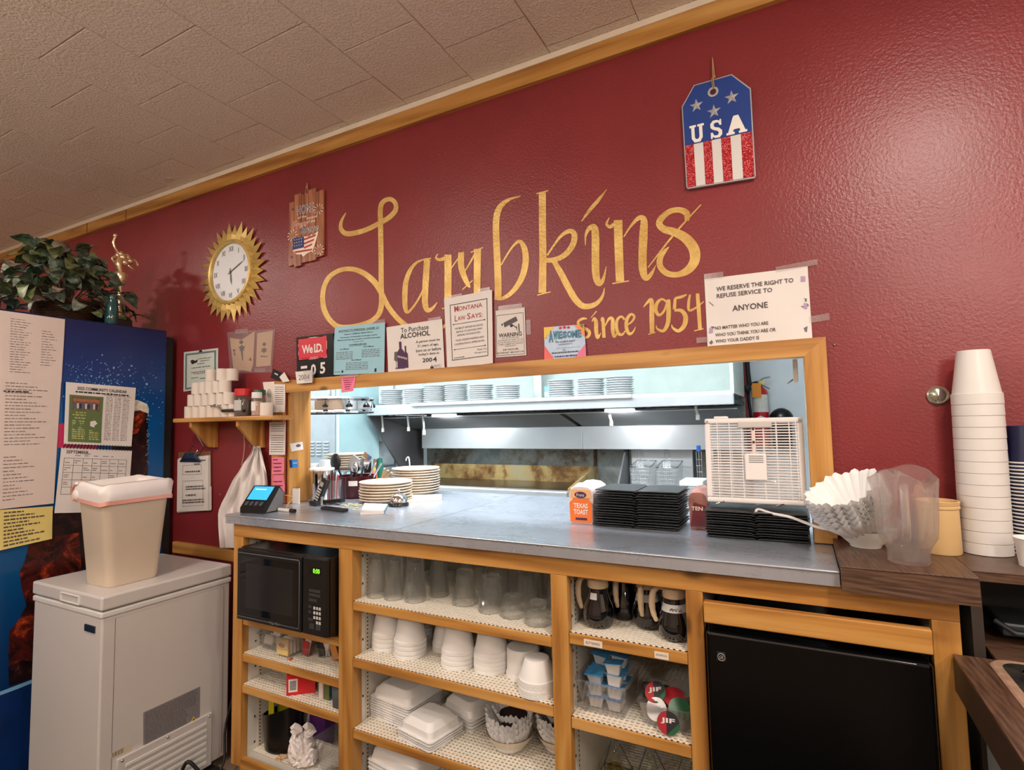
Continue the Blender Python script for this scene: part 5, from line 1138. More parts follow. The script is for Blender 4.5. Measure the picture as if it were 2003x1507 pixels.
hl(MB().tube([(HX0 + .02, 3.45, 1.50), (HX1, 3.45, 1.50)], .005, 8)).build('baffle_rail', STL2, HD)
hl(MB().box(HX0 + .02, HX1, 3.335, 3.99, 1.525, 1.55)).build('filter_bank', mat('filter_black', (24, 24, 24), .6), HD)
fsl = MB()
for k in range(46): fsl.box(HX0 + .06 + k * .057, HX0 + .085 + k * .057, 3.40, 3.44, 1.518, 1.525)
hl(fsl).build('filter_fin', mat('filter_grey', (92, 90, 88), .5, .6), HD)['kind'] = 'stuff'
hl(MB().rbox(HX0 + .14, -1.405, 3.80, 3.83, 1.237, 1.405, .004)).build('splash_band', STL2, HD)
hl(MB().rbox(-1.403, HX1, 3.80, 3.83, 1.237, 1.405, .004)).build('splash_band', STL2, HD)
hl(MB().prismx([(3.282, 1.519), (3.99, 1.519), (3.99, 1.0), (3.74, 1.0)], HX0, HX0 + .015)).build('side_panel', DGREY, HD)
for u, v in ((752, 838), (802, 836), (832, 843), (1195, 824), (1363, 812)):
    p = at(u, v, 3.43); hl(MB().tube([(p.x, 3.40, 1.52), (p.x, 3.41, p.z + .03), (p.x + .01, 3.40, p.z)], .008, 8).cyl((p.x + .01, 3.40, p.z - .03), .012, .032, 8)).build('nozzle', mat('nozzle_white', (214, 210, 200), .5), HD)
for x_ in (-2.35, -1.0):          # glowing bars and fill lights, added to brighten the shaded band under the hood
    hl(MB().rbox(x_ - .09, x_ + .09, 3.36, 3.44, 1.495, 1.518, .006)).build('hood_fill_bar', mat('fill_bar_glow', (240, 244, 240), .3, emit=(235, 245, 250), es=1.2), HD)
    area('hood_fill_light', (x_, 3.42, 1.49), .16, 7.0, COOL, rot=(math.radians(38), 0, 0), sy=.06)
# galvanised back wall and griddle
GALV = stained('galvanised_stained', (118, 122, 121), [(140, 144, 142), (130, 126, 116), (96, 82, 66)], 3.0, .45, .35)
hl(MB().box(HX0 + .02, HX1, 4.035, 4.05, .5, 1.58)).build('splash_sheet', GALV, HD)
hl(MB().box(-1.40, -1.38, 4.02, 4.034, .9, 1.25)).build('splash_seam', stained('rusty_seam', (60, 40, 28), [(90, 60, 40), (40, 26, 20)], 9, .6, .3), HD)
GR = thing('flat_top_griddle', 'greasy flat-top griddle under the hood', 'griddle', (-1.95, 3.65, 0)); gl_ = lambda m_: loc(m_, GR)
GREASE = stained('greasy_steel', (168, 156, 122), [(176, 150, 96), (126, 90, 48), (44, 32, 24)], 1.7, .4, .35)
gl_(MB().rbox(-2.85, -1.37, 3.42, 3.97, .80, .965, .004)).build('body', STL2, GR)
gl_(MB().box(-2.85, -1.37, 3.43, 3.95, .9652, .975)).build('cooking_plate', steel('griddle_plate', (128, 116, 102), .3), GR)
gl_(MB().rbox(-2.85, -1.36, 3.36, 3.43, .93, .982, .008)).build('front_rail', STL2, GR)
gl_(MB().box(-2.85, -1.37, 3.955, 3.97, .975, 1.098)).build('back_splash', GREASE, GR)
gl_(MB().prismx([(3.40, .97), (3.97, .97), (3.97, 1.10), (3.92, 1.10), (3.40, 1.0)], -1.369, -1.35)).build('side_splash', GREASE, GR)
for lx in (-2.8, -1.42):
    for ly in (3.48, 3.92): gl_(MB().box(lx - .02, lx + .02, ly - .02, ly + .02, 0, .80)).build('leg', STL2, GR)
# pot on the griddle end
p = at(803, 915, 3.6); PT = thing('sauce_pot', 'small steel pot with a white ladle at the griddle end', 'pot', (p.x, 3.6, .976))
MB().lathe([(.0001, 0), (.055, 0), (.058, .004), (.058, .12), (.061, .122), (.056, .12), (.054, .006), (.0001, .006)], 20).build('pot_body', STL2, PT)
MB().tube([(.058, 0, .10), (.12, 0, .11), (.17, 0, .10)], .008, 8).build('pot_handle', MATTEBLACK, PT)
MB().tube(smooth_path([(0, 0, .05), (-.01, 0, .16), (-.02, 0, .2), (-.04, 0, .19), (-.045, 0, .17)]), .006, 8).build('ladle', WHITE, PT)
# fryer with two baskets
p = at(1278, 920, 3.7); FY = thing('deep_fryer', 'steel deep fryer with raised back plate under the hood', 'fryer', (p.x, 3.75, 0))
w_ = zsz(1212, 1352, 910, 3.7) / 2
MB().rbox(-w_, w_, -.28, .24, .05, .98, .004).build('body', STL2, FY); MB().rbox(-w_ * .86, w_ * .93, .16, .19, .98, 1.235, .003).build('back_plate', STL2, FY)
MB().prismx([(-.12, .98), (.19, .98), (.19, 1.27), (.14, 1.27)], -w_ - .0, -w_ + .012).build('side_splash', DGREY, FY)
for lx in (-w_ + .04, w_ - .04): MB().box(lx - .02, lx + .02, -.2, .2, 0, .05).build('leg', MATTEBLACK, FY)
def basket(x0, x1, lb):
    c = (x0 + x1) / 2; t_ = thing('fryer_basket', lb, 'fryer basket', (p.x + c, 3.75, .982)); W_ = (x1 - x0) / 2
    b = MB(); z0, z1 = .02, .145; y0, y1 = -.10, .10
    fr = [(-W_, y0, z1), (W_, y0, z1), (W_, y1, z1 + .03), (-W_, y1, z1 + .03)]
    b.tube(fr, .004, 6, True); b.tube([(q[0] * .85, q[1] * .9, z0 - .015) for q in fr], .004, 6, True); b.build('rim', CHROME, t_)
    b = MB()
    for k in range(11):
        f = k / 10
        for (A, B) in ((fr[0], fr[1]), (fr[3], fr[2])):
            q = tuple(A[i] + (B[i] - A[i]) * f for i in range(3)); b.tube([q, (q[0] * .85, q[1] * .9, z0 - .012)], .0013, 4)
        for (A, B) in ((fr[0], fr[3]), (fr[1], fr[2])):
            q = tuple(A[i] + (B[i] - A[i]) * f for i in range(3)); b.tube([q, (q[0] * .85, q[1] * .9, z0 - .012)], .0013, 4)
    for k in range(5):
        f = k / 5; b.tube([(q[0] * (.85 + .15 * f), q[1] * (.9 + .1 * f), z0 + (q[2] - z0) * f) for q in fr], .0013, 4, True)
    b.build('wire_mesh', STL2, t_)['kind'] = 'stuff'
    b = MB()
    for k in (-1, -.5, 0, .5, 1): b.tube([(k * .02, y0, z1), (k * .02, y0 + .04, z1 + .07), (k * .014, y0 + .02, z1 + .12)], .0016, 4)
    b.build('handle', CHROME, t_)
basket(-w_ * .62, -w_ * .04, 'left wire fryer basket resting on the deep fryer'); basket(w_ * .12, w_ * .70, 'right wire fryer basket resting on the deep fryer')
p = at(1362, 892, 3.6); t = thing('blue_handled_basket', 'wire skimmer with blue handle hanging by the fryer', 'skimmer', (p.x, 3.70, p.z))
MB().rbox(-.012, .012, -.01, .012, .02, .06, .004).build('grip', mat('blue_grip', (30, 96, 190), .4), t)
b = MB()
for k in (-1, 0, 1): b.tube([(k * .016, 0, .02), (k * .014, 0, -.2)], .002, 5)
for k in range(5): b.tube([(-.018, 0, -.03 - .04 * k), (.018, 0, -.03 - .04 * k)], .0016, 5)
b.build('wires', CHROME, t)
p = at(1357, 925, 3.34); t = thing('steel_pan_insert', 'steel pan insert beside the fryer behind the fan', 'pan', (p.x, 3.34, .93)); MB().rbox(-.06, .06, -.1, .1, 0, .13, .004).build('pan', STL2, t); MB().rbox(-.065, .065, -.105, .105, .1305, .16, .004).build('pan_lid', WHITE, t); MB().box(-.05, .05, -.08, .08, -.93, -.001).build('stand', STL2, t)
# plates on the hood shelf
PLT = mat('white_china', (206, 210, 212), .22, var=.02)
def plate_mesh(r, h, m_, nm='dinner_plate', dish=.5):
    b = MB(); b.lathe([(.0001, .003), (r * .55, .003), (r * .60, 0), (r * .64, .0), (r * .66, .003), (r * .93, h * .75), (r, h), (r * .995, h + .0035), (r * .93, h * .75 + .005), (r * .66, .0075), (.0001, .0065)], 24)
    return b.build(nm, m_)
pk = plate_mesh(.090, .016, PLT); pk_used = False
stk = [(766, 8), (812, 8), (851, 9), (892, 9), (941, 8), (993, 7), (1097, 8), (1156, 8), (1213, 8)]
ORD = ('leftmost', 'second', 'third', 'fourth', 'fifth', 'sixth', 'seventh', 'eighth', 'rightmost')
for i, (u, n) in enumerate(stk):
    x = at(u, 780, 3.45).x
    for k in range(n):
        if not pk_used: o = pk; pk_used = True
        else: o = pk.copy(); COL.objects.link(o)
        o.location = (x + random.uniform(-.004, .004), 3.45 + random.uniform(-.004, .004), 1.6006 + k * .0148)
        o.rotation_euler = (0, 0, random.uniform(0, 6))
        tag(o, '%s white plate of the %s plate stack on the hood shelf' % (nth(k, n), ORD[i]), 'plate', 'white plates stacked on the hood shelf')
p = at(1070, 772, 3.5); t = thing('light_blue_carton', 'light blue carton beside the plates on the hood shelf', 'box', (p.x, 3.55, 1.601)); MB().rbox(-.02, .02, -.05, .05, 0, .09, .002).build('carton', mat('light_blue_card', (120, 190, 214), .5), t); MB().box(-.0201, .0205, -.0505, -.05, .02, .05).build('carton_label', PAPER, t)
t = thing('grey_flue_post', 'grey metal post rising behind the plate stacks', 'post', (at(1054, 750, 3.9).x, 3.9, 1.601)); MB().rbox(-.035, .035, -.03, .03, 0, .6, .004).build('column', STL2, t); MB().rbox(-.05, .05, -.04, .04, .6, .62, .004).build('cap', STL2, t)
# right part of the kitchen: red post, pipe, extinguisher
x0, x1 = at(1443, 740, 4.18).x, at(1462, 740, 4.18).x
struct(MB().box(x0, x1, 4.18, 4.249, 0, KZ - .001).build('trim_4', mat('kitchen_red', (150, 38, 44), .45)))
t = thing('black_gas_pipe', 'black gas pipe with elbow beside the red kitchen post', 'pipe', (at(1464, 760, 4.1).x, 4.12, 1.6))
pe = [tuple(at(u, v, 4.12) - Vector(t.location)) for u, v in ((1460, 690), (1463, 730), (1466, 752), (1462, 760), (1450, 763), (1436, 764))]
MB().tube(pe, .016, 10).build('pipe', MATTEBLACK, t); MB().ball(pe[3], .026, 10, 8).build('elbow', mat('dark_iron', (52, 54, 56), .5, .6), t)
MB().tube([pe[0], (pe[0][0], 0, KZ - 1.6)], .016, 10).build('pipe_riser', MATTEBLACK, t)
p = at(1489, 815, 4.18); FE = thing('fire_extinguisher', 'red fire extinguisher with orange tag on the kitchen wall', 'fire extinguisher', (p.x, 4.17, 1.24))
REDX = mat('extinguisher_red', (196, 24, 40), .3)
MB().lathe([(.0001, 0), (.046, 0), (.05, .01), (.05, .36), (.045, .39), (.025, .41), (.018, .42)], 24).build('cylinder', REDX, FE)
MB().lathe([(.0506, .24), (.0506, .36)], 24).build('label', mat('extinguisher_label', (226, 220, 206), .5, var=.1, vs=60), FE)
MB().lathe([(.018, .42), (.018, .44), (.012, .46), (.0001, .46)], 12).build('valve', CHROME, FE)
MB().tube([(-.01, 0, .45), (.03, -.02, .475), (.07, -.03, .48)], .006, 6).tube([(-.01, 0, .44), (.03, -.02, .42), (.065, -.03, .40)], .006, 6).build('lever', STL2, FE)
MB().tube(smooth_path([(-.015, 0, .45), (-.06, -.01, .43), (-.075, -.01, .35), (-.065, -.01, .24), (-.05, -.01, .1)]), .009, 8).build('hose', MATTEBLACK, FE)
MB().add([(-.045, -.06, .44), (.012, -.062, .44), (.012, -.058, .34), (-.045, -.056, .34)], [(3, 2, 1, 0)]).build('orange_tag', mat('orange_tag', (244, 150, 40), .6), FE); MB().rbox(.0, .035, -.056, -.05, .43, .455, .002).build('yellow_tag', mat('yellow_tag', (240, 216, 120), .6), FE)
MB().add([(-.03, -.0525, .2), (0, -.0535, .215), (.03, -.0525, .2), (0, -.0535, .185)], [(3, 2, 1, 0)]).build('emblem', PAPER, FE)
MB().box(-.02, .02, .05, .078, .2, .34).build('wall_bracket', STL2, FE)
p = at(1526, 812, 3.9); t = thing('black_wall_dispenser', 'black rounded dispenser on the kitchen wall behind the fan', 'dispenser', (p.x, 4.17, 1.33)); MB().ball((0, 0, .1), .075, 16, 10, (1, .7, 1)).build('cover', BLACK, t); MB().rbox(-.06, .06, -.05, .07, -.1, .1, .01).build('housing', BLACK, t); MB().box(-.04, .04, .07, .078, -.05, .12).build('mount', MATTEBLACK, t)
t = thing('hanging_utensil', 'grey utensil hanging at the right end of the opening', 'utensil', at(1557, 735, 1.875)); o_ = Vector(t.location)
MB().tube(smooth_path([tuple(at(u, v, 1.875) - o_) for u, v in ((1560, 712), (1553, 719), (1556, 728), (1561, 731))]), .0022, 6).build('hook_wire', MATTEBLACK, t); MB().tube([at(1560, 737, 1.875) - o_, at(1548, 745, 1.875) - o_, at(1540, 751, 1.875) - o_], [.003, .0026, .0012], 6).build('rod', DGREY, t)
MB().rbox(-.008, .006, -.006, .006, -.02, .05, .002).build('clip', WHITE, t)
struct(MB().rbox(.08, .12, 2.3, 3.4, 0, 2.05, .004).build('door_1', WHITE))
# left part of the kitchen
p0 = at(600, 850, 3.05); p1 = at(655, 850, 3.05)
t = thing('steel_refrigerator', 'grey sheet-metal refrigerator back seen at the left of the opening', 'refrigerator', (p1.x - .35, 3.4, 0)); X_ = p1.x - t.location.x
GM = mat('grey_sheet', (150, 158, 162), .5, .3, var=.08)
MB().rbox(X_ - .75, X_, -.35, .12, .05, 2.0, .005).build('body', GM, t); MB().rbox(X_ - .0, X_ + .03, -.34, .11, .06, 1.98, .005).build('door', mat('pale_blue_door', (180, 214, 218), .4), t)
for lx in (X_ - .7, X_ - .05): MB().box(lx - .02, lx + .02, -.3, .1, 0, .05).build('leg', MATTEBLACK, t)
for c in range(4):
    for r in range(5): MB().rbox(X_ - .34 + c * .075, X_ - .285 + c * .075, -.358, -.35, 1.22 + .024 * r, 1.23 + .024 * r, .002).build('vent_louvre', STL2, t)
t = thing('white_storage_bin', 'white plastic storage bin on the far kitchen shelving', 'bin', (at(690, 850, 3.75).x, 3.75, 1.08)); hw = zsz(664, 712, 850, 3.75) / 2
MB().rbox(-hw, hw, -.12, .15, 0, .34, .01).build('bin_body', WHITE, t); MB().rbox(-hw - .008, hw + .008, -.13, .16, .341, .37, .008).build('bin_lid', WHITE, t)
t2 = thing('blue_crate', 'dark blue crate standing on the white storage bin', 'crate', (at(690, 815, 3.75).x, 3.75, 1.4505)); MB().rbox(-hw * .8, hw * .8, -.11, .13, 0, .16, .006).build('crate_body', mat('crate_blue', (36, 70, 150), .4), t2); MB().rbox(-hw * .84, hw * .84, -.12, .14, .161, .18, .004).build('crate_rim', mat('crate_blue'), t2)
t = thing('paper_towel_dispenser', 'white paper towel dispenser on the far kitchen wall', 'dispenser', (at(728, 850, 4.15).x, 4.19, 1.28)); hw = zsz(717, 738, 850, 4.15) / 2
MB().rbox(-hw, hw, -.08, .055, 0, .28, .012).build('cover', WHITE, t); MB().rbox(-hw * .9, hw * .9, -.07, .05, .281, .38, .01).build('upper_case', mat('pale_grey_plastic', (200, 210, 212), .4), t); MB().rbox(-hw * .3, hw * .3, -.06, .04, -.05, -.001, .006).build('spout', STL2, t)
sh_ = thing('wire_shelving', 'white shelving rack at the far left of the kitchen', 'shelving', (at(690, 850, 3.75).x, 3.8, 0)); hw = .28
for z_ in (.4, .75, 1.064): MB().rbox(-hw, hw, -.2, .22, z_, z_ + .015, .003).build('shelf', STL2, sh_)
for lx in (-hw + .01, hw - .01):
    for ly in (-.19, .21): MB().cyl((lx, ly, 0), .01, 1.9, 8).build('post', CHROME, sh_)

# ================================================================ ticket wheel under the head jamb
xl, xr = at(563, 790, 1.99).x, at(722, 790, 1.99).x; TWX = at(644, 790, 2.13).x; TWR = (xr - xl) / 2 * .80
TWL = thing('ticket_wheel', 'round chrome order ticket wheel hanging at the left of the opening', 'ticket wheel', (TWX, 2.13, 1.51))
b = MB(); b.lathe([(TWR + .006, .0), (TWR + .01, .006), (TWR + .004, .014), (TWR, .018), (TWR, .062), (TWR + .004, .066), (TWR + .012, .072), (TWR + .006, .082), (TWR - .004, .08), (TWR - .006, .0), (TWR + .006, 0)], 40); b.build('band', CHROME, TWL)
MB().lathe([(.0001, .07), (TWR - .006, .07), (TWR - .006, .074), (.0001, .074)], 32).build('top_plate', CHROME, TWL)
MB().cyl((0, 0, .074), .012, KZ - 1.584, 10).build('spindle', CHROME, TWL)
for k in range(12):
    a = 2 * PI * k / 12 + .2; c = Vector((math.cos(a), math.sin(a), 0)); b = MB()
    b.tube([c * (TWR + .003) + Vector((0, 0, .06)), c * (TWR + .008) + Vector((0, 0, .04))], .002, 5); e = Vector((-c.y, c.x, 0))
    b.ball(c * (TWR + .010) + e * .007 + Vector((0, 0, .035)), .007, 8, 6); b.ball(c * (TWR + .010) - e * .007 + Vector((0, 0, .035)), .007, 8, 6); b.ball(c * (TWR + .010) + Vector((0, 0, .042)), .006, 8, 6); b.build('ticket_clip', MATTEBLACK, TWL)

# ================================================================ things on the steel counter
C0 = CTR + .0006
CREAMC = mat('cream_china', (226, 208, 188), .28, var=.03)
cp0 = plate_mesh(.125, .017, CREAMC); cpu = False
def cplates(x, y, n, z0, lab, r=1.0):
    global cpu
    for k in range(n):
        if not cpu: o = cp0; cpu = True
        else: o = cp0.copy(); COL.objects.link(o)
        o.location = (x + random.uniform(-.003, .003), y + random.uniform(-.003, .003), z0 + k * .0125); o.scale = (r, r, 1); o.rotation_euler = (0, 0, random.uniform(0, 6))
        tag(o, nth(k, n) + ' cream plate of ' + lab, 'plate', 'cream plates stacked on the counter')
cplates(-1.700, 1.985, 7, C0, 'the short plate stack beside the call bell', .97)
cplates(-1.742, 2.262, 10, C0, 'the taller plate stack nearest the griddle', .97)
# steel riser with a plate stack behind
t = thing('steel_riser', 'low steel riser at the back of the counter holding plates and foam cups', 'riser', (-2.2, 2.28, C0)); t.location = (-1.97, 2.28, C0)
MB().rbox(-.03, .17, -.1, .1, .105, .115, .003).build('riser_top', STL2, t)
for lx in (-.02, .16):
    for ly in (-.09, .09): MB().box(lx - .006, lx + .006, ly - .006, ly + .006, 0, .1045).build('leg', STL2, t)
_ = [o for o in t.children]
cplates(-1.97 + .0, 2.28, 1, 9, 'x') if False else None
XC = at(675, 890, 2.28).x
for c_ in t.children:
    for v_ in c_.data.vertices: v_.co.x += (XC + 1.97) - .07
cplates(XC + .005, 2.28, 6, C0 + .1158, 'the raised plate stack behind the utensil crock', .92)
# foam cups upside down, left behind the jamb
def foam_cup_mesh(rt, rb, h, name='foam_cup', m_=FOAM, seg=24):      # inverted cup, rim down
    b = MB(); b.lathe([(rt - .002, 0), (rt + .002, 0), (rt + .0025, .004), (rt + .002, .012), (rt - .001, .014), (rb, h - .003), (rb - .002, h), (.0001, h), (.0001, h - .003), (rb - .0022, h - .004), (rt - .003, .012), (rt - .002, 0)], seg); return b.build(name, m_)
fc = foam_cup_mesh(.042, .03, .1); fcu = False
for i, (u, y, n) in enumerate(((614, 2.05, 4), (638, 2.06, 5))):
    x = at(u, 940, y).x
    for k in range(n):
        if not fcu: o = fc; fcu = True
        else: o = fc.copy(); COL.objects.link(o)
        o.location = (x, y, C0 + k * .02)
        tag(o, nth(k, n) + ' white foam cup of the %s upturned stack behind the steel canister' % ('left', 'middle', 'right')[i], 'cup', 'upturned foam cups at the back of the counter')
# steel canister with plastic bag
p = atz(598, 985, C0); t = thing('steel_canister', 'tall polished steel canister with white liner by the jamb', 'canister', (p.x + .022, p.y + .075, C0))
MB().lathe([(.0001, 0), (.05, 0), (.052, .003), (.052, .15), (.054, .152), (.050, .152), (.049, .004), (.0001, .004)], 28).build('canister_body', CHROME, t)
b = MB(); b.lathe([(.0545, .145), (.056, .153), (.05, .157), (.047, .15), (.047, .12)], 28, rfn=lambda a, r, z: r + .0025 * math.sin(9 * a) + .0015 * math.sin(17 * a)); b.build('bag_liner', BAG, t)
t = thing('spiral_notepad', 'small white spiral notepad leaning on the jamb', 'notepad', (OPL + .036, 1.785, C0)); b = MB()
MB().box(-.022, .022, 0, .006, 0, .07).build('pages', PAPER, t); 
for k in range(7): b.tube([(-.018 + .006 * k + .0015 * math.cos(a), .003 + .004 * math.sin(a), .07 + .004 * math.cos(a)) for a in [j * PI / 4 for j in range(8)]], .0006, 4, True)
b.build('spiral', MATTEBLACK, t)['kind'] = 'stuff'
# cordless phone handset on a dock
p = atz(612, 990, C0); t = thing('cordless_phone', 'black cordless phone handset leaning in its cradle', 'phone', (p.x, p.y + .02, C0), -.25)
T_ = Matrix.Rotation(-.28, 4, 'X') @ Matrix.Rotation(.22, 4, 'Y')
MB().rbox(-.022, .022, -.012, .012, .004, .125, .006, T=T_).build('handset', BLACK, t); MB().rbox(-.014, .014, -.0128, -.0118, .085, .105, .0004, T=T_).build('screen', mat('lcd_grey', (150, 158, 150), .3), t)
b = MB()
for r in range(5):
    for c in range(3): MB().rbox(-.015 + c * .0115, -.007 + c * .0115, -.0138, -.0119, .022 + r * .0115, .029 + r * .0115, .0008, T=T_).build('key', mat('key_grey', (196, 196, 192), .5), t)
MB().rbox(-.03, .03, -.02, .04, 0, .02, .004).build('cradle', BLACK, t)
# clear cup of pens
p = atz(640, 982, C0); t = thing('pen_cup', 'clear plastic cup crowded with pens beside the phone', 'cup', (p.x + .02, p.y + .02, C0))
MB().lathe([(.0001, .002), (.03, .002), (.036, .10), (.035, .10), (.029, .004), (.0001, .004)], 24).build('cup', CLEARP, t)
rnd = random.Random(4); pc = [mat('pen_grey', (120, 124, 130), .35), mat('pen_silver', (190, 190, 194), .3, .7), mat('pen_black', (30, 30, 34), .35), mat('pen_red', (190, 30, 50), .35), mat('pen_blue', (60, 80, 140), .35)]
for k in range(13):
    a = rnd.uniform(0, 6.28); r = rnd.uniform(.005, .022); q = Vector((r * math.cos(a), r * math.sin(a), .006)); e = Vector((q.x * 1.7, q.y * 1.7, rnd.uniform(.115, .15)))
    MB().tube([q, q.lerp(e, .9), e], [.0038, .0038, .002], 6).build('pen', pc[k % 4 if k != 4 else 3], t)
MB().rbox(-.02, -.004, -.03, -.026, .012, .04, .002).build('red_tag', mat('pen_red'), t)
# maroon crock with utensils
p = atz(683, 976, C0); t = thing('utensil_crock', 'maroon crock full of kitchen utensils', 'crock', (p.x - .02, p.y + .075, C0))
MB().lathe([(.0001, 0), (.082, 0), (.09, .01), (.094, .1), (.096, .105), (.09, .105), (.088, .012), (.0001, .012)], 30).build('crock_body', mat('maroon_glaze', (70, 14, 20), .2), t)
MB().grid(lambda s_, q_: (.0955 * math.sin(.55 + (s_ - .5) * .45), -.0955 * math.cos(.55 + (s_ - .5) * .45), .062 + .024 * q_), 5, 1).build('paper_label', PAPER, t)
b = MB(); b.tube([(.015, -.0955, .105), (.013, -.094, .05), (.016, -.092, .004)], .001, 5); b.build('cord_strand', mat('brown_cord', (120, 80, 60), .7), t)
def utensil(nm, q, e, m_, head=None, hm=None):
    MB().tube([q, e], .005, 8).build(nm, m_, t)
    if head == 'ladle': MB().ball(e, .034, 14, 10, (1, .35, 1.25), T=None).build('ladle_bowl', hm, t)
    if head == 'spat': MB().rbox(-.028, .028, -.003, .003, 0, .07, .0014, T=Matrix.Translation(e) @ Matrix.Rotation(.5, 4, 'Y')).build('spatula_blade', hm, t)
    if head == 'spoon': MB().ball(e, .022, 12, 8, (1, .3, 1.4)).build('spoon_bowl', hm, t)
utensil('ladle_handle', Vector((-.03, -.03, .02)), Vector((-.075, -.07, .175)), MATTEBLACK, 'ladle', BLACK)
utensil('spatula_handle', Vector((0, 0, .02)), Vector((.06, -.02, .15)), DGREY, 'spat', CHROME)
utensil('spoon_handle', Vector((-.02, .02, .02)), Vector((-.02, .02, .15)), CHROME, 'spoon', CHROME)
utensil('tong_arm', Vector((.03, .0, .02)), Vector((.13, -.01, .17)), CHROME); utensil('tong_arm', Vector((.03, .02, .02)), Vector((.14, .02, .165)), CHROME)
utensil('spoon_handle', Vector((.01, -.04, .02)), Vector((.03, -.05, .145)), CHROME, 'spoon', CHROME); utensil('spatula_handle', Vector((-.01, -.03, .02)), Vector((.0, -.04, .14)), mat('teal_grip', (60, 90, 92), .4), 'spat', STL2)
# basket of condiments behind
p = atz(748, 958, C0); t = thing('condiment_basket', 'tan rectangular basket of condiments behind the plates', 'basket', (p.x - .09, 2.27, C0)); BXL = p.x - .09
t.location.x = at(733, 950, 2.27).x
MB().rbox(-.075, .075, -.045, .045, 0, .07, .006).build('basket_body', mat('tan_basket', (196, 158, 110), .6), t)
MB().cyl((-.05, .0, .07), .02, .10, 14).build('pepper_mill', BLACK, t); MB().ball((-.05, 0, .18), .019, 12, 8).build('mill_knob', BLACK, t)
for x_, m_, hh in ((.02, mat('green_bottle', (16, 106, 92), .4), .125), (-.01, mat('brown_bottle', (140, 110, 84), .4), .12)): MB().lathe([(.0001, .071), (.02, .071), (.02, hh), (.014, hh + .02), (.012, hh + .05), (.0001, hh + .052)], 16, c=(x_, .02, 0)).build('bottle', m_, t)
MB().lathe([(.0001, .071), (.018, .071), (.017, .1), (.008, .12), (.003, .135), (.0001, .135)], 14, c=(.022, -.03, 0)).build('squeeze_bottle', mat('coral_bottle', (236, 120, 100), .4), t); MB().lathe([(.012, .105), (.009, .122), (.004, .14), (.0001, .14)], 14, c=(.022, -.0295, 0)).build('bottle_cap', mat('yellow_cap', (244, 190, 70), .4), t)
for k in range(3): MB().tube([(.055, -.01 + .012 * k, .06), (.085 + .014 * k, -.02 + .012 * k, .125 - .012 * k)], .006, 6).build('wooden_stick', mat('stick_wood', (226, 180, 130), .6), t)
MB().lathe([(.0001, .0705), (.022, .0705), (.03, .1), (.028, .1), (.02, .073), (.0001, .073)], 16, c=(-.035, -.028, 0)).build('white_cup', WHITE, t)
# call bell
p = atz(770, 992, C0); t = thing('call_bell', 'chrome call bell with black base on the counter', 'bell', (p.x, p.y + .035, C0))
MB().lathe([(.0001, 0), (.042, 0), (.044, .004), (.042, .012), (.03, .018), (.0001, .018)], 28).build('bell_base', BLACK, t)
MB().lathe([(.039, .016), (.0385, .024), (.033, .04), (.02, .05), (.008, .053), (.0001, .054)], 28).build('dome', CHROME, t); MB().cyl((0, 0, .053), .0035, .012, 10).ball((0, 0, .067), .006, 10, 8).build('plunger', CHROME, t)
# order pads
def pad(name, lab, quad, h, m_, side=None):
    P_ = [atz(u, v, C0) for u, v in quad]; c = sum(P_, Vector()) / 4; t_ = thing(name, lab, 'notepad', (c.x, c.y, C0))
    MB().prismz([(q.x - c.x, q.y - c.y) for q in P_], 0, h).build('pages', m_, t_)
    if side: e = P_[2:4] if side == 2 else P_[1:3]; d = (e[1] - e[0]).normalized(); n_ = Vector((d.y, -d.x, 0)) * .0006; MB().prismz([(e[0].x - c.x, e[0].y - c.y), (e[1].x - c.x, e[1].y - c.y), (e[1].x - c.x - n_.x * 4, e[1].y - c.y - n_.y * 4), (e[0].x - c.x - n_.x * 4, e[0].y - c.y - n_.y * 4)], .0002, h + .0006).build('binding', mat('teal_binding', (110, 160, 170), .5), t_)
    return t_
pad('order_pad', 'white order pad lying in front of the call bell', [(705, 1008), (752, 1006), (759, 992), (713, 990)], .012, PAPER, 1)
pad('receipt_book', 'long narrow receipt book lying behind the call bell', [(795, 984), (864, 979), (864, 972), (798, 974)], .012, mat('ivory_pages', (232, 214, 190), .6), None)
# butter chips in wrappers
rnd = random.Random(8)
for k in range(12):
    p = atz(690 + rnd.gauss(0, 11), 990 + rnd.gauss(0, 3), C0); o = MB().rbox(-.008, .008, -.006, .006, 0, .003, .001).build('wrapped_mint', mat('gold_wrapper', (216, 206, 150), .3, .3), None, (p.x, p.y, C0 + .0032 * (k % 3)), (0, 0, rnd.uniform(0, 3)))
    tag(o, 'tiny gold wrapped mint in the small heap beside the stapler', 'candy', 'wrapped mints heaped on the counter')
# stapler
p = atz(640, 1000, C0); t = thing('stapler', 'black desk stapler with open jaw on the counter', 'stapler', (p.x + .02, p.y + .02, C0), -.15)
MB().rbox(-.075, .075, -.016, .016, 0, .012, .004).build('base', MATTEBLACK, t); MB().rbox(-.075, .06, -.013, .013, .0, .018, .005, T=Matrix.Translation((0, 0, .03)) @ Matrix.Rotation(-.12, 4, 'Y')).build('arm', BLACK, t); MB().rbox(-.075, .05, -.008, .008, .022, .029, .002, T=Matrix.Rotation(-.06, 4, 'Y')).build('magazine', CHROME, t); MB().cyl((-.06, -.018, .02), .006, .036, 10, T=None).build('hinge', CHROME, t)
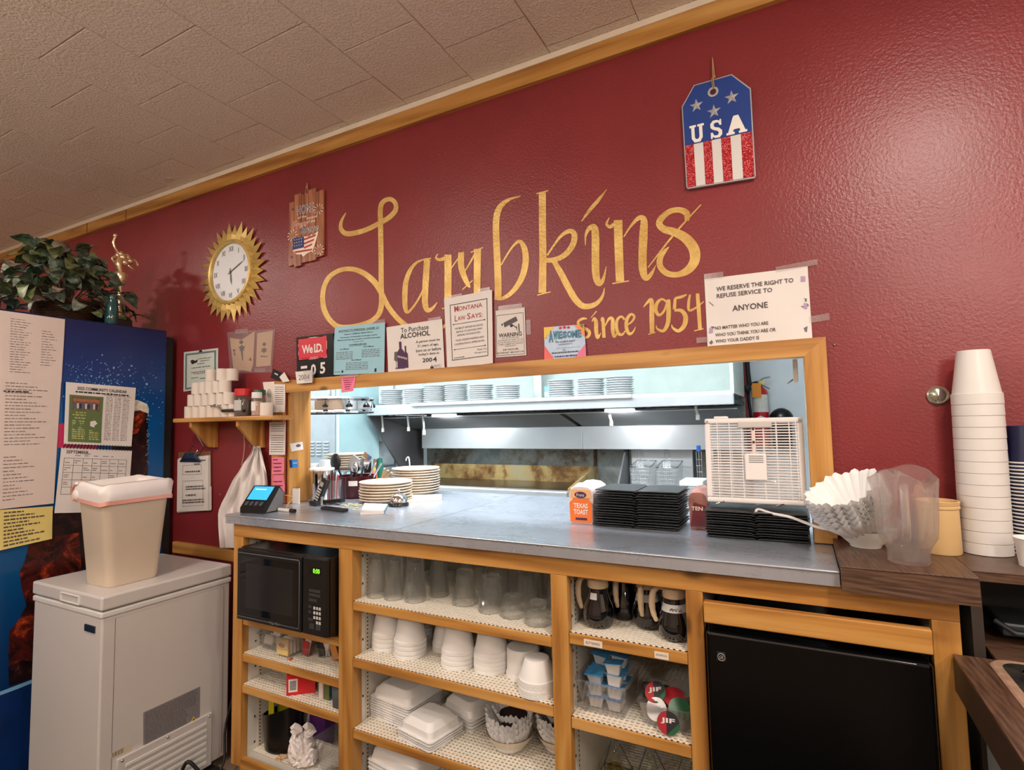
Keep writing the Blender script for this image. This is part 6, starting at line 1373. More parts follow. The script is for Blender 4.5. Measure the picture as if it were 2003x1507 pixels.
# marker
a, b_ = atz(538, 996, C0 + .007), atz(577, 1000, C0 + .007); c = (a + b_) / 2; t = thing('marker_pen', 'white marker pen with black caps lying beside the terminal', 'marker', (c.x, c.y, C0)); off = Vector((c.x, c.y, C0))
MB().tube([a.lerp(b_, .2) - off, a.lerp(b_, .78) - off], .007, 10).build('barrel', WHITE, t); MB().tube([a.lerp(b_, .78) - off, b_ - off], .0078, 10).build('cap', MATTEBLACK, t); MB().tube([a - off, a.lerp(b_, .2) - off], .006, 10).build('end_plug', MATTEBLACK, t)
# payment terminal
p = atz(512, 1006, C0); t = thing('payment_terminal', 'black card payment terminal with lit blue screen', 'terminal', (-2.022, 1.575, C0), .12)
sx = .062
MB().prismx([(-.055, 0), (.05, 0), (.062, .07), (.032, .104), (.018, .104), (-.055, .022)], -sx, sx).build('terminal_body', BLACK, t)
def tf(x, s_): # on slanted face s 0..1
    return Vector((x, -.055 + .073 * s_, .022 + .082 * s_)) + Vector((0, -.747, .665)) * .0012
MB().add([tf(-sx * .86, .36), tf(sx * .86, .36), tf(sx * .86, .96), tf(-sx * .86, .96)], [(0, 1, 2, 3)]).build('screen', mat('lit_screen', (40, 150, 230), .3, emit=(60, 170, 245), es=1.0), t)
for k in range(4): MB().add([tf(-.05 + .026 * k, .1), tf(-.032 + .026 * k, .1), tf(-.032 + .026 * k, .28), tf(-.05 + .026 * k, .28)], [(0, 1, 2, 3)]).build('key', mat('key_dark', (70, 74, 82), .4), t)
MB().add([tf(-.04, .8) + Vector((0, 0, .0006)), tf(.02, .8) + Vector((0, 0, .0006)), tf(.02, .84) + Vector((0, 0, .0006)), tf(-.04, .84) + Vector((0, 0, .0006))], [(0, 1, 2, 3)]).build('screen_text', mat('screen_white', (210, 236, 250), .4, emit=(200, 230, 250), es=.8), t)
MB().prismx([(-.04, .004), (.045, .004), (.056, .07), (.03, .096)], sx, sx + .003).build('side_rail', mat('silver_side', (150, 150, 156), .35, .6), t)
MB().tube(smooth_path([(sx * .9, .07, .06), (.09, .08, .05), (.088, .05, .02), (.1, .03, .004)]), .002, 6).build('cable', BEIGE, t)

# ---------------------------------------------------------------- bread bags
def bread(name, lab, x0, x1, y0, y1, h, front, m_):
    t_ = thing(name, lab, 'bread', ((x0 + x1) / 2, y0, C0)); hw = (x1 - x0) / 2; b = MB()
    prof = [(-hw * .92, 0), (hw * .92, 0), (hw * .98, h * .08), (hw * .98, h * .5), (hw * 1.06, h * .62), (hw * 1.06, h * .78), (hw * .92, h * .91), (hw * .6, h * .98), (0, h), (-hw * .6, h * .98), (-hw * .92, h * .91), (-hw * 1.06, h * .78), (-hw * 1.06, h * .62), (-hw * .98, h * .5), (-hw * .98, h * .08)]
    n = len(prof); L = y1 - y0; vs = []; rings = 12
    for i in range(rings + 1):
        f = i / rings; sc = 1 - .02 * abs(math.sin(f * 14)) if 0 < i < rings else .93
        if f > .75: sc *= 1 - (f - .75) * 1.6
        vs += [(px_ * sc, f * L, pz * sc * (1 - .015 * math.sin(f * 17)) if pz else 0) for px_, pz in prof]
    fs = [(i * n + k, i * n + (k + 1) % n, (i + 1) * n + (k + 1) % n, (i + 1) * n + k) for i in range(rings) for k in range(n)] + [tuple(range(n))[::-1], tuple(range(rings * n, rings * n + n))]
    b.add(vs, fs[:-2], True); b.add(vs[:n], [tuple(range(n))[::-1]]); b.add(vs[-n:], [tuple(range(n))]); b.build('bag', m_, t_); return t_, hw
t, hw = bread('toast_loaf', 'bag of thick sliced bread with orange TEXAS TOAST label', -.722, -.632, 1.80, 2.0, .135, None, mat('bread_bag', (222, 206, 206), .35, var=.1, vs=25))
ORG = mat('toast_orange', (228, 112, 40), .4)
e = -.004
MB().add([(-hw * .88, e, .004), (hw * .88, e, .004), (hw * .9, e, .07), (hw * .6, e, .085), (-hw * .6, e, .085), (-hw * .92, e, .07)], [tuple(range(6))]).build('orange_label', ORG, t)
MB().add([(-hw * .85, e, .087), (hw * .85, e, .087), (hw * .75, e, .115), (-hw * .75, e, .115)], [(0, 1, 2, 3)]).build('tan_label', mat('toast_tan', (226, 170, 116), .4), t)
MB().add([(.022 * math.cos(a), e - .001, .098 + .011 * math.sin(a)) for a in [k * PI / 10 for k in range(20)]], [tuple(range(20))]).build('logo_oval', PURPLE, t)
def wtxt(st, x0, x1, z, h_, y_, m_, par, bold=.02, shear=0):
    vs, fs, asp = text_mesh(st, bold, shear); b = MB(); b.add([(x0 + (x1 - x0) * a, y_, z - h_ / 2 + h_ * c) for a, c in vs], fs); b.build('lettering', m_, par)
wtxt('TEXAS', -.026, .026, .061, .017, e - .001, PAPER, t, .03); wtxt('TOAST', -.026, .026, .040, .017, e - .001, PAPER, t, .03); wtxt('Franz', -.015, .015, .098, .010, e - .002, PAPER, t, .0, .2)
MB().add([(-.02, e - .001, .012), (.022, e - .001, .012), (.022, e - .001, .02), (-.02, e - .001, .02)], [(0, 1, 2, 3)]).build('purple_strip', PURPLE, t)
t, hw = bread('bread_loaf', 'maroon printed bread bag wedged between the menu stack and the fan', -.325, -.266, 1.84, 2.03, .125, None, mat('bread_clear', (150, 100, 90), .3, var=.3, vs=30))
MB().add([(-hw * .8, -.004, .01), (hw * .9, -.004, .01), (hw * .8, -.004, .075), (-hw * .4, -.004, .085)], [(0, 1, 2, 3)]).build('maroon_label', mat('maroon_label', (104, 22, 34), .4), t); wtxt('TEN', -.02, .015, .066, .012, -.005, mat('cream_print'), t)
# ---------------------------------------------------------------- menus in black covers
def menu_mesh(w_, d_):
    b = MB(); hw = w_ / 2
    for sgn in (-1, 1):
        x0, x1 = (.004, hw) if sgn > 0 else (-hw, -.004)
        z = lambda x: .0045 * abs(x) / hw * 0 + .003 * (1 - math.exp(-abs(x) / .02))
        xs = [x0 + (x1 - x0) * k / 6 for k in range(7)]
        top = [(x, -d_ / 2, z(x) + .0028) for x in xs]; bot = [(x, -d_ / 2, z(x) + .0006) for x in xs]
        vs = []
        for y in (-d_ / 2, d_ / 2): vs += [(x, y, z(x) + .003) for x in xs] + [(x, y, z(x) + .0006) for x in xs]
        fs = []
        for k in range(6): fs += [(k, k + 1, 14 + k + 1, 14 + k), (7 + k + 1, 7 + k, 21 + k, 21 + k + 1), (7 + k, 7 + k + 1, k + 1, k), (14 + k, 14 + k + 1, 21 + k + 1, 21 + k)]
        fs += [(0, 14, 21, 7), (6, 13, 27, 20)]
        b.add(vs, fs)
    b.box(-.005, .005, -d_ / 2, d_ / 2, 0, .0015)
    return b
MENU = mat('menu_vinyl', (20, 21, 24), .34, var=.15, vs=40); MTRIM = mat('menu_trim', (52, 54, 58), .35)
mm = thing('menu', 'x', 'menu', (0, 0, 0), 0, 'open black menus stacked on the counter'); menu_mesh(.274, .18).build('cover', MENU, mm)
b = MB(); b.tube([(-.137, -.0905, .004), (-.008, -.0905, .004)], .0012, 5); b.tube([(.008, -.0905, .004), (.137, -.0905, .004)], .0012, 5); b.build('edge_trim', MTRIM, mm); mu = False
def menus(x, y, n, pitch, lab, top, jit=.004):
    global mu
    for k in range(n):
        l_ = (x + random.uniform(-jit, jit), y + random.uniform(-jit, jit) * .8, C0 + k * pitch); r_ = (0, 0, random.uniform(-.018, .018))
        lb = top if k == n - 1 else nth(k, n) + ' ' + lab
        if not mu: mu = True; mm.location = l_; mm.rotation_euler = r_; mm['label'] = lb
        else: dup(mm, l_, r_, lb)
menus(-.483, 1.865, 15, .0083, 'open black vinyl menu in the tall stack beside the bread', 'topmost open black menu of the tall stack beside the bread', .007)
menus(-.122, 1.828, 11, .0073, 'open black vinyl menu in the stack under the box fan', 'topmost open black menu right beneath the box fan', .006)
# ---------------------------------------------------------------- box fan
FZ = C0 + 11 * .0073 + .0095
FN = thing('box_fan', 'white plastic box fan standing on the menu stack', 'fan', (-.123, 1.80, FZ))
FNT = Matrix.Rotation(-.03, 4, 'X'); FH = .262; FWh = .137; D_ = .055
FW2 = mat('fan_white', (232, 226, 224), .4, var=.02)
b = MB(); rl = [(-FWh, FWh)]
def ring_frame(b, hx, z0, z1, th, y0, y1, T):
    b.rbox(-hx, hx, y0, y1, z1 - th, z1, .005, T); b.rbox(-hx, hx, y0, y1, z0, z0 + th, .005, T); b.rbox(-hx, -hx + th, y0, y1, z0 + th, z1 - th, .004, T); b.rbox(hx - th, hx, y0, y1, z0 + th, z1 - th, .004, T)
ring_frame(b, FWh, .004, FH, .016, 0, D_, FNT); b.build('frame', FW2, FN)
for y_, nm in ((.001, 'front_slat'), (D_ - .003, 'rear_slat')):
    for k in range(27):
        z = .024 + k * .0083; MB().box(-FWh + .012, FWh - .012, y_, y_ + .0022, z, z + .0030, FNT).build(nm, FW2, FN)
    for x_ in (-.1, -.065, -.03, .03, .065, .1, .118): MB().box(x_ - .0012, x_ + .0012, y_ - .0004, y_ + .003, .018, FH - .014, FNT).build('grille_rib', FW2, FN)
MB().rbox(-.024, .036, -.012, .0, .075, .155, .004, FNT).build('motor_cover', FW2, FN)
b = MB()
for k in range(4): b.box(-.012, .028, -.0126, -.012, .128 + k * .006, .130 + k * .006, FNT)
b.build('cover_slot', DGREY, FN)['kind'] = 'stuff'
MB().rbox(-.04, .055, -.006, .0, FH - .03, FH - .012, .003, FNT).build('carry_handle', mat('fan_grey', (196, 190, 186), .4), FN)
MB().rbox(-.002, .008, -.002, .004, .155, FH - .03, .001, FNT).build('centre_bar', mat('fan_pinkish', (226, 206, 200), .4), FN)
for z_ in (.185, .225): MB().box(.0, .006, -.0035, -.002, z_, z_ + .007, FNT).build('bar_slot', INK, FN)
MB().rbox(-.11, -.07, .01, .045, FH, FH + .007, .003, FNT).build('control_knob', FW2, FN)
for x_ in (-FWh + .008, FWh - .008): MB().cyl((0, 0, 0), .004, .003, 10, T=FNT @ Matrix.Translation((x_, -.0015, FH - .01)) @ Matrix.Rotation(PI / 2, 4, 'X')).build('screw', STEEL, FN)
for k in range(5):
    a = 2 * PI * k / 5; T_ = FNT @ Matrix.Translation((0, D_ / 2, .133)) @ Matrix.Rotation(a, 4, 'Y')
    MB().grid(lambda s_, q_: (.02 + .085 * s_, (q_ - .5) * .022 * (1 - .2 * s_), (q_ - .5) * (.03 + .06 * s_)), 6, 4, T=T_).build('blade', CLEARP, FN)
MB().cyl((0, 0, -.012), .024, .024, 20, T=FNT @ Matrix.Translation((0, D_ / 2, .133)) @ Matrix.Rotation(PI / 2, 4, 'X')).build('hub', FW2, FN)
for x_ in (-.09, .075): MB().tube(smooth_path([(x_ - .02, -.012, .0015), (x_, .0, .008), (x_ + .02, .03, .006), (x_ + .012, .06, .0015)]), .0018, 6).build('foot', CHROME, FN)
fl_ = Vector(FN.location)
cpts = [at(1478, 1003, 1.765), at(1484, 997, 1.78), at(1510, 1005, 1.74), at(1545, 1012, 1.71), at(1578, 1024, 1.685), at(1600, 1032, 1.665), at(1622, 1036, 1.66)]
b = MB(); b.tube(smooth_path([tuple(q - fl_) for q in cpts]), .004, 8); b.build('power_cord', WHITE, FN)
# ================================================================ cabinet contents
LB = .0042
DG = thick_glass('drinking_glass_clear', haze=.03)
class Proto:
    def __init__(s, maker): s.maker = maker; s.o = None
    def place(s, loc_, label, cat, group, rot=None, scale=None):
        if s.o is None: o = s.o = s.maker()
        else:
            o = s.o.copy(); COL.objects.link(o)
            for ch in s.o.children:
                c = ch.copy(); COL.objects.link(c); c.parent = o
                for g in ch.children: d = g.copy(); COL.objects.link(d); d.parent = c
        o.location = loc_
        if rot is not None: o.rotation_euler = rot
        if scale is not None: o.scale = scale
        return tag(o, label, cat, group)
# ---- microwave
MW = thing('microwave', 'black microwave oven in the top left cabinet bay', 'microwave', (-1.752, 1.46, .6806)); mwx = .243; MH = .292; FO = .012
ml = lambda m_: m_
MB().rbox(-mwx, mwx, 0, .33, FO, MH, .004).build('case', BLACK, MW)
MWD = MB().rbox(-mwx + .002, .118, -.018, -.0005, FO + .004, MH - .004, .004).build('door', BLACK, MW)
MB().box(-mwx + .022, .098, -.0188, -.018, FO + .03, MH - .03).build('door_glass', mat('smoked_glass', (14, 14, 16), .06, spec=.4), MWD)
MB().box(-mwx + .055, .075, -.0193, -.0189, FO + .055, MH - .055).build('door_mesh', mat('door_mesh', (30, 30, 32), .15, spec=.4), MWD)
b = MB(); 
for pth in ([(-mwx + .012, -.020, FO + .018), (.106, -.020, FO + .018), (.11, -.020, FO + .024), (.11, -.020, MH - .024), (.106, -.020, MH - .018), (-mwx + .012, -.020, MH - .018)],): b.tube(pth, .0022, 6)
b.build('door_trim', mat('trim_grey', (84, 84, 88), .35), MWD)
MWP = MB().rbox(.121, mwx - .001, -.016, -.0005, FO + .004, MH - .004, .004).build('control_panel', BLACK, MW)
MB().box(.155, .215, -.0166, -.016, MH - .062, MH - .034).build('display', mat('display_dark', (6, 10, 6), .2), MWP)
GE_ = mat('green_led', (140, 255, 60), .4, emit=(120, 255, 50), es=1.6)
wtxt('0:00', .176, .209, MH - .048, .017, -.0171, GE_, MWP, .01)
for r in range(4):
    for c in range(3):
        if r == 3 and c == 0: continue
        MB().box(.178 + c * .0135, .187 + c * .0135, -.0168, -.016, .108 - r * .0165, .118 - r * .0165).build('key', mat('key_grey'), MWP)
for z_, x0, x1 in ((.168, .155, .212), (.153, .155, .212), (.135, .155, .195), (.11, .152, .168), (.092, .152, .168), (.066, .152, .175)): MB().box(x0, x1, -.0166, -.016, z_, z_ + .010).build('button', mat('button_dark', (52, 54, 58), .4), MWP)
for x0 in (.158, .19): MB().rbox(x0, x0 + .024, -.0172, -.0158, .038, .058, .0006).build('button', mat('button_dark'), MWP)
wtxt('Magic Chef', -.05, .005, FO + .016, .012, -.0185, mat('key_grey'), MWD, .0, .15)
for x_ in (-.2, .2):
    for y_ in (.03, .3): MB().cyl((x_, y_, 0), .012, FO, 10).build('foot', MATTEBLACK, MW)
# ---- bay 1, packets shelf
z = .536 + LB
def tub(name, lab, x, y, w_, d_, h_, zz, rz=0, m_=CLEARP, cat='tub'):
    t_ = thing(name, lab, cat, (x, y, zz), rz); b = MB()
    rloft(b, [(w_ * .42, d_ * .42, .012, .001), (w_ * .5, d_ * .5, .014, h_), (w_ * .53, d_ * .53, .016, h_ + .001), (w_ * .53, d_ * .53, .016, h_ + .004), (w_ * .485, d_ * .485, .013, h_ + .003), (w_ * .405, d_ * .405, .011, .004)], cap0=True, cap1=True); b.build('tub_body', m_, t_); return t_
t = tub('packet_tub', 'clear tub of white sweetener packets at the left of the tea shelf', -1.955, 1.63, .12, .16, .06, z)
rnd = random.Random(31)
for k in range(9): MB().rbox(-.026, .026, -.005, .005, 0, .036, .002).build('packet', PAPER, t, (rnd.uniform(-.025, .025), -.05 + .0125 * k, .012 + .012 * (k % 2)), (rnd.uniform(-.25, .25), 0, rnd.uniform(-.2, .2)))
t = tub('packet_tub', 'long clear tub with yellow tea label on the tea shelf', -1.845, 1.62, .085, .19, .075, z)
MB().rbox(-.032, .032, -.085, -.078, .008, .07, .001).build('tea_label', mat('tea_yellow', (222, 196, 130), .5), t); MB().add([(.018 * math.cos(a), -.0862, .045 + .008 * math.sin(a)) for a in [k * PI / 8 for k in range(16)]], [tuple(range(16))]).build('label_oval', mat('label_red', (160, 50, 50), .5), t)
for k in range(8): MB().rbox(-.03, .03, -.006, .006, 0, .056, .002).build('tea_bag', mat('tea_bag_paper', (226, 214, 194), .6), t, (0, -.065 + .018 * k, .008))
def caddy(lab, x, y, cols):
    t_ = thing('packet_caddy', lab, 'caddy', (x, y, z)); b = MB(); rloft(b, [(.022, .016, .004, .0), (.036, .024, .006, .04), (.033, .021, .005, .039), (.02, .014, .003, .004)], cap1=True, smooth=False); b.build('glass_holder', GLASS, t_)
    for k, c in enumerate(cols): MB().rbox(-.016, .016, -.0015, .0015, 0, .058, .0005).build('packet', c, t_, (rnd.uniform(-.01, .01), -.012 + .005 * k, .006), (rnd.uniform(-.15, .15), rnd.uniform(-.35, .35), 0))
RP, KP, WPk, BP, YP = mat('packet_red', (170, 40, 44), .5), mat('packet_black', (30, 26, 30), .5), PAPER, mat('packet_brown', (110, 60, 40), .5), mat('packet_orange', (214, 140, 60), .5)
caddy('glass caddy of red and white sugar packets', -1.768, 1.592, [RP, WPk, BP, RP, WPk]); caddy('glass caddy of black and white packets in the middle of three caddies', -1.698, 1.612, [KP, KP, WPk, WPk, RP]); caddy('glass caddy of orange and dark packets next to the cabinet divider', -1.622, 1.612, [YP, KP, BP, WPk, KP])
o = tag(MB().add([(-.012, 0, 0), (.016, -.004, 0), (.004, .018, .003), (.002, .004, .006)], [(0, 1, 3), (1, 2, 3), (2, 0, 3), (0, 2, 1)]).build('packet_scrap', mat('scrap_orange', (196, 92, 50), .6), None, (-1.80, 1.53, z)), 'orange paper scrap lying on the tea shelf', 'scrap')
# ---- bay 1, tea box shelf
z = .414 + LB
def carton(name, lab, x, y, w_, d_, h_, m_, zz, rz=0):
    t_ = thing(name, lab, 'box', (x, y, zz), rz); MB().rbox(-w_ / 2, w_ / 2, 0, d_, 0, h_, .0015).build('carton', m_, t_); return t_
t = carton('tea_box', 'open red tea box with white back label', -1.742, 1.538, .105, .062, .078, mat('tea_red', (204, 30, 36), .4), z, .7)
MB().box(-.045, -.012, -.0006, -.0001, .012, .06).build('white_label', PAPER, t); 
b = MB()
for k in range(7): b.box(-.040, -.017, -.0012, -.0007, .02 + .005 * k, .023 + .005 * k)
b.build('label_print', GREYINK, t)['kind'] = 'stuff'
MB().rbox(-.05, .0, .0, .03, .0785, .0795, .0003, T=Matrix.Rotation(.05, 4, 'X')).build('lid_flap', mat('tea_red'), t); MB().ball((-.02, .03, .071), .012, 10, 8).build('tea_sachet', mat('sachet_plum', (120, 60, 64), .6), t)
b = MB()
for k in range(5): b.box(.0526, .0531, .008 + .01 * k, .013 + .01 * k, .055, .066)
b.build('side_print', mat('cream_print'), t)['kind'] = 'stuff'
t = carton('slim_box', 'slim white and pink box beside the red tea box', -1.648, 1.548, .022, .12, .08, mat('white_pink_card', (226, 206, 206), .5), z); MB().box(-.0111, .0111, -.0006, -.0001, .058, .078).build('pink_band', mat('pink_band', (206, 120, 150), .5), t)
t = carton('slim_box', 'slim olive green box on the tea box shelf', -1.618, 1.548, .026, .12, .084, mat('olive_card', (96, 106, 52), .5), z); MB().box(.0126, .0131, .002, .118, .01, .08).build('teal_side', mat('teal_card', (30, 90, 100), .5), t)
t = carton('slim_box', 'light blue box behind the grey holder on the tea box shelf', -1.586, 1.565, .03, .12, .08, mat('sky_card', (110, 160, 206), .5), z); MB().box(-.01, .01, -.0006, -.0001, .03, .08).build('box_label', PAPER, t)
t = thing('grey_holder', 'dark grey plastic holder at the right of the tea box shelf', 'holder', (-1.538, 1.548, z)); b = MB(); rloft(b, [(.02, .03, .005, 0), (.022, .034, .006, .078), (.019, .031, .005, .078), (.017, .027, .004, .004)], cap1=True); b.build('holder_body', mat('slate_plastic', (70, 76, 82), .45), t); MB().rbox(-.012, .012, -.02, .02, .006, .084, .002).build('card_stack', MATTEBLACK, t)
# ---- bay 1, bottom
z = .1345 + LB
t = thing('oval_waste_bin', 'black oval bin holding yellow folders at the cabinet bottom', 'bin', (-1.937, 1.622, z)); b = MB()
b.lathe([(.0001, 0), (.07, 0), (.078, .006), (.086, .118), (.089, .123), (.084, .123), (.075, .01), (.0001, .01)], 32, sx=1.0, sy=.85, rfn=None); b.v = [(x, y, zz + (.065 * max(0, (x + .09)) / .18 if zz > .1 else 0)) for x, y, zz in b.v]; b.build('bin_body', BLACK, t)
YEL = mat('bright_yellow', (214, 206, 20), .4); YEL2 = mat('dull_yellow', (176, 170, 24), .45)
MB().rbox(-.062, -.03, -.025, -.021, .02, .238, .003).build('yellow_scraper', YEL, t); MB().rbox(-.05, .045, .01, .018, .02, .242, .002).build('yellow_folder', YEL2, t)
t = thing('purple_box', 'tall purple printed box leaning at the cabinet bottom', 'box', (-1.815, 1.70, z + .002)); T_ = Matrix.Rotation(.10, 4, 'Y')
MB().rbox(-.05, .05, -.03, .03, .006, .225, .002, T_).build('carton', mat('purple_card', (92, 40, 120), .4, var=.25, vs=30), t); MB().box(-.048, -.036, -.0309, -.0302, .02, .2, T_).build('white_side_text', mat('lilac', (196, 180, 206), .5), t)
t = thing('toothpick_bundle', 'small bundle of toothpicks lying on the cabinet floor', 'toothpicks', (-1.868, 1.556, z)); rnd = random.Random(12)
for k in range(16): MB().tube([(-.018, rnd.uniform(-.014, .014), .002 + .0023 * (k % 4)), (.014, rnd.uniform(-.02, .02), .003 + .0023 * (k % 4))], .0012, 4).build('toothpick', mat('stick_wood'), t)
t = thing('crumpled_bag', 'crumpled white plastic shopping bag at the cabinet bottom', 'plastic bag', (-1.775, 1.578, z)); rnd = random.Random(6); b = MB()
rr_ = random.Random(77); nu, nv = 26, 14; pk_ = [[rr_.uniform(.72, 1.22) for _ in range(nu)] for _ in range(nv + 1)]
def bagf(s_, t_):
    i = int(round(s_ * nu)) % nu; j = int(round(t_ * nv)); a = 2 * PI * s_; e = t_ * PI * .5; r = .058 * pk_[j][i] if 0 < j < nv else .05
    return (r * math.cos(a) * math.cos(e) * 1.1, r * math.sin(a) * math.cos(e) * .75, .002 + (.105 * math.sin(e)) * (pk_[j][i] if j < nv else 1))
b.grid(bagf, nu, nv, False); b.build('bag_heap', BAG, t)
for q_ in (0, 1):
    b = MB(); b.grid(lambda s_, w2: ((-.02 + .05 * q_) + .035 * (s_ - .5) + .012 * math.sin(9 * w2 + q_), -.02 + .025 * q_ + .015 * math.sin(5 * w2 + 3 * s_), .08 + .075 * w2 * (1 - .5 * abs(s_ - .4))), 5, 5, False); b.build('bag_handle', BAG, t)
t = tub('storage_tub', 'clear tub of dark wrapped odds and ends at the cabinet bottom', -1.595, 1.65, .16, .22, .13, z)
for k in range(10): MB().rbox(-.025, .025, -.012, .012, -.01, .01, .004).build('wrapped_item', (mat('dark_foil', (70, 66, 70), .3, .5), mat('grey_wrap', (150, 150, 150), .4), mat('brown_wrap', (90, 64, 50), .5))[k % 3], t, (rnd.uniform(-.035, .035), rnd.uniform(-.06, .06), .03 + .011 * k), (rnd.uniform(-1, 1), rnd.uniform(-1, 1), rnd.uniform(0, 3)))

# ---- bay 2: upturned glasses
z = .818 + LB
def tumbler(rt, rb, h, flute=0):      # upside down: wide rim at the bottom
    def mk():
        b = MB(); fn = (lambda a, r, zz: r * (1 + .018 * math.cos(flute * a))) if flute else None
        b.lathe([(rt, 0), (rt + .0006, .002), (rb, h - .004), (rb - .003, h), (.0001, h), (.0001, h - .008), (rb - .004, h - .01), (rt - .0025, .002), (rt, 0)], 28, rfn=fn); return b.build('drinking_glass', DG, weld=True)
    return mk
def soda():
    def mk():
        b = MB(); b.lathe([(.046, 0), (.0475, .003), (.044, .02), (.034, .045), (.031, .07), (.0325, .095), (.028, .112), (.0001, .113), (.0001, .1), (.026, .1), (.0295, .09), (.028, .07), (.031, .045), (.041, .02), (.044, .003), (.046, 0)], 28, rfn=lambda a, r, zz: r * (1 + .012 * math.cos(12 * a))); return b.build('soda_glass', DG, weld=True)
    return mk
def sundae():
    def mk():
        b = MB(); b.lathe([(.043, 0), (.046, .004), (.045, .02), (.034, .034), (.014, .042), (.012, .048), (.024, .056), (.028, .062), (.026, .066), (.0001, .064), (.0001, .04), (.02, .034), (.04, .016), (.043, 0)], 28, rfn=lambda a, r, zz: r * (1 + .025 * math.cos(10 * a))); return b.build('sundae_dish', DG, weld=True)
    return mk
TA = Proto(tumbler(.036, .029, .145)); TB = Proto(tumbler(.043, .032, .115)); TS = Proto(soda()); TD = Proto(sundae())
gsp = 'upturned glasses on the top shelf'
for x, y, lb, sc in ((-1.395, 1.575, 'tall upturned clear tumbler at the left end of the front row', 1), (-1.318, 1.58, 'second tall upturned clear tumbler in the front row', 1), (-1.232, 1.592, 'third tall upturned clear tumbler in the front row, slightly wider', 1.08), (-1.188, 1.675, 'upturned clear tumbler just behind the third tall tumbler', 1),
                 (-1.36, 1.68, 'upturned clear tumbler in the back row at the far left', 1), (-1.26, 1.77, 'upturned clear tumbler in the back row, second from left', 1.0), (-1.15, 1.80, 'upturned clear tumbler in the back row behind the fluted soda glass', 1), (-1.40, 1.80, 'upturned clear tumbler in the far left back corner', 1), (-.965, 1.84, 'upturned clear tumbler in the back row left of centre right', 1), (-.86, 1.80, 'upturned clear tumbler in the back row behind the stemmed dish', 1), (-.735, 1.79, 'upturned clear tumbler in the back right corner', 1)):
    TA.place((x, y, z), lb, 'glass', gsp, None, (sc, sc, 1))
TS.place((-1.055, 1.64, z), 'fluted bell-shaped upturned soda glass in the front row', 'glass', gsp); TS.place((-1.065, 1.745, z), 'second bell-shaped soda glass behind the first', 'glass', gsp)
TB.place((-.935, 1.612, z), 'wide upturned pint tumbler in the front row', 'glass', gsp); TB.place((-.965, 1.72, z), 'wide upturned pint tumbler behind the front pint tumbler', 'glass', gsp); TB.place((-.845, 1.70, z), 'wide upturned tumbler behind the left sundae dish', 'glass', gsp); TB.place((-.725, 1.69, z), 'wide upturned tumbler behind the right sundae dish', 'glass', gsp)
TD.place((-.845, 1.60, z), 'footed upturned sundae dish, left of the pair at the front', 'sundae dish', gsp); TD.place((-.742, 1.572, z), 'footed upturned sundae dish at the front right of the shelf', 'sundae dish', gsp)
# ---- bay 2: foam cups
z = .622 + LB
FCm = Proto(lambda: foam_cup_mesh(.056, .041, .088)); FCd = Proto(lambda: foam_cup_mesh(.054, .052, .09, 'deli_container')); FCb = Proto(lambda: foam_cup_mesh(.055, .038, .068, 'foam_bowl'))
def stack(pr, x, y, n, pitch, nm, cat, group):
    for k in range(n): pr.place((x + random.uniform(-.001, .001), y + random.uniform(-.001, .001), z + k * pitch), '%s %s' % (nth(k, n), nm), cat, group, (0, 0, random.uniform(0, 6)))
g = 'white foam cups stacked upside down'
stack(FCm, -1.387, 1.625, 4, .0155, 'white foam cup of the leftmost cup stack', 'cup', g); stack(FCm, -1.268, 1.606, 4, .0155, 'white foam cup of the second cup stack from the left', 'cup', g)
stack(FCm, -1.178, 1.71, 2, .0155, 'white foam cup of the short stack behind the second and fourth stacks', 'cup', g); stack(FCm, -1.066, 1.61, 4, .0155, 'white foam cup of the stack in the middle of the shelf', 'cup', g); stack(FCm, -.947, 1.628, 5, .0135, 'white foam cup of the stack right of the middle', 'cup', g)
stack(FCm, -1.36, 1.80, 4, .0155, 'white foam cup of the hidden back left stack', 'cup', g); stack(FCm, -.89, 1.76, 4, .0155, 'white foam cup of the stack behind the smooth containers', 'cup', g); stack(FCm, -.785, 1.83, 4, .0155, 'white foam cup of the stack at the back right', 'cup', g)
stack(FCd, -.832, 1.634, 1, .012, 'smooth white container beside the small foam bowls', 'container', 'smooth white containers'); stack(FCd, -.710, 1.718, 1, .012, 'smooth white container at the far right behind the post', 'container', 'smooth white containers')
stack(FCb, -.742, 1.552, 4, .011, 'small foam bowl of the stack at the front right edge', 'bowl', 'small foam bowls')
# ---- bay 2: takeout boxes
z = .380 + LB
def clam(w_, d_, h_):
    def mk():
        t_ = bpy.data.objects.new('takeout_box', None); COL.objects.link(t_); b = MB()
        rloft(b, [(w_ / 2 + .004, d_ / 2 + .004, .014, .0), (w_ / 2 + .006, d_ / 2 + .006, .014, .001), (w_ / 2 + .006, d_ / 2 + .006, .014, .004), (w_ / 2 - .003, d_ / 2 - .003, .014, .0055), (w_ * .465, d_ * .47, .02, h_ * .6), (w_ * .36, d_ * .36, .02, h_), (w_ * .34, d_ * .34, .018, h_ + .001)], cap0=False, cap1=True, smooth=False); b.build('lid', FOAM, t_)
        b = MB(); b.rbox(-.022, .022, -d_ / 2 - .008, -d_ / 2 + .002, .0, .006, .002); b.build('tab', FOAM, t_); return t_
    return mk
CL = Proto(clam(.19, .17, .045)); CLs = Proto(clam(.155, .15, .045)); CLb = Proto(clam(.24, .22, .06))
def cstack(pr, x, y, zz, n, pitch, nm, rz): 
    for k in range(n): pr.place((x + random.uniform(-.002, .002), y + random.uniform(-.002, .002), zz + k * pitch), '%s %s' % (nth(k, n), nm), 'takeout box', 'white foam takeout boxes', (0, 0, rz + random.uniform(-.01, .01)))
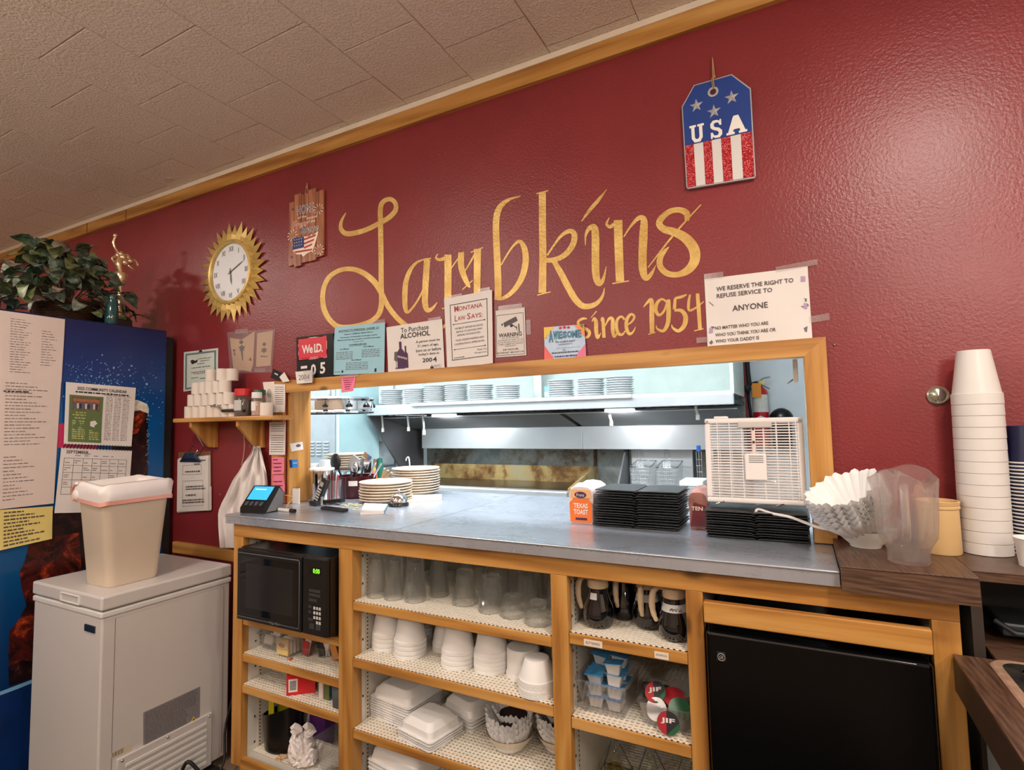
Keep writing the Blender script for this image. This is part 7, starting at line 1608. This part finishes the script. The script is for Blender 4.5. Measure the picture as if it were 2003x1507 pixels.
cstack(CL, -1.335, 1.665, z, 9, .0085, 'foam takeout box of the tall stack at the left', -.12); cstack(CLs, -1.165, 1.585, z, 4, .009, 'foam takeout box of the short front stack', -.2); cstack(CLs, -1.10, 1.75, z, 4, .011, 'foam takeout box of the stack behind the short one', -.3)
cstack(CLb, -1.28, 1.645, .1345 + LB, 10, .013, 'large foam takeout box of the stack on the cabinet floor', -.15)
# ---- bowls with coffee filters
def bowl_mesh(r, h, m_, name='bowl', thick=.004):
    b = MB(); b.lathe([(.0001, .004), (r * .42, .004), (r * .44, 0), (r * .5, 0), (r * .52, .005), (r * .8, h * .5), (r, h), (r * .985, h + .002), (r * .965, h), (r * .77, h * .5 + .003), (r * .5, .009), (.0001, .008)], 32); return b
_f2 = NT('filter_paper'); _tl = _f2.n('ShaderNodeBsdfTranslucent'); _tl.inputs[0].default_value = (.92, .92, .92, 1); _df = _f2.n('ShaderNodeBsdfDiffuse'); _df.inputs[0].default_value = (.92, .915, .915, 1)
_mx = _f2.n('ShaderNodeMixShader'); _mx.inputs[0].default_value = .2; _f2.l(_df.outputs[0], _mx.inputs[1]); _f2.l(_tl.outputs[0], _mx.inputs[2]); _f2.l(_mx.outputs[0], _f2.t.nodes['Material Output'].inputs['Surface']); _f2.t.nodes.remove(_f2.b); FILT = _f2.m
def filter_mesh(r, h, flat, n=26, seed=0):
    rnd = random.Random(seed); b = MB(); seg = n * 4; prof = [(.0, .0), (flat, .0)] + [(flat + (r - flat) * f, h * f ** 1.1) for f in (.15, .35, .55, .75, .9, 1.0)]; ph = rnd.random() * 6
    vs = []; fs = []
    for (q, zz) in prof:
        for k in range(seg):
            a = 2 * PI * k / seg; f = max(0, (q - flat) / (r - flat)); rr = q + .0055 * f * math.cos(n * a + ph) + .004 * f * math.sin(3 * a + ph)
            vs.append((rr * math.cos(a), rr * math.sin(a), zz + .006 * f * math.sin(5 * a + ph * 2) + .0035 * f * math.sin(n * a + ph)))
    for i in range(len(prof) - 1):
        for k in range(seg): fs.append((i * seg + k, i * seg + (k + 1) % seg, (i + 1) * seg + (k + 1) % seg, (i + 1) * seg + k))
    b.add(vs, fs, True); return b
FP = [Proto(lambda s_=s_: filter_mesh(.074, .072, .052, 26, s_).build('coffee_filter', FILT)) for s_ in range(3)]
def filters(x, y, z0, n, pitch, lab, rmul=1.0, tilt=0.0, group='coffee filters nested in bowls', rz=0.0, P_=None, dirv=None):
    d = Vector(dirv) if dirv else Vector((0, 0, 1))
    q = d.to_track_quat('Z', 'Y').to_euler()
    for k in range(n):
        p_ = Vector((x, y, z0)) + d * (k * pitch)
        (P_ or FP)[k % 3].place(p_, '%s %s' % (nth(k, n).replace('topmost', 'outermost').replace('bottom', 'innermost'), lab), 'coffee filter', group, q, (rmul,) * 3)
IV = mat('ivory_china', (222, 210, 190), .3, var=.02)
for x, y, lb, n in ((-.885, 1.637, 'ivory bowl of coffee filters at the front of the takeout shelf', 7), (-.732, 1.70, 'ivory bowl of coffee filters beside the cabinet post', 7), (-.945, 1.868, 'ivory bowl of coffee filters at the back of the takeout shelf', 6)):
    t = thing('filter_bowl', lb, 'bowl', (x, y, z)); bowl_mesh(.078, .052, IV).build('bowl_body', IV, t); MB().tube([(.077 * math.cos(a), .077 * math.sin(a), .053) for a in [k * PI / 16 for k in range(32)]], .0012, 5, True).build('rim_band', mat('brown_rim', (96, 66, 48), .4), t)
    filters(x, y, z + .013, n, .0065, 'fluted filter in the ' + lb.replace('ivory bowl of coffee filters', 'filter bowl'), .98, dirv=(0, -.12, 1))
    if n == 7:
        t2 = thing('ground_coffee_filter', 'coffee filter of dark grounds on the ' + lb.replace('ivory bowl of coffee filters ', 'filter bowl '), 'coffee filter', (x + .01, y + .015, z + .078)); MB().lathe([(.0001, .03), (.035, .028), (.055, .02), (.05, .0), (.0001, .0)], 20, rfn=lambda a, r, zz: r * (1 + .08 * math.sin(3 * a))).build('ground_coffee', mat('coffee_grounds', (44, 20, 18), .9, var=.3, vs=200, bump=.4, bs=300), t2); filter_mesh(.07, .045, .045, 26, 5).build('filter_paper', FILT, t2)
# ---- bay 3: syrup dispensers
z = .838 + LB
SYR = mat('dark_syrup_glass', (7, 8, 16), .05, coat=1.0)
def syrup(x, y, rz, lb, text=None, tagp=None):
    t_ = thing('syrup_dispenser', lb, 'syrup dispenser', (x, y, z), rz)
    MB().lathe([(.0001, .0), (.031, .0), (.040, .008), (.0455, .028), (.0455, .042), (.041, .062), (.033, .083), (.0285, .1), (.0285, .118)], 28).build('bottle', SYR, t_)
    MB().lathe([(.0315, .0005), (.0405, .0078), (.0445, .018), (.0462, .029)], 28).build('glass_base', glass('thick_glass', (.72, .70, .68), .08), t_)
    MB().lathe([(.0295, .112), (.031, .114), (.031, .138), (.027, .143), (.0001, .144)], 24).build('collar_lid', BEIGE, t_)
    b = MB(); b.tube(smooth_path([(-.024, 0, .136), (-.042, 0, .139), (-.056, 0, .122), (-.060, 0, .095), (-.057, 0, .068), (-.049, 0, .045)]), [.0085] * 10 + [.009] * 8 + [.008] * 4 + [.0065] * 3 + [.0045], 10); b.build('handle', BEIGE, t_)
    b = MB(); b.rbox(-.045, -.02, -.006, .006, .144, .149, .002); b.build('thumb_lever', CHROME, t_)
    if text:
        MB().lathe([(.0352, .078), (.0300, .098)], 28).build('paper_band', mat('band_paper', (206, 198, 186), .6), t_)
        vs, fs, asp = text_mesh(text, .01); b = MB()
        a0 = -PI / 2 - rz + (tagp or 0); b.add([((.0335 - .0045 * c + .0012) * math.cos(a0 + (a - .5) * 1.0), (.0335 - .0045 * c + .0012) * math.sin(a0 + (a - .5) * 1.0), .082 + .0125 * c) for a, c in vs], fs); b.build('lettering', INK, t_)
    elif tagp is not None:
        a0 = -PI / 2 - rz; MB().grid(lambda s_, q_: ((.0335 - .004 * q_) * math.cos(a0 - .5 + s_ * .7), (.0335 - .004 * q_) * math.sin(a0 - .5 + s_ * .7), .082 + .018 * q_), 4, 1).build('paper_tag', mat('band_paper'), t_)
    return t_
syrup(-.548, 1.578, .15, 'dark syrup dispenser with its handle to the left, leftmost of four', None, 0); syrup(-.498, 1.672, 1.45, 'dark syrup dispenser with handle facing forward, second from left')
syrup(-.415, 1.628, 1.5, 'dark syrup dispenser with handle forward and LITE band', 'LITE', -.75); syrup(-.327, 1.572, .35, 'dark syrup dispenser banded MAPLE beside the black fridge', 'MAPLE', .35)
TAGM = mat('tag_paper', (228, 212, 196), .7)
for u0, u1, v0, st, lb in ((1142, 1178, 1253, 'BUTTERMILK', 'small white shelf label under the left syrup dispensers'), (1280, 1308, 1280, '(MAPLE)', 'small white shelf label under the right syrup dispensers')):
    a = at(u0, v0, FACE + .003); c = at(u1, v0 + 4, FACE + .003); w_ = c.x - a.x; t = thing('shelf_label', lb, 'label', ((a.x + c.x) / 2, FACE + .0034, .8115)); MB().box(-w_ / 2, w_ / 2, -.0008, 0, 0, .018).build('paper', TAGM, t); wtxt(st, -w_ * .38, w_ * .38, .009, .007, -.0012, GREYINK, t, .0)
# ---- bay 3: creamers and spreads
z = .605 + LB
t = tub('creamer_tub', 'clear tub of blue-lidded creamer cups', -.533, 1.605, .15, .16, .088, z)
def creamer():
    o = bpy.data.objects.new('creamer_cup', None); COL.objects.link(o); b = MB(); rloft(b, [(.014, .011, .003, 0), (.019, .015, .004, .024), (.0195, .0155, .004, .0245)], cap1=True); b.build('cup', WHITE, o); MB().rbox(-.0225, .0225, -.0185, .0185, .0246, .0262, .0006).build('foil_lid', mat('creamer_blue', (70, 150, 206), .3, .2, var=.3, vs=60), o); return o
CRp = Proto(creamer); rnd = random.Random(17); idx = 0
for L_ in range(4):
    for i in range(2):
        for j in range(2):
            if L_ == 3 and (i, j) == (0, 0): continue
            idx += 1; CRp.place((-.533 + (-.029 + .058 * i) * (1 - .02 * L_), 1.603 + (-.027 + .055 * j), z + .0055 + .0330 * L_), 'blue-lidded creamer cup in the %s layer at the %s %s of the tub' % (('bottom', 'second', 'third', 'top')[L_], ('front', 'back')[j], ('left', 'right')[i]), 'creamer', 'blue-lidded creamers in the clear tub', (rnd.uniform(-.05, .05) if L_ < 2 else rnd.uniform(-.2, .2), rnd.uniform(-.06, .06), rnd.uniform(-.15, .15)), (1.22,) * 3)
t = thing('brown_sauce_cup', 'small clear cup of brown sauce behind the spread tub', 'cup', (-.437, 1.70, z)); MB().lathe([(.0001, 0), (.022, 0), (.028, .045), (.026, .045), (.0205, .003), (.0001, .003)], 20).build('cup', CLEARP, t); MB().lathe([(.0001, .004), (.0203, .004), (.024, .032), (.0001, .032)], 20).build('sauce', mat('brown_sauce', (60, 36, 26), .3), t)
t = tub('spread_tub', 'clear tub of peanut butter and jam portion cups', -.357, 1.605, .142, .15, .06, z)
def spread(lid, name='spread_cup'):
    def mk():
        o = bpy.data.objects.new(name, None); COL.objects.link(o); MB().lathe([(.0001, 0), (.016, 0), (.021, .018), (.024, .019), (.024, .0195)], 20).build('cup', WHITE, o); MB().lathe([(.024, .0196), (.024, .0204), (.0001, .0206)], 20).build('foil_lid', lid, o)
        return o
    return mk
JR, JG, JW = mat('jam_red', (170, 40, 50), .35), mat('jam_green', (34, 92, 60), .35), mat('jam_silver', (206, 204, 204), .25, .6)
def jif():
    o = spread(mat('lid_dark', (40, 40, 46), .35), 'peanut_butter_cup')(); vs, fs, asp = text_mesh('JIF', .03); b = MB(); b.add([(-.016 + .03 * a, -.002 + .012 * c, .0213) for a, c in vs], fs); b.build('lettering', PAPER, o)
    MB().add([(.0235 * math.cos(a), .0235 * math.sin(a), .0209) for a in [PI * .55 + k * PI / 12 * .9 for k in range(13)]], [tuple(range(13))]).build('red_band', JR, o); MB().add([(.0235 * math.cos(a), .0235 * math.sin(a), .0209) for a in [PI * 1.45 + k * PI / 12 * .6 for k in range(13)]], [tuple(range(13))]).build('green_band', JG, o); return o
PJ = Proto(jif); PR, PG, PW = Proto(spread(JR)), Proto(spread(JG)), Proto(spread(JW))
X0_, Y0_ = -.357, 1.605; gs = 'portion cups in the spread tub'
PJ.place((X0_ - .028, Y0_ - .02, z + .062), 'red and green JIF peanut butter cup on top at the left of the spread tub', 'spread cup', gs, (.75, -.2, .1), (1.22,) * 3); PJ.place((X0_ + .012, Y0_ - .066, z + .026), 'JIF peanut butter cup pressed against the tub front', 'spread cup', gs, (1.35, 0, .1), (1.22,) * 3)
PW.place((X0_ - .018, Y0_ - .042, z + .036), 'silver-lidded portion cup standing on edge at the tub front', 'spread cup', gs, (1.1, 0, -.2), (1.22,) * 3); PR.place((X0_ + .012, Y0_ - .012, z + .05), 'dark red jam cup tipped in the middle of the spread tub', 'spread cup', gs, (.5, .2, 0), (1.22,) * 3); PG.place((X0_ + .028, Y0_ - .03, z + .038), 'green jam cup tipped at the right of the spread tub', 'spread cup', gs, (.9, .3, .2), (1.22,) * 3)
PW.place((X0_ + .02, Y0_ + .03, z + .055), 'silver-lidded portion cup at the back of the spread tub', 'spread cup', gs, (.3, .4, 0), (1.22,) * 3); PR.place((X0_ - .03, Y0_ + .0, z + .005), 'red jam cup at the bottom left of the spread tub', 'spread cup', gs, None, (1.22,) * 3); PW.place((X0_ + .02, Y0_ - .01, z + .005), 'silver-lidded cup at the bottom right of the spread tub', 'spread cup', gs, None, (1.22,) * 3)
PG.place((X0_ - .02, Y0_ + .035, z + .03), 'green jam cup at the back left of the spread tub', 'spread cup', gs, (.2, .2, 0), (1.22,) * 3)
# ---- bay 3: lower shelf with cruets
z3 = .330
cpart('shelf', MB().box(-.6255, -.2755, Y1 + .0315, YB - .001, z3 - .02, z3 - .004), CREAMBOARD); cpart('shelf_edge', MB().rbox(-.611, -.282, Y0 + .004, Y1 + .030, z3 - .03, z3, .002), PINE[0])
liner(-.61, -.283, z3, 'cream perforated shelf liner under the oil cruets'); z = z3 + LB
def cruet(x, y, lb, fill):
    t_ = thing('oil_cruet', lb, 'cruet', (x, y, z)); MB().lathe([(.0001, .0), (.03, .0), (.034, .006), (.034, .04), (.026, .07), (.012, .09), (.01, .115), (.014, .12), (.011, .12), (.0001, .1)], 24).build('bottle', GLASS, t_); MB().lathe([(.0001, .003), (.031, .003), (.031, .04), (.024, .066), (.0001, .066)], 24).build('oil', fill, t_); MB().ball((0, 0, .13), .012, 12, 8).build('stopper', GLASS, t_)
    b = MB(); b.tube([(-.045, -.038, .045), (.045, -.038, .045), (.045, .038, .045), (-.045, .038, .045)], .0018, 6, True)
    for q in ((-.045, -.038), (.045, -.038), (.045, .038), (-.045, .038)): b.tube([(q[0], q[1], .002), (q[0], q[1], .045), (q[0] * .3, q[1] * .3, .13)], .0018, 6)
    b.build('wire_rack', DGREY, t_)
OIL = glass('olive_oil', (.75, .68, .25), .03)
cruet(-.54, 1.66, 'glass cruet of yellow oil in a wire rack on the low shelf', OIL); cruet(-.435, 1.67, 'empty-looking glass cruet in a wire rack beside the yellow oil', glass('vinegar', (.8, .78, .7), .03)); cruet(-.33, 1.66, 'glass cruet in a wire rack at the right of the low shelf', glass('vinegar'))
# ---- bay 4: fridge with pine drawer front above
FG = thing('compact_fridge', 'black under-counter fridge in the right cabinet bay', 'refrigerator', (.0, 1.70, 0)); fg = lambda m_: loc(m_, FG)
fg(MB().rbox(-.232, .232, 1.52, 1.985, .02, .925, .004)).build('fridge_body', BLACK, FG); FGD = fg(MB().rbox(-.230, .230, 1.462, 1.517, .04, .915, .008)).build('fridge_door', mat('fridge_black', (6, 6, 7), .2, var=.1, spec=.22), FG)
fg(MB().tube([(-.215, 1.466, .908), (.2, 1.466, .908)], .004, 8)).build('door_edge_trim', mat('trim_black', (40, 40, 42), .15), FGD)
gb = at(1411, 1286, 1.46); TB_ = Matrix.Translation((gb.x, 1.4615, gb.z)) @ TY_
fg(MB().rbox(gb.x - .011, gb.x + .011, 1.4598, 1.462, gb.z - .011, gb.z + .012, .001)).build('badge_plate', mat('badge_black', (22, 22, 24), .3), FGD)
b = MB(); b.tube([(gb.x + .0085 * math.cos(a), 1.4594, gb.z + .0085 * math.sin(a)) for a in [k * PI / 12 for k in range(24)]], .0008, 5, True); fg(b).build('badge_ring', mat('badge_silver', (190, 190, 190), .3, .6), FGD)
vs, fs, asp = text_mesh('GE', .01, .2); b = MB(); b.add([(gb.x - .0055 + .011 * a, 1.4594, gb.z - .004 + .008 * c) for a, c in vs], fs); fg(b).build('lettering', mat('badge_silver'), FGD)
for fx in (-.2, .2): fg(MB().cyl((fx, 1.6, 0), .015, .02, 10)).build('foot', MATTEBLACK, FG)
cpart('drawer_front', MB().rbox(-.2325, .2315, 1.462, 1.484, .934, .986, .003), PINE[0])
# ================================================================ right end: walnut counters, cups, pitcher
WX0, WX1, WZ = .070, .311, 1.1105
t = thing('walnut_counter_block', 'thick walnut laminate counter block beside the steel counter', 'countertop', (.19, 1.6, WZ)); wl = lambda m_: loc(m_, t)
wl(MB().rbox(WX0, WX1, 1.434, WALL - .0195, WZ - .004, WZ, .001)).build('top', WALNUT[1], t); wl(MB().box(WX0, WX1, 1.434, 1.46, WZ - .057, WZ - .0045)).build('front_apron', WALNUT[0], t); wl(MB().box(WX0, WX0 + .018, 1.4605, WALL - .02, WZ - .055, WZ - .0045)).build('side_apron', WALNUT[1], t)
wl(MB().box(WX0 + .0185, WX1 - .001, 1.47, WALL - .02, WZ - .056, WZ - .0045)).build('core', WALNUT[0], t)
t2 = thing('walnut_rear_counter', 'thin walnut laminate counter continuing to the right under the cups', 'countertop', (.9, 1.6, WZ)); wl2 = lambda m_: loc(m_, t2)
wl2(MB().rbox(WX1 + .0005, 1.6, 1.502, WALL - .001, WZ - .004, WZ, .001)).build('top', WALNUT[0], t2); wl2(MB().box(WX1 + .0005, 1.6, 1.5025, 1.52, WZ - .022, WZ - .0045)).build('edge_band', WALNUT[0], t2)
wl2(MB().box(WX1 + .002, WX1 + .022, 1.53, WALL - .002, 0, WZ - .0045)).build('end_panel', mat('dark_panel', (54, 44, 36), .6), t2); wl2(MB().box(WX1 + .023, 1.6, WALL - .03, WALL - .002, 0, WZ - .005)).build('back_panel', MATTEBLACK, t2)
tk = thing('grey_drawer_insert', 'grey metal insert in the dark gap under the rear counter', 'insert', (.46, 1.66, .95)); MB().rbox(-.08, .3, -.06, .07, .0, .03, .006).build('tray', mat('dark_grey_metal', (74, 80, 86), .45, .5), tk); MB().tube([(-.09, -.05, .03), (-.06, -.07, .012), (.3, -.07, .012)], .006, 6).build('tray_lip', mat('dark_grey_metal'), tk)
# sink counter on the right
SZ = .935; SX0, SY1 = .268, 1.487
tsk = thing('sink_counter', 'walnut laminate sink counter running toward the viewer at the right', 'countertop', (.6, 1.0, SZ)); sl = lambda m_: loc(m_, tsk)
hx0, hx1, hy0, hy1 = .335, .76, .75, 1.475
for a in ((SX0, hx0, .2, SY1), (hx1, 1.0, .2, SY1), (hx0, hx1, hy1, SY1), (hx0, hx1, .2, hy0)): sl(MB().box(a[0], a[1], a[2], a[3], SZ - .006, SZ)).build('top', WALNUT[1], tsk)
sl(MB().box(WX1 + .03, 1.0, SY1, 1.72, SZ - .006, SZ)).build('top', WALNUT[0], tsk)
sl(MB().box(SX0, SX0 + .02, .2, SY1, SZ - .075, SZ - .0065)).build('side_apron', mat('apron_dark_walnut', (58, 42, 30), .5), tsk)
sl(MB().box(SX0 + .045, SX0 + .06, .3, SY1, 0, SZ - .0065)).build('cabinet_side', mat('grey_cabinet', (112, 116, 118), .5), tsk)
sl(MB().cyl((0, 0, 0), .005, .003, 10, T=Matrix.Translation((SX0 + .045, 1.30, .70)) @ Matrix.Rotation(-PI / 2, 4, 'Y'))).build('screw_hole', INK, tsk)
sl(MB().box(.95, .98, .3, SY1, 0, SZ - .0065)).build('cabinet_side', mat('grey_cabinet'), tsk)
snk = thing('drop_in_sink', 'worn steel drop-in sink with greyish rim', 'sink', (.5475, 1.11, SZ + .0005)); nl = lambda m_: loc(m_, snk)
def sring(b, o_, i_, z0, z1):
    A = [(p[0] + .5475, p[1] + 1.1125, z0) for p in rrect(*o_)]; B = [(p[0] + .5475, p[1] + 1.1125, z1) for p in rrect(*i_)]; n = len(A)
    b.add(A + B, [(k, (k + 1) % n, (k + 1) % n + n, k + n) for k in range(n)])
hw_, hd_ = .2125, .3625
b = MB(); sring(b, (hw_ + .014, hd_ + .014, .04), (hw_ + .010, hd_ + .010, .036), SZ + .0005, SZ + .003); sring(b, (hw_ + .010, hd_ + .010, .036), (hw_ - .004, hd_ - .004, .03), SZ + .003, SZ + .0025); nl(b).build('caulk_rim', mat('worn_caulk', (150, 120, 100), .7, var=.3, vs=40), snk)
b = MB(); sring(b, (hw_ - .004, hd_ - .004, .03), (hw_ - .03, hd_ - .03, .03), SZ + .0035, SZ + .003); nl(b).build('steel_rim', stained('worn_steel', (60, 58, 58), [(90, 88, 86), (120, 110, 100)], 20, .35, .8), snk)
b = MB(); b.tube([(p[0] + .5475, p[1] + 1.1125, SZ + .004) for p in rrect(hw_ - .03, hd_ - .03, .03)], .005, 8, True); nl(b).build('basin_lip', CHROME, snk)
b = MB(); sring(b, (hw_ - .03, hd_ - .03, .03), (hw_ - .045, hd_ - .045, .03), SZ + .003, SZ - .16); A = [(p[0] + .5475, p[1] + 1.1125, SZ - .16) for p in rrect(hw_ - .045, hd_ - .045, .03)]; b.add(A, [tuple(range(len(A)))]); nl(b).build('basin', stained('worn_steel'), snk)
# ---- big foam cups
z = WZ + .0006
CUPM = mat('white_cup_plastic', (214, 210, 207), .4, var=.015)
def bigcup():
    b = MB(); rt, rb, h = .0495, .033, .132; b.lathe([(rt - .0015, 0), (rt + .0006, .001), (rt + .0002, .026), (rt - .0022, .0275), (rb, h - .002), (rb - .002, h), (rb - .006, h - .0015), (.0001, h - .0015)], 40); b.lathe([(rt - .0015, 0), (rt - .004, .026), (rb - .003, h - .006), (.0001, h - .006)], 40); return b.build('foam_cup', CUPM)
BC = Proto(bigcup); n = 14
for k in range(n): BC.place((.386 + .0006 * k * .5, 1.700, z + k * .0272), '%s large white cup of the tall cup tower on the walnut counter' % nth(k, n), 'cup', 'large white cups in the tall tower', (0, 0, random.uniform(0, 6)))
def pcup(m_, nm): 
    def mk():
        b = MB(); rt, rb, h = .041, .03, .10; b.lathe([(.0001, .003), (rb, .003), (rb, 0), (rb + .001, 0), (rt, h - .003), (rt + .0025, h - .002), (rt + .0025, h), (rt - .001, h), (rb - .001, .004), (.0001, .004)], 32); return b.build(nm, m_)
    return mk
PC1, PC2 = Proto(pcup(mat('paper_cup_print', (214, 202, 188), .45, var=.02), 'paper_cup')), Proto(pcup(mat('navy_paper_cup', (18, 22, 62), .4, var=.25, vs=20), 'paper_cup'))
n = 24; xs = .4775
def pinv():
    t_ = bpy.data.objects.new('paper_cup', None); COL.objects.link(t_); b = MB(); b.lathe([(.036, .0), (.0395, .0015), (.0385, .004), (.037, .0045), (.030, .088), (.0001, .09)], 28); b.build('cup', mat('navy_paper_cup', (18, 22, 62), .4, var=.25, vs=20), t_); MB().tube([(.0385 * math.cos(a), .0385 * math.sin(a), .002) for a in [k * PI / 14 for k in range(28)]], .0022, 6, True).build('rolled_rim', WHITE, t_); return t_
PIV = Proto(pinv); 
NUM = ('lowest', 'second', 'third', 'fourth', 'fifth', 'sixth', 'seventh', 'eighth', 'ninth', 'tenth', 'eleventh', 'twelfth', 'thirteenth', 'fourteenth', 'fifteenth', 'sixteenth', 'seventeenth', 'eighteenth', 'nineteenth', 'twentieth', 'twenty-first', 'twenty-second', 'twenty-third', 'twenty-fourth', 'twenty-fifth', 'topmost')
for k in range(26): PIV.place((xs, 1.722, z + k * .0085), '%s dark paper cup %sof the upturned stack at the right edge' % (NUM[k], '' if k in (0, 25) else 'from below '), 'cup', 'upturned dark paper cups at the right edge', (0, 0, k))
t = thing('small_white_cup', 'small white cup at the right edge of the walnut counter', 'cup', (.438, 1.585, z)); MB().lathe([(.0001, 0), (.024, 0), (.030, .058), (.0315, .06), (.029, .06), (.023, .003), (.0001, .003)], 28).build('cup', FOAM, t); MB().tube([(.0305 * math.cos(a), .0305 * math.sin(a), .06) for a in [k * PI / 12 for k in range(24)]], .0016, 6, True).build('rim', FOAM, t)
# ---- tan crock
t = thing('tan_canister', 'tan plastic canister behind the clear pitcher', 'canister', (.292, 1.665, z)); TANM = mat('tan_plastic', (214, 178, 126), .45, var=.03)
MB().lathe([(.0001, 0), (.040, 0), (.0415, .003), (.0405, .105), (.043, .107), (.043, .112), (.041, .113), (.043, .116), (.043, .123), (.0385, .123), (.037, .11), (.038, .004), (.0001, .004)], 32).build('canister_body', TANM, t); MB().tube([(.0425 * math.cos(a), .0425 * math.sin(a), .1225) for a in [k * PI / 16 for k in range(32)]], .0016, 6, True).build('rim', TANM, t)
# ---- clear pitcher
t = thing('clear_pitcher', 'clear plastic water pitcher with wavy rim', 'pitcher', (.208, 1.522, z)); PCL = thick_glass('pitcher_plastic', (.985, .975, .965), .4, 1.25, .06)
def prf(a, r, zz):
    return r * (1 + .02 * math.cos(10 * a)) + (.012 * max(0, math.cos(a - 2.6)) ** 6 if zz > .18 else 0)
def pshape(z_list):
    b = MB(); seg = 64; prof = z_list; vs = []; fs = []
    for (r, zz) in prof:
        for k in range(seg):
            a = 2 * PI * k / seg; q = prf(a, r, zz); top = 1 if zz > .145 else 0
            dz = (.014 * math.cos(2 * (a - 1.2)) - .012 * max(0, math.cos(a + 1.35)) ** 8) * max(0, (zz - .15) / .045)
            vs.append((q * math.cos(a), q * math.sin(a), zz + dz))
    for i in range(len(prof) - 1):
        for k in range(seg): fs.append((i * seg + k, i * seg + (k + 1) % seg, (i + 1) * seg + (k + 1) % seg, (i + 1) * seg + k))
    b.add(vs, fs, True); return b
pshape([(.0001, .0), (.036, .0), (.040, .003), (.0395, .026), (.046, .042), (.056, .058), (.059, .10), (.0615, .16), (.0635, .195), (.0635, .200), (.061, .200), (.059, .16), (.0555, .07), (.043, .046), (.036, .008), (.0001, .006)]).build('pitcher_body', PCL, t, weld=True)
b = MB(); b.tube(smooth_path([(-.01, -.058, .17), (-.012, -.083, .176), (-.014, -.094, .14), (-.013, -.086, .09), (-.01, -.055, .062)]), [.008] * 21, 10); b.build('handle', PCL, t)
# ---- bowl with big coffee filters
t = thing('white_filter_bowl', 'white bowl overflowing with coffee filters on the walnut block', 'bowl', (.139, 1.670, z)); bowl_mesh(.068, .045, WHITE).build('bowl_body', mat('white_bowl', (228, 226, 220), .3, var=.02), t); MB().tube([(.0675 * math.cos(a), .0675 * math.sin(a), .046) for a in [k * PI / 16 for k in range(32)]], .0018, 6, True).build('rim', mat('grey_rim', (130, 126, 120), .4), t)
FPB = [Proto(lambda s_=s_: filter_mesh(.088, .068, .034, 22, 40 + s_).build('coffee_filter', FILT)) for s_ in range(3)]
filters(.136, 1.668, z + .032, 15, .0045, 'large coffee filter of the pile in the white bowl', 1.0, dirv=(-.35, -.30, .9), group='coffee filters in the white bowl', P_=FPB)
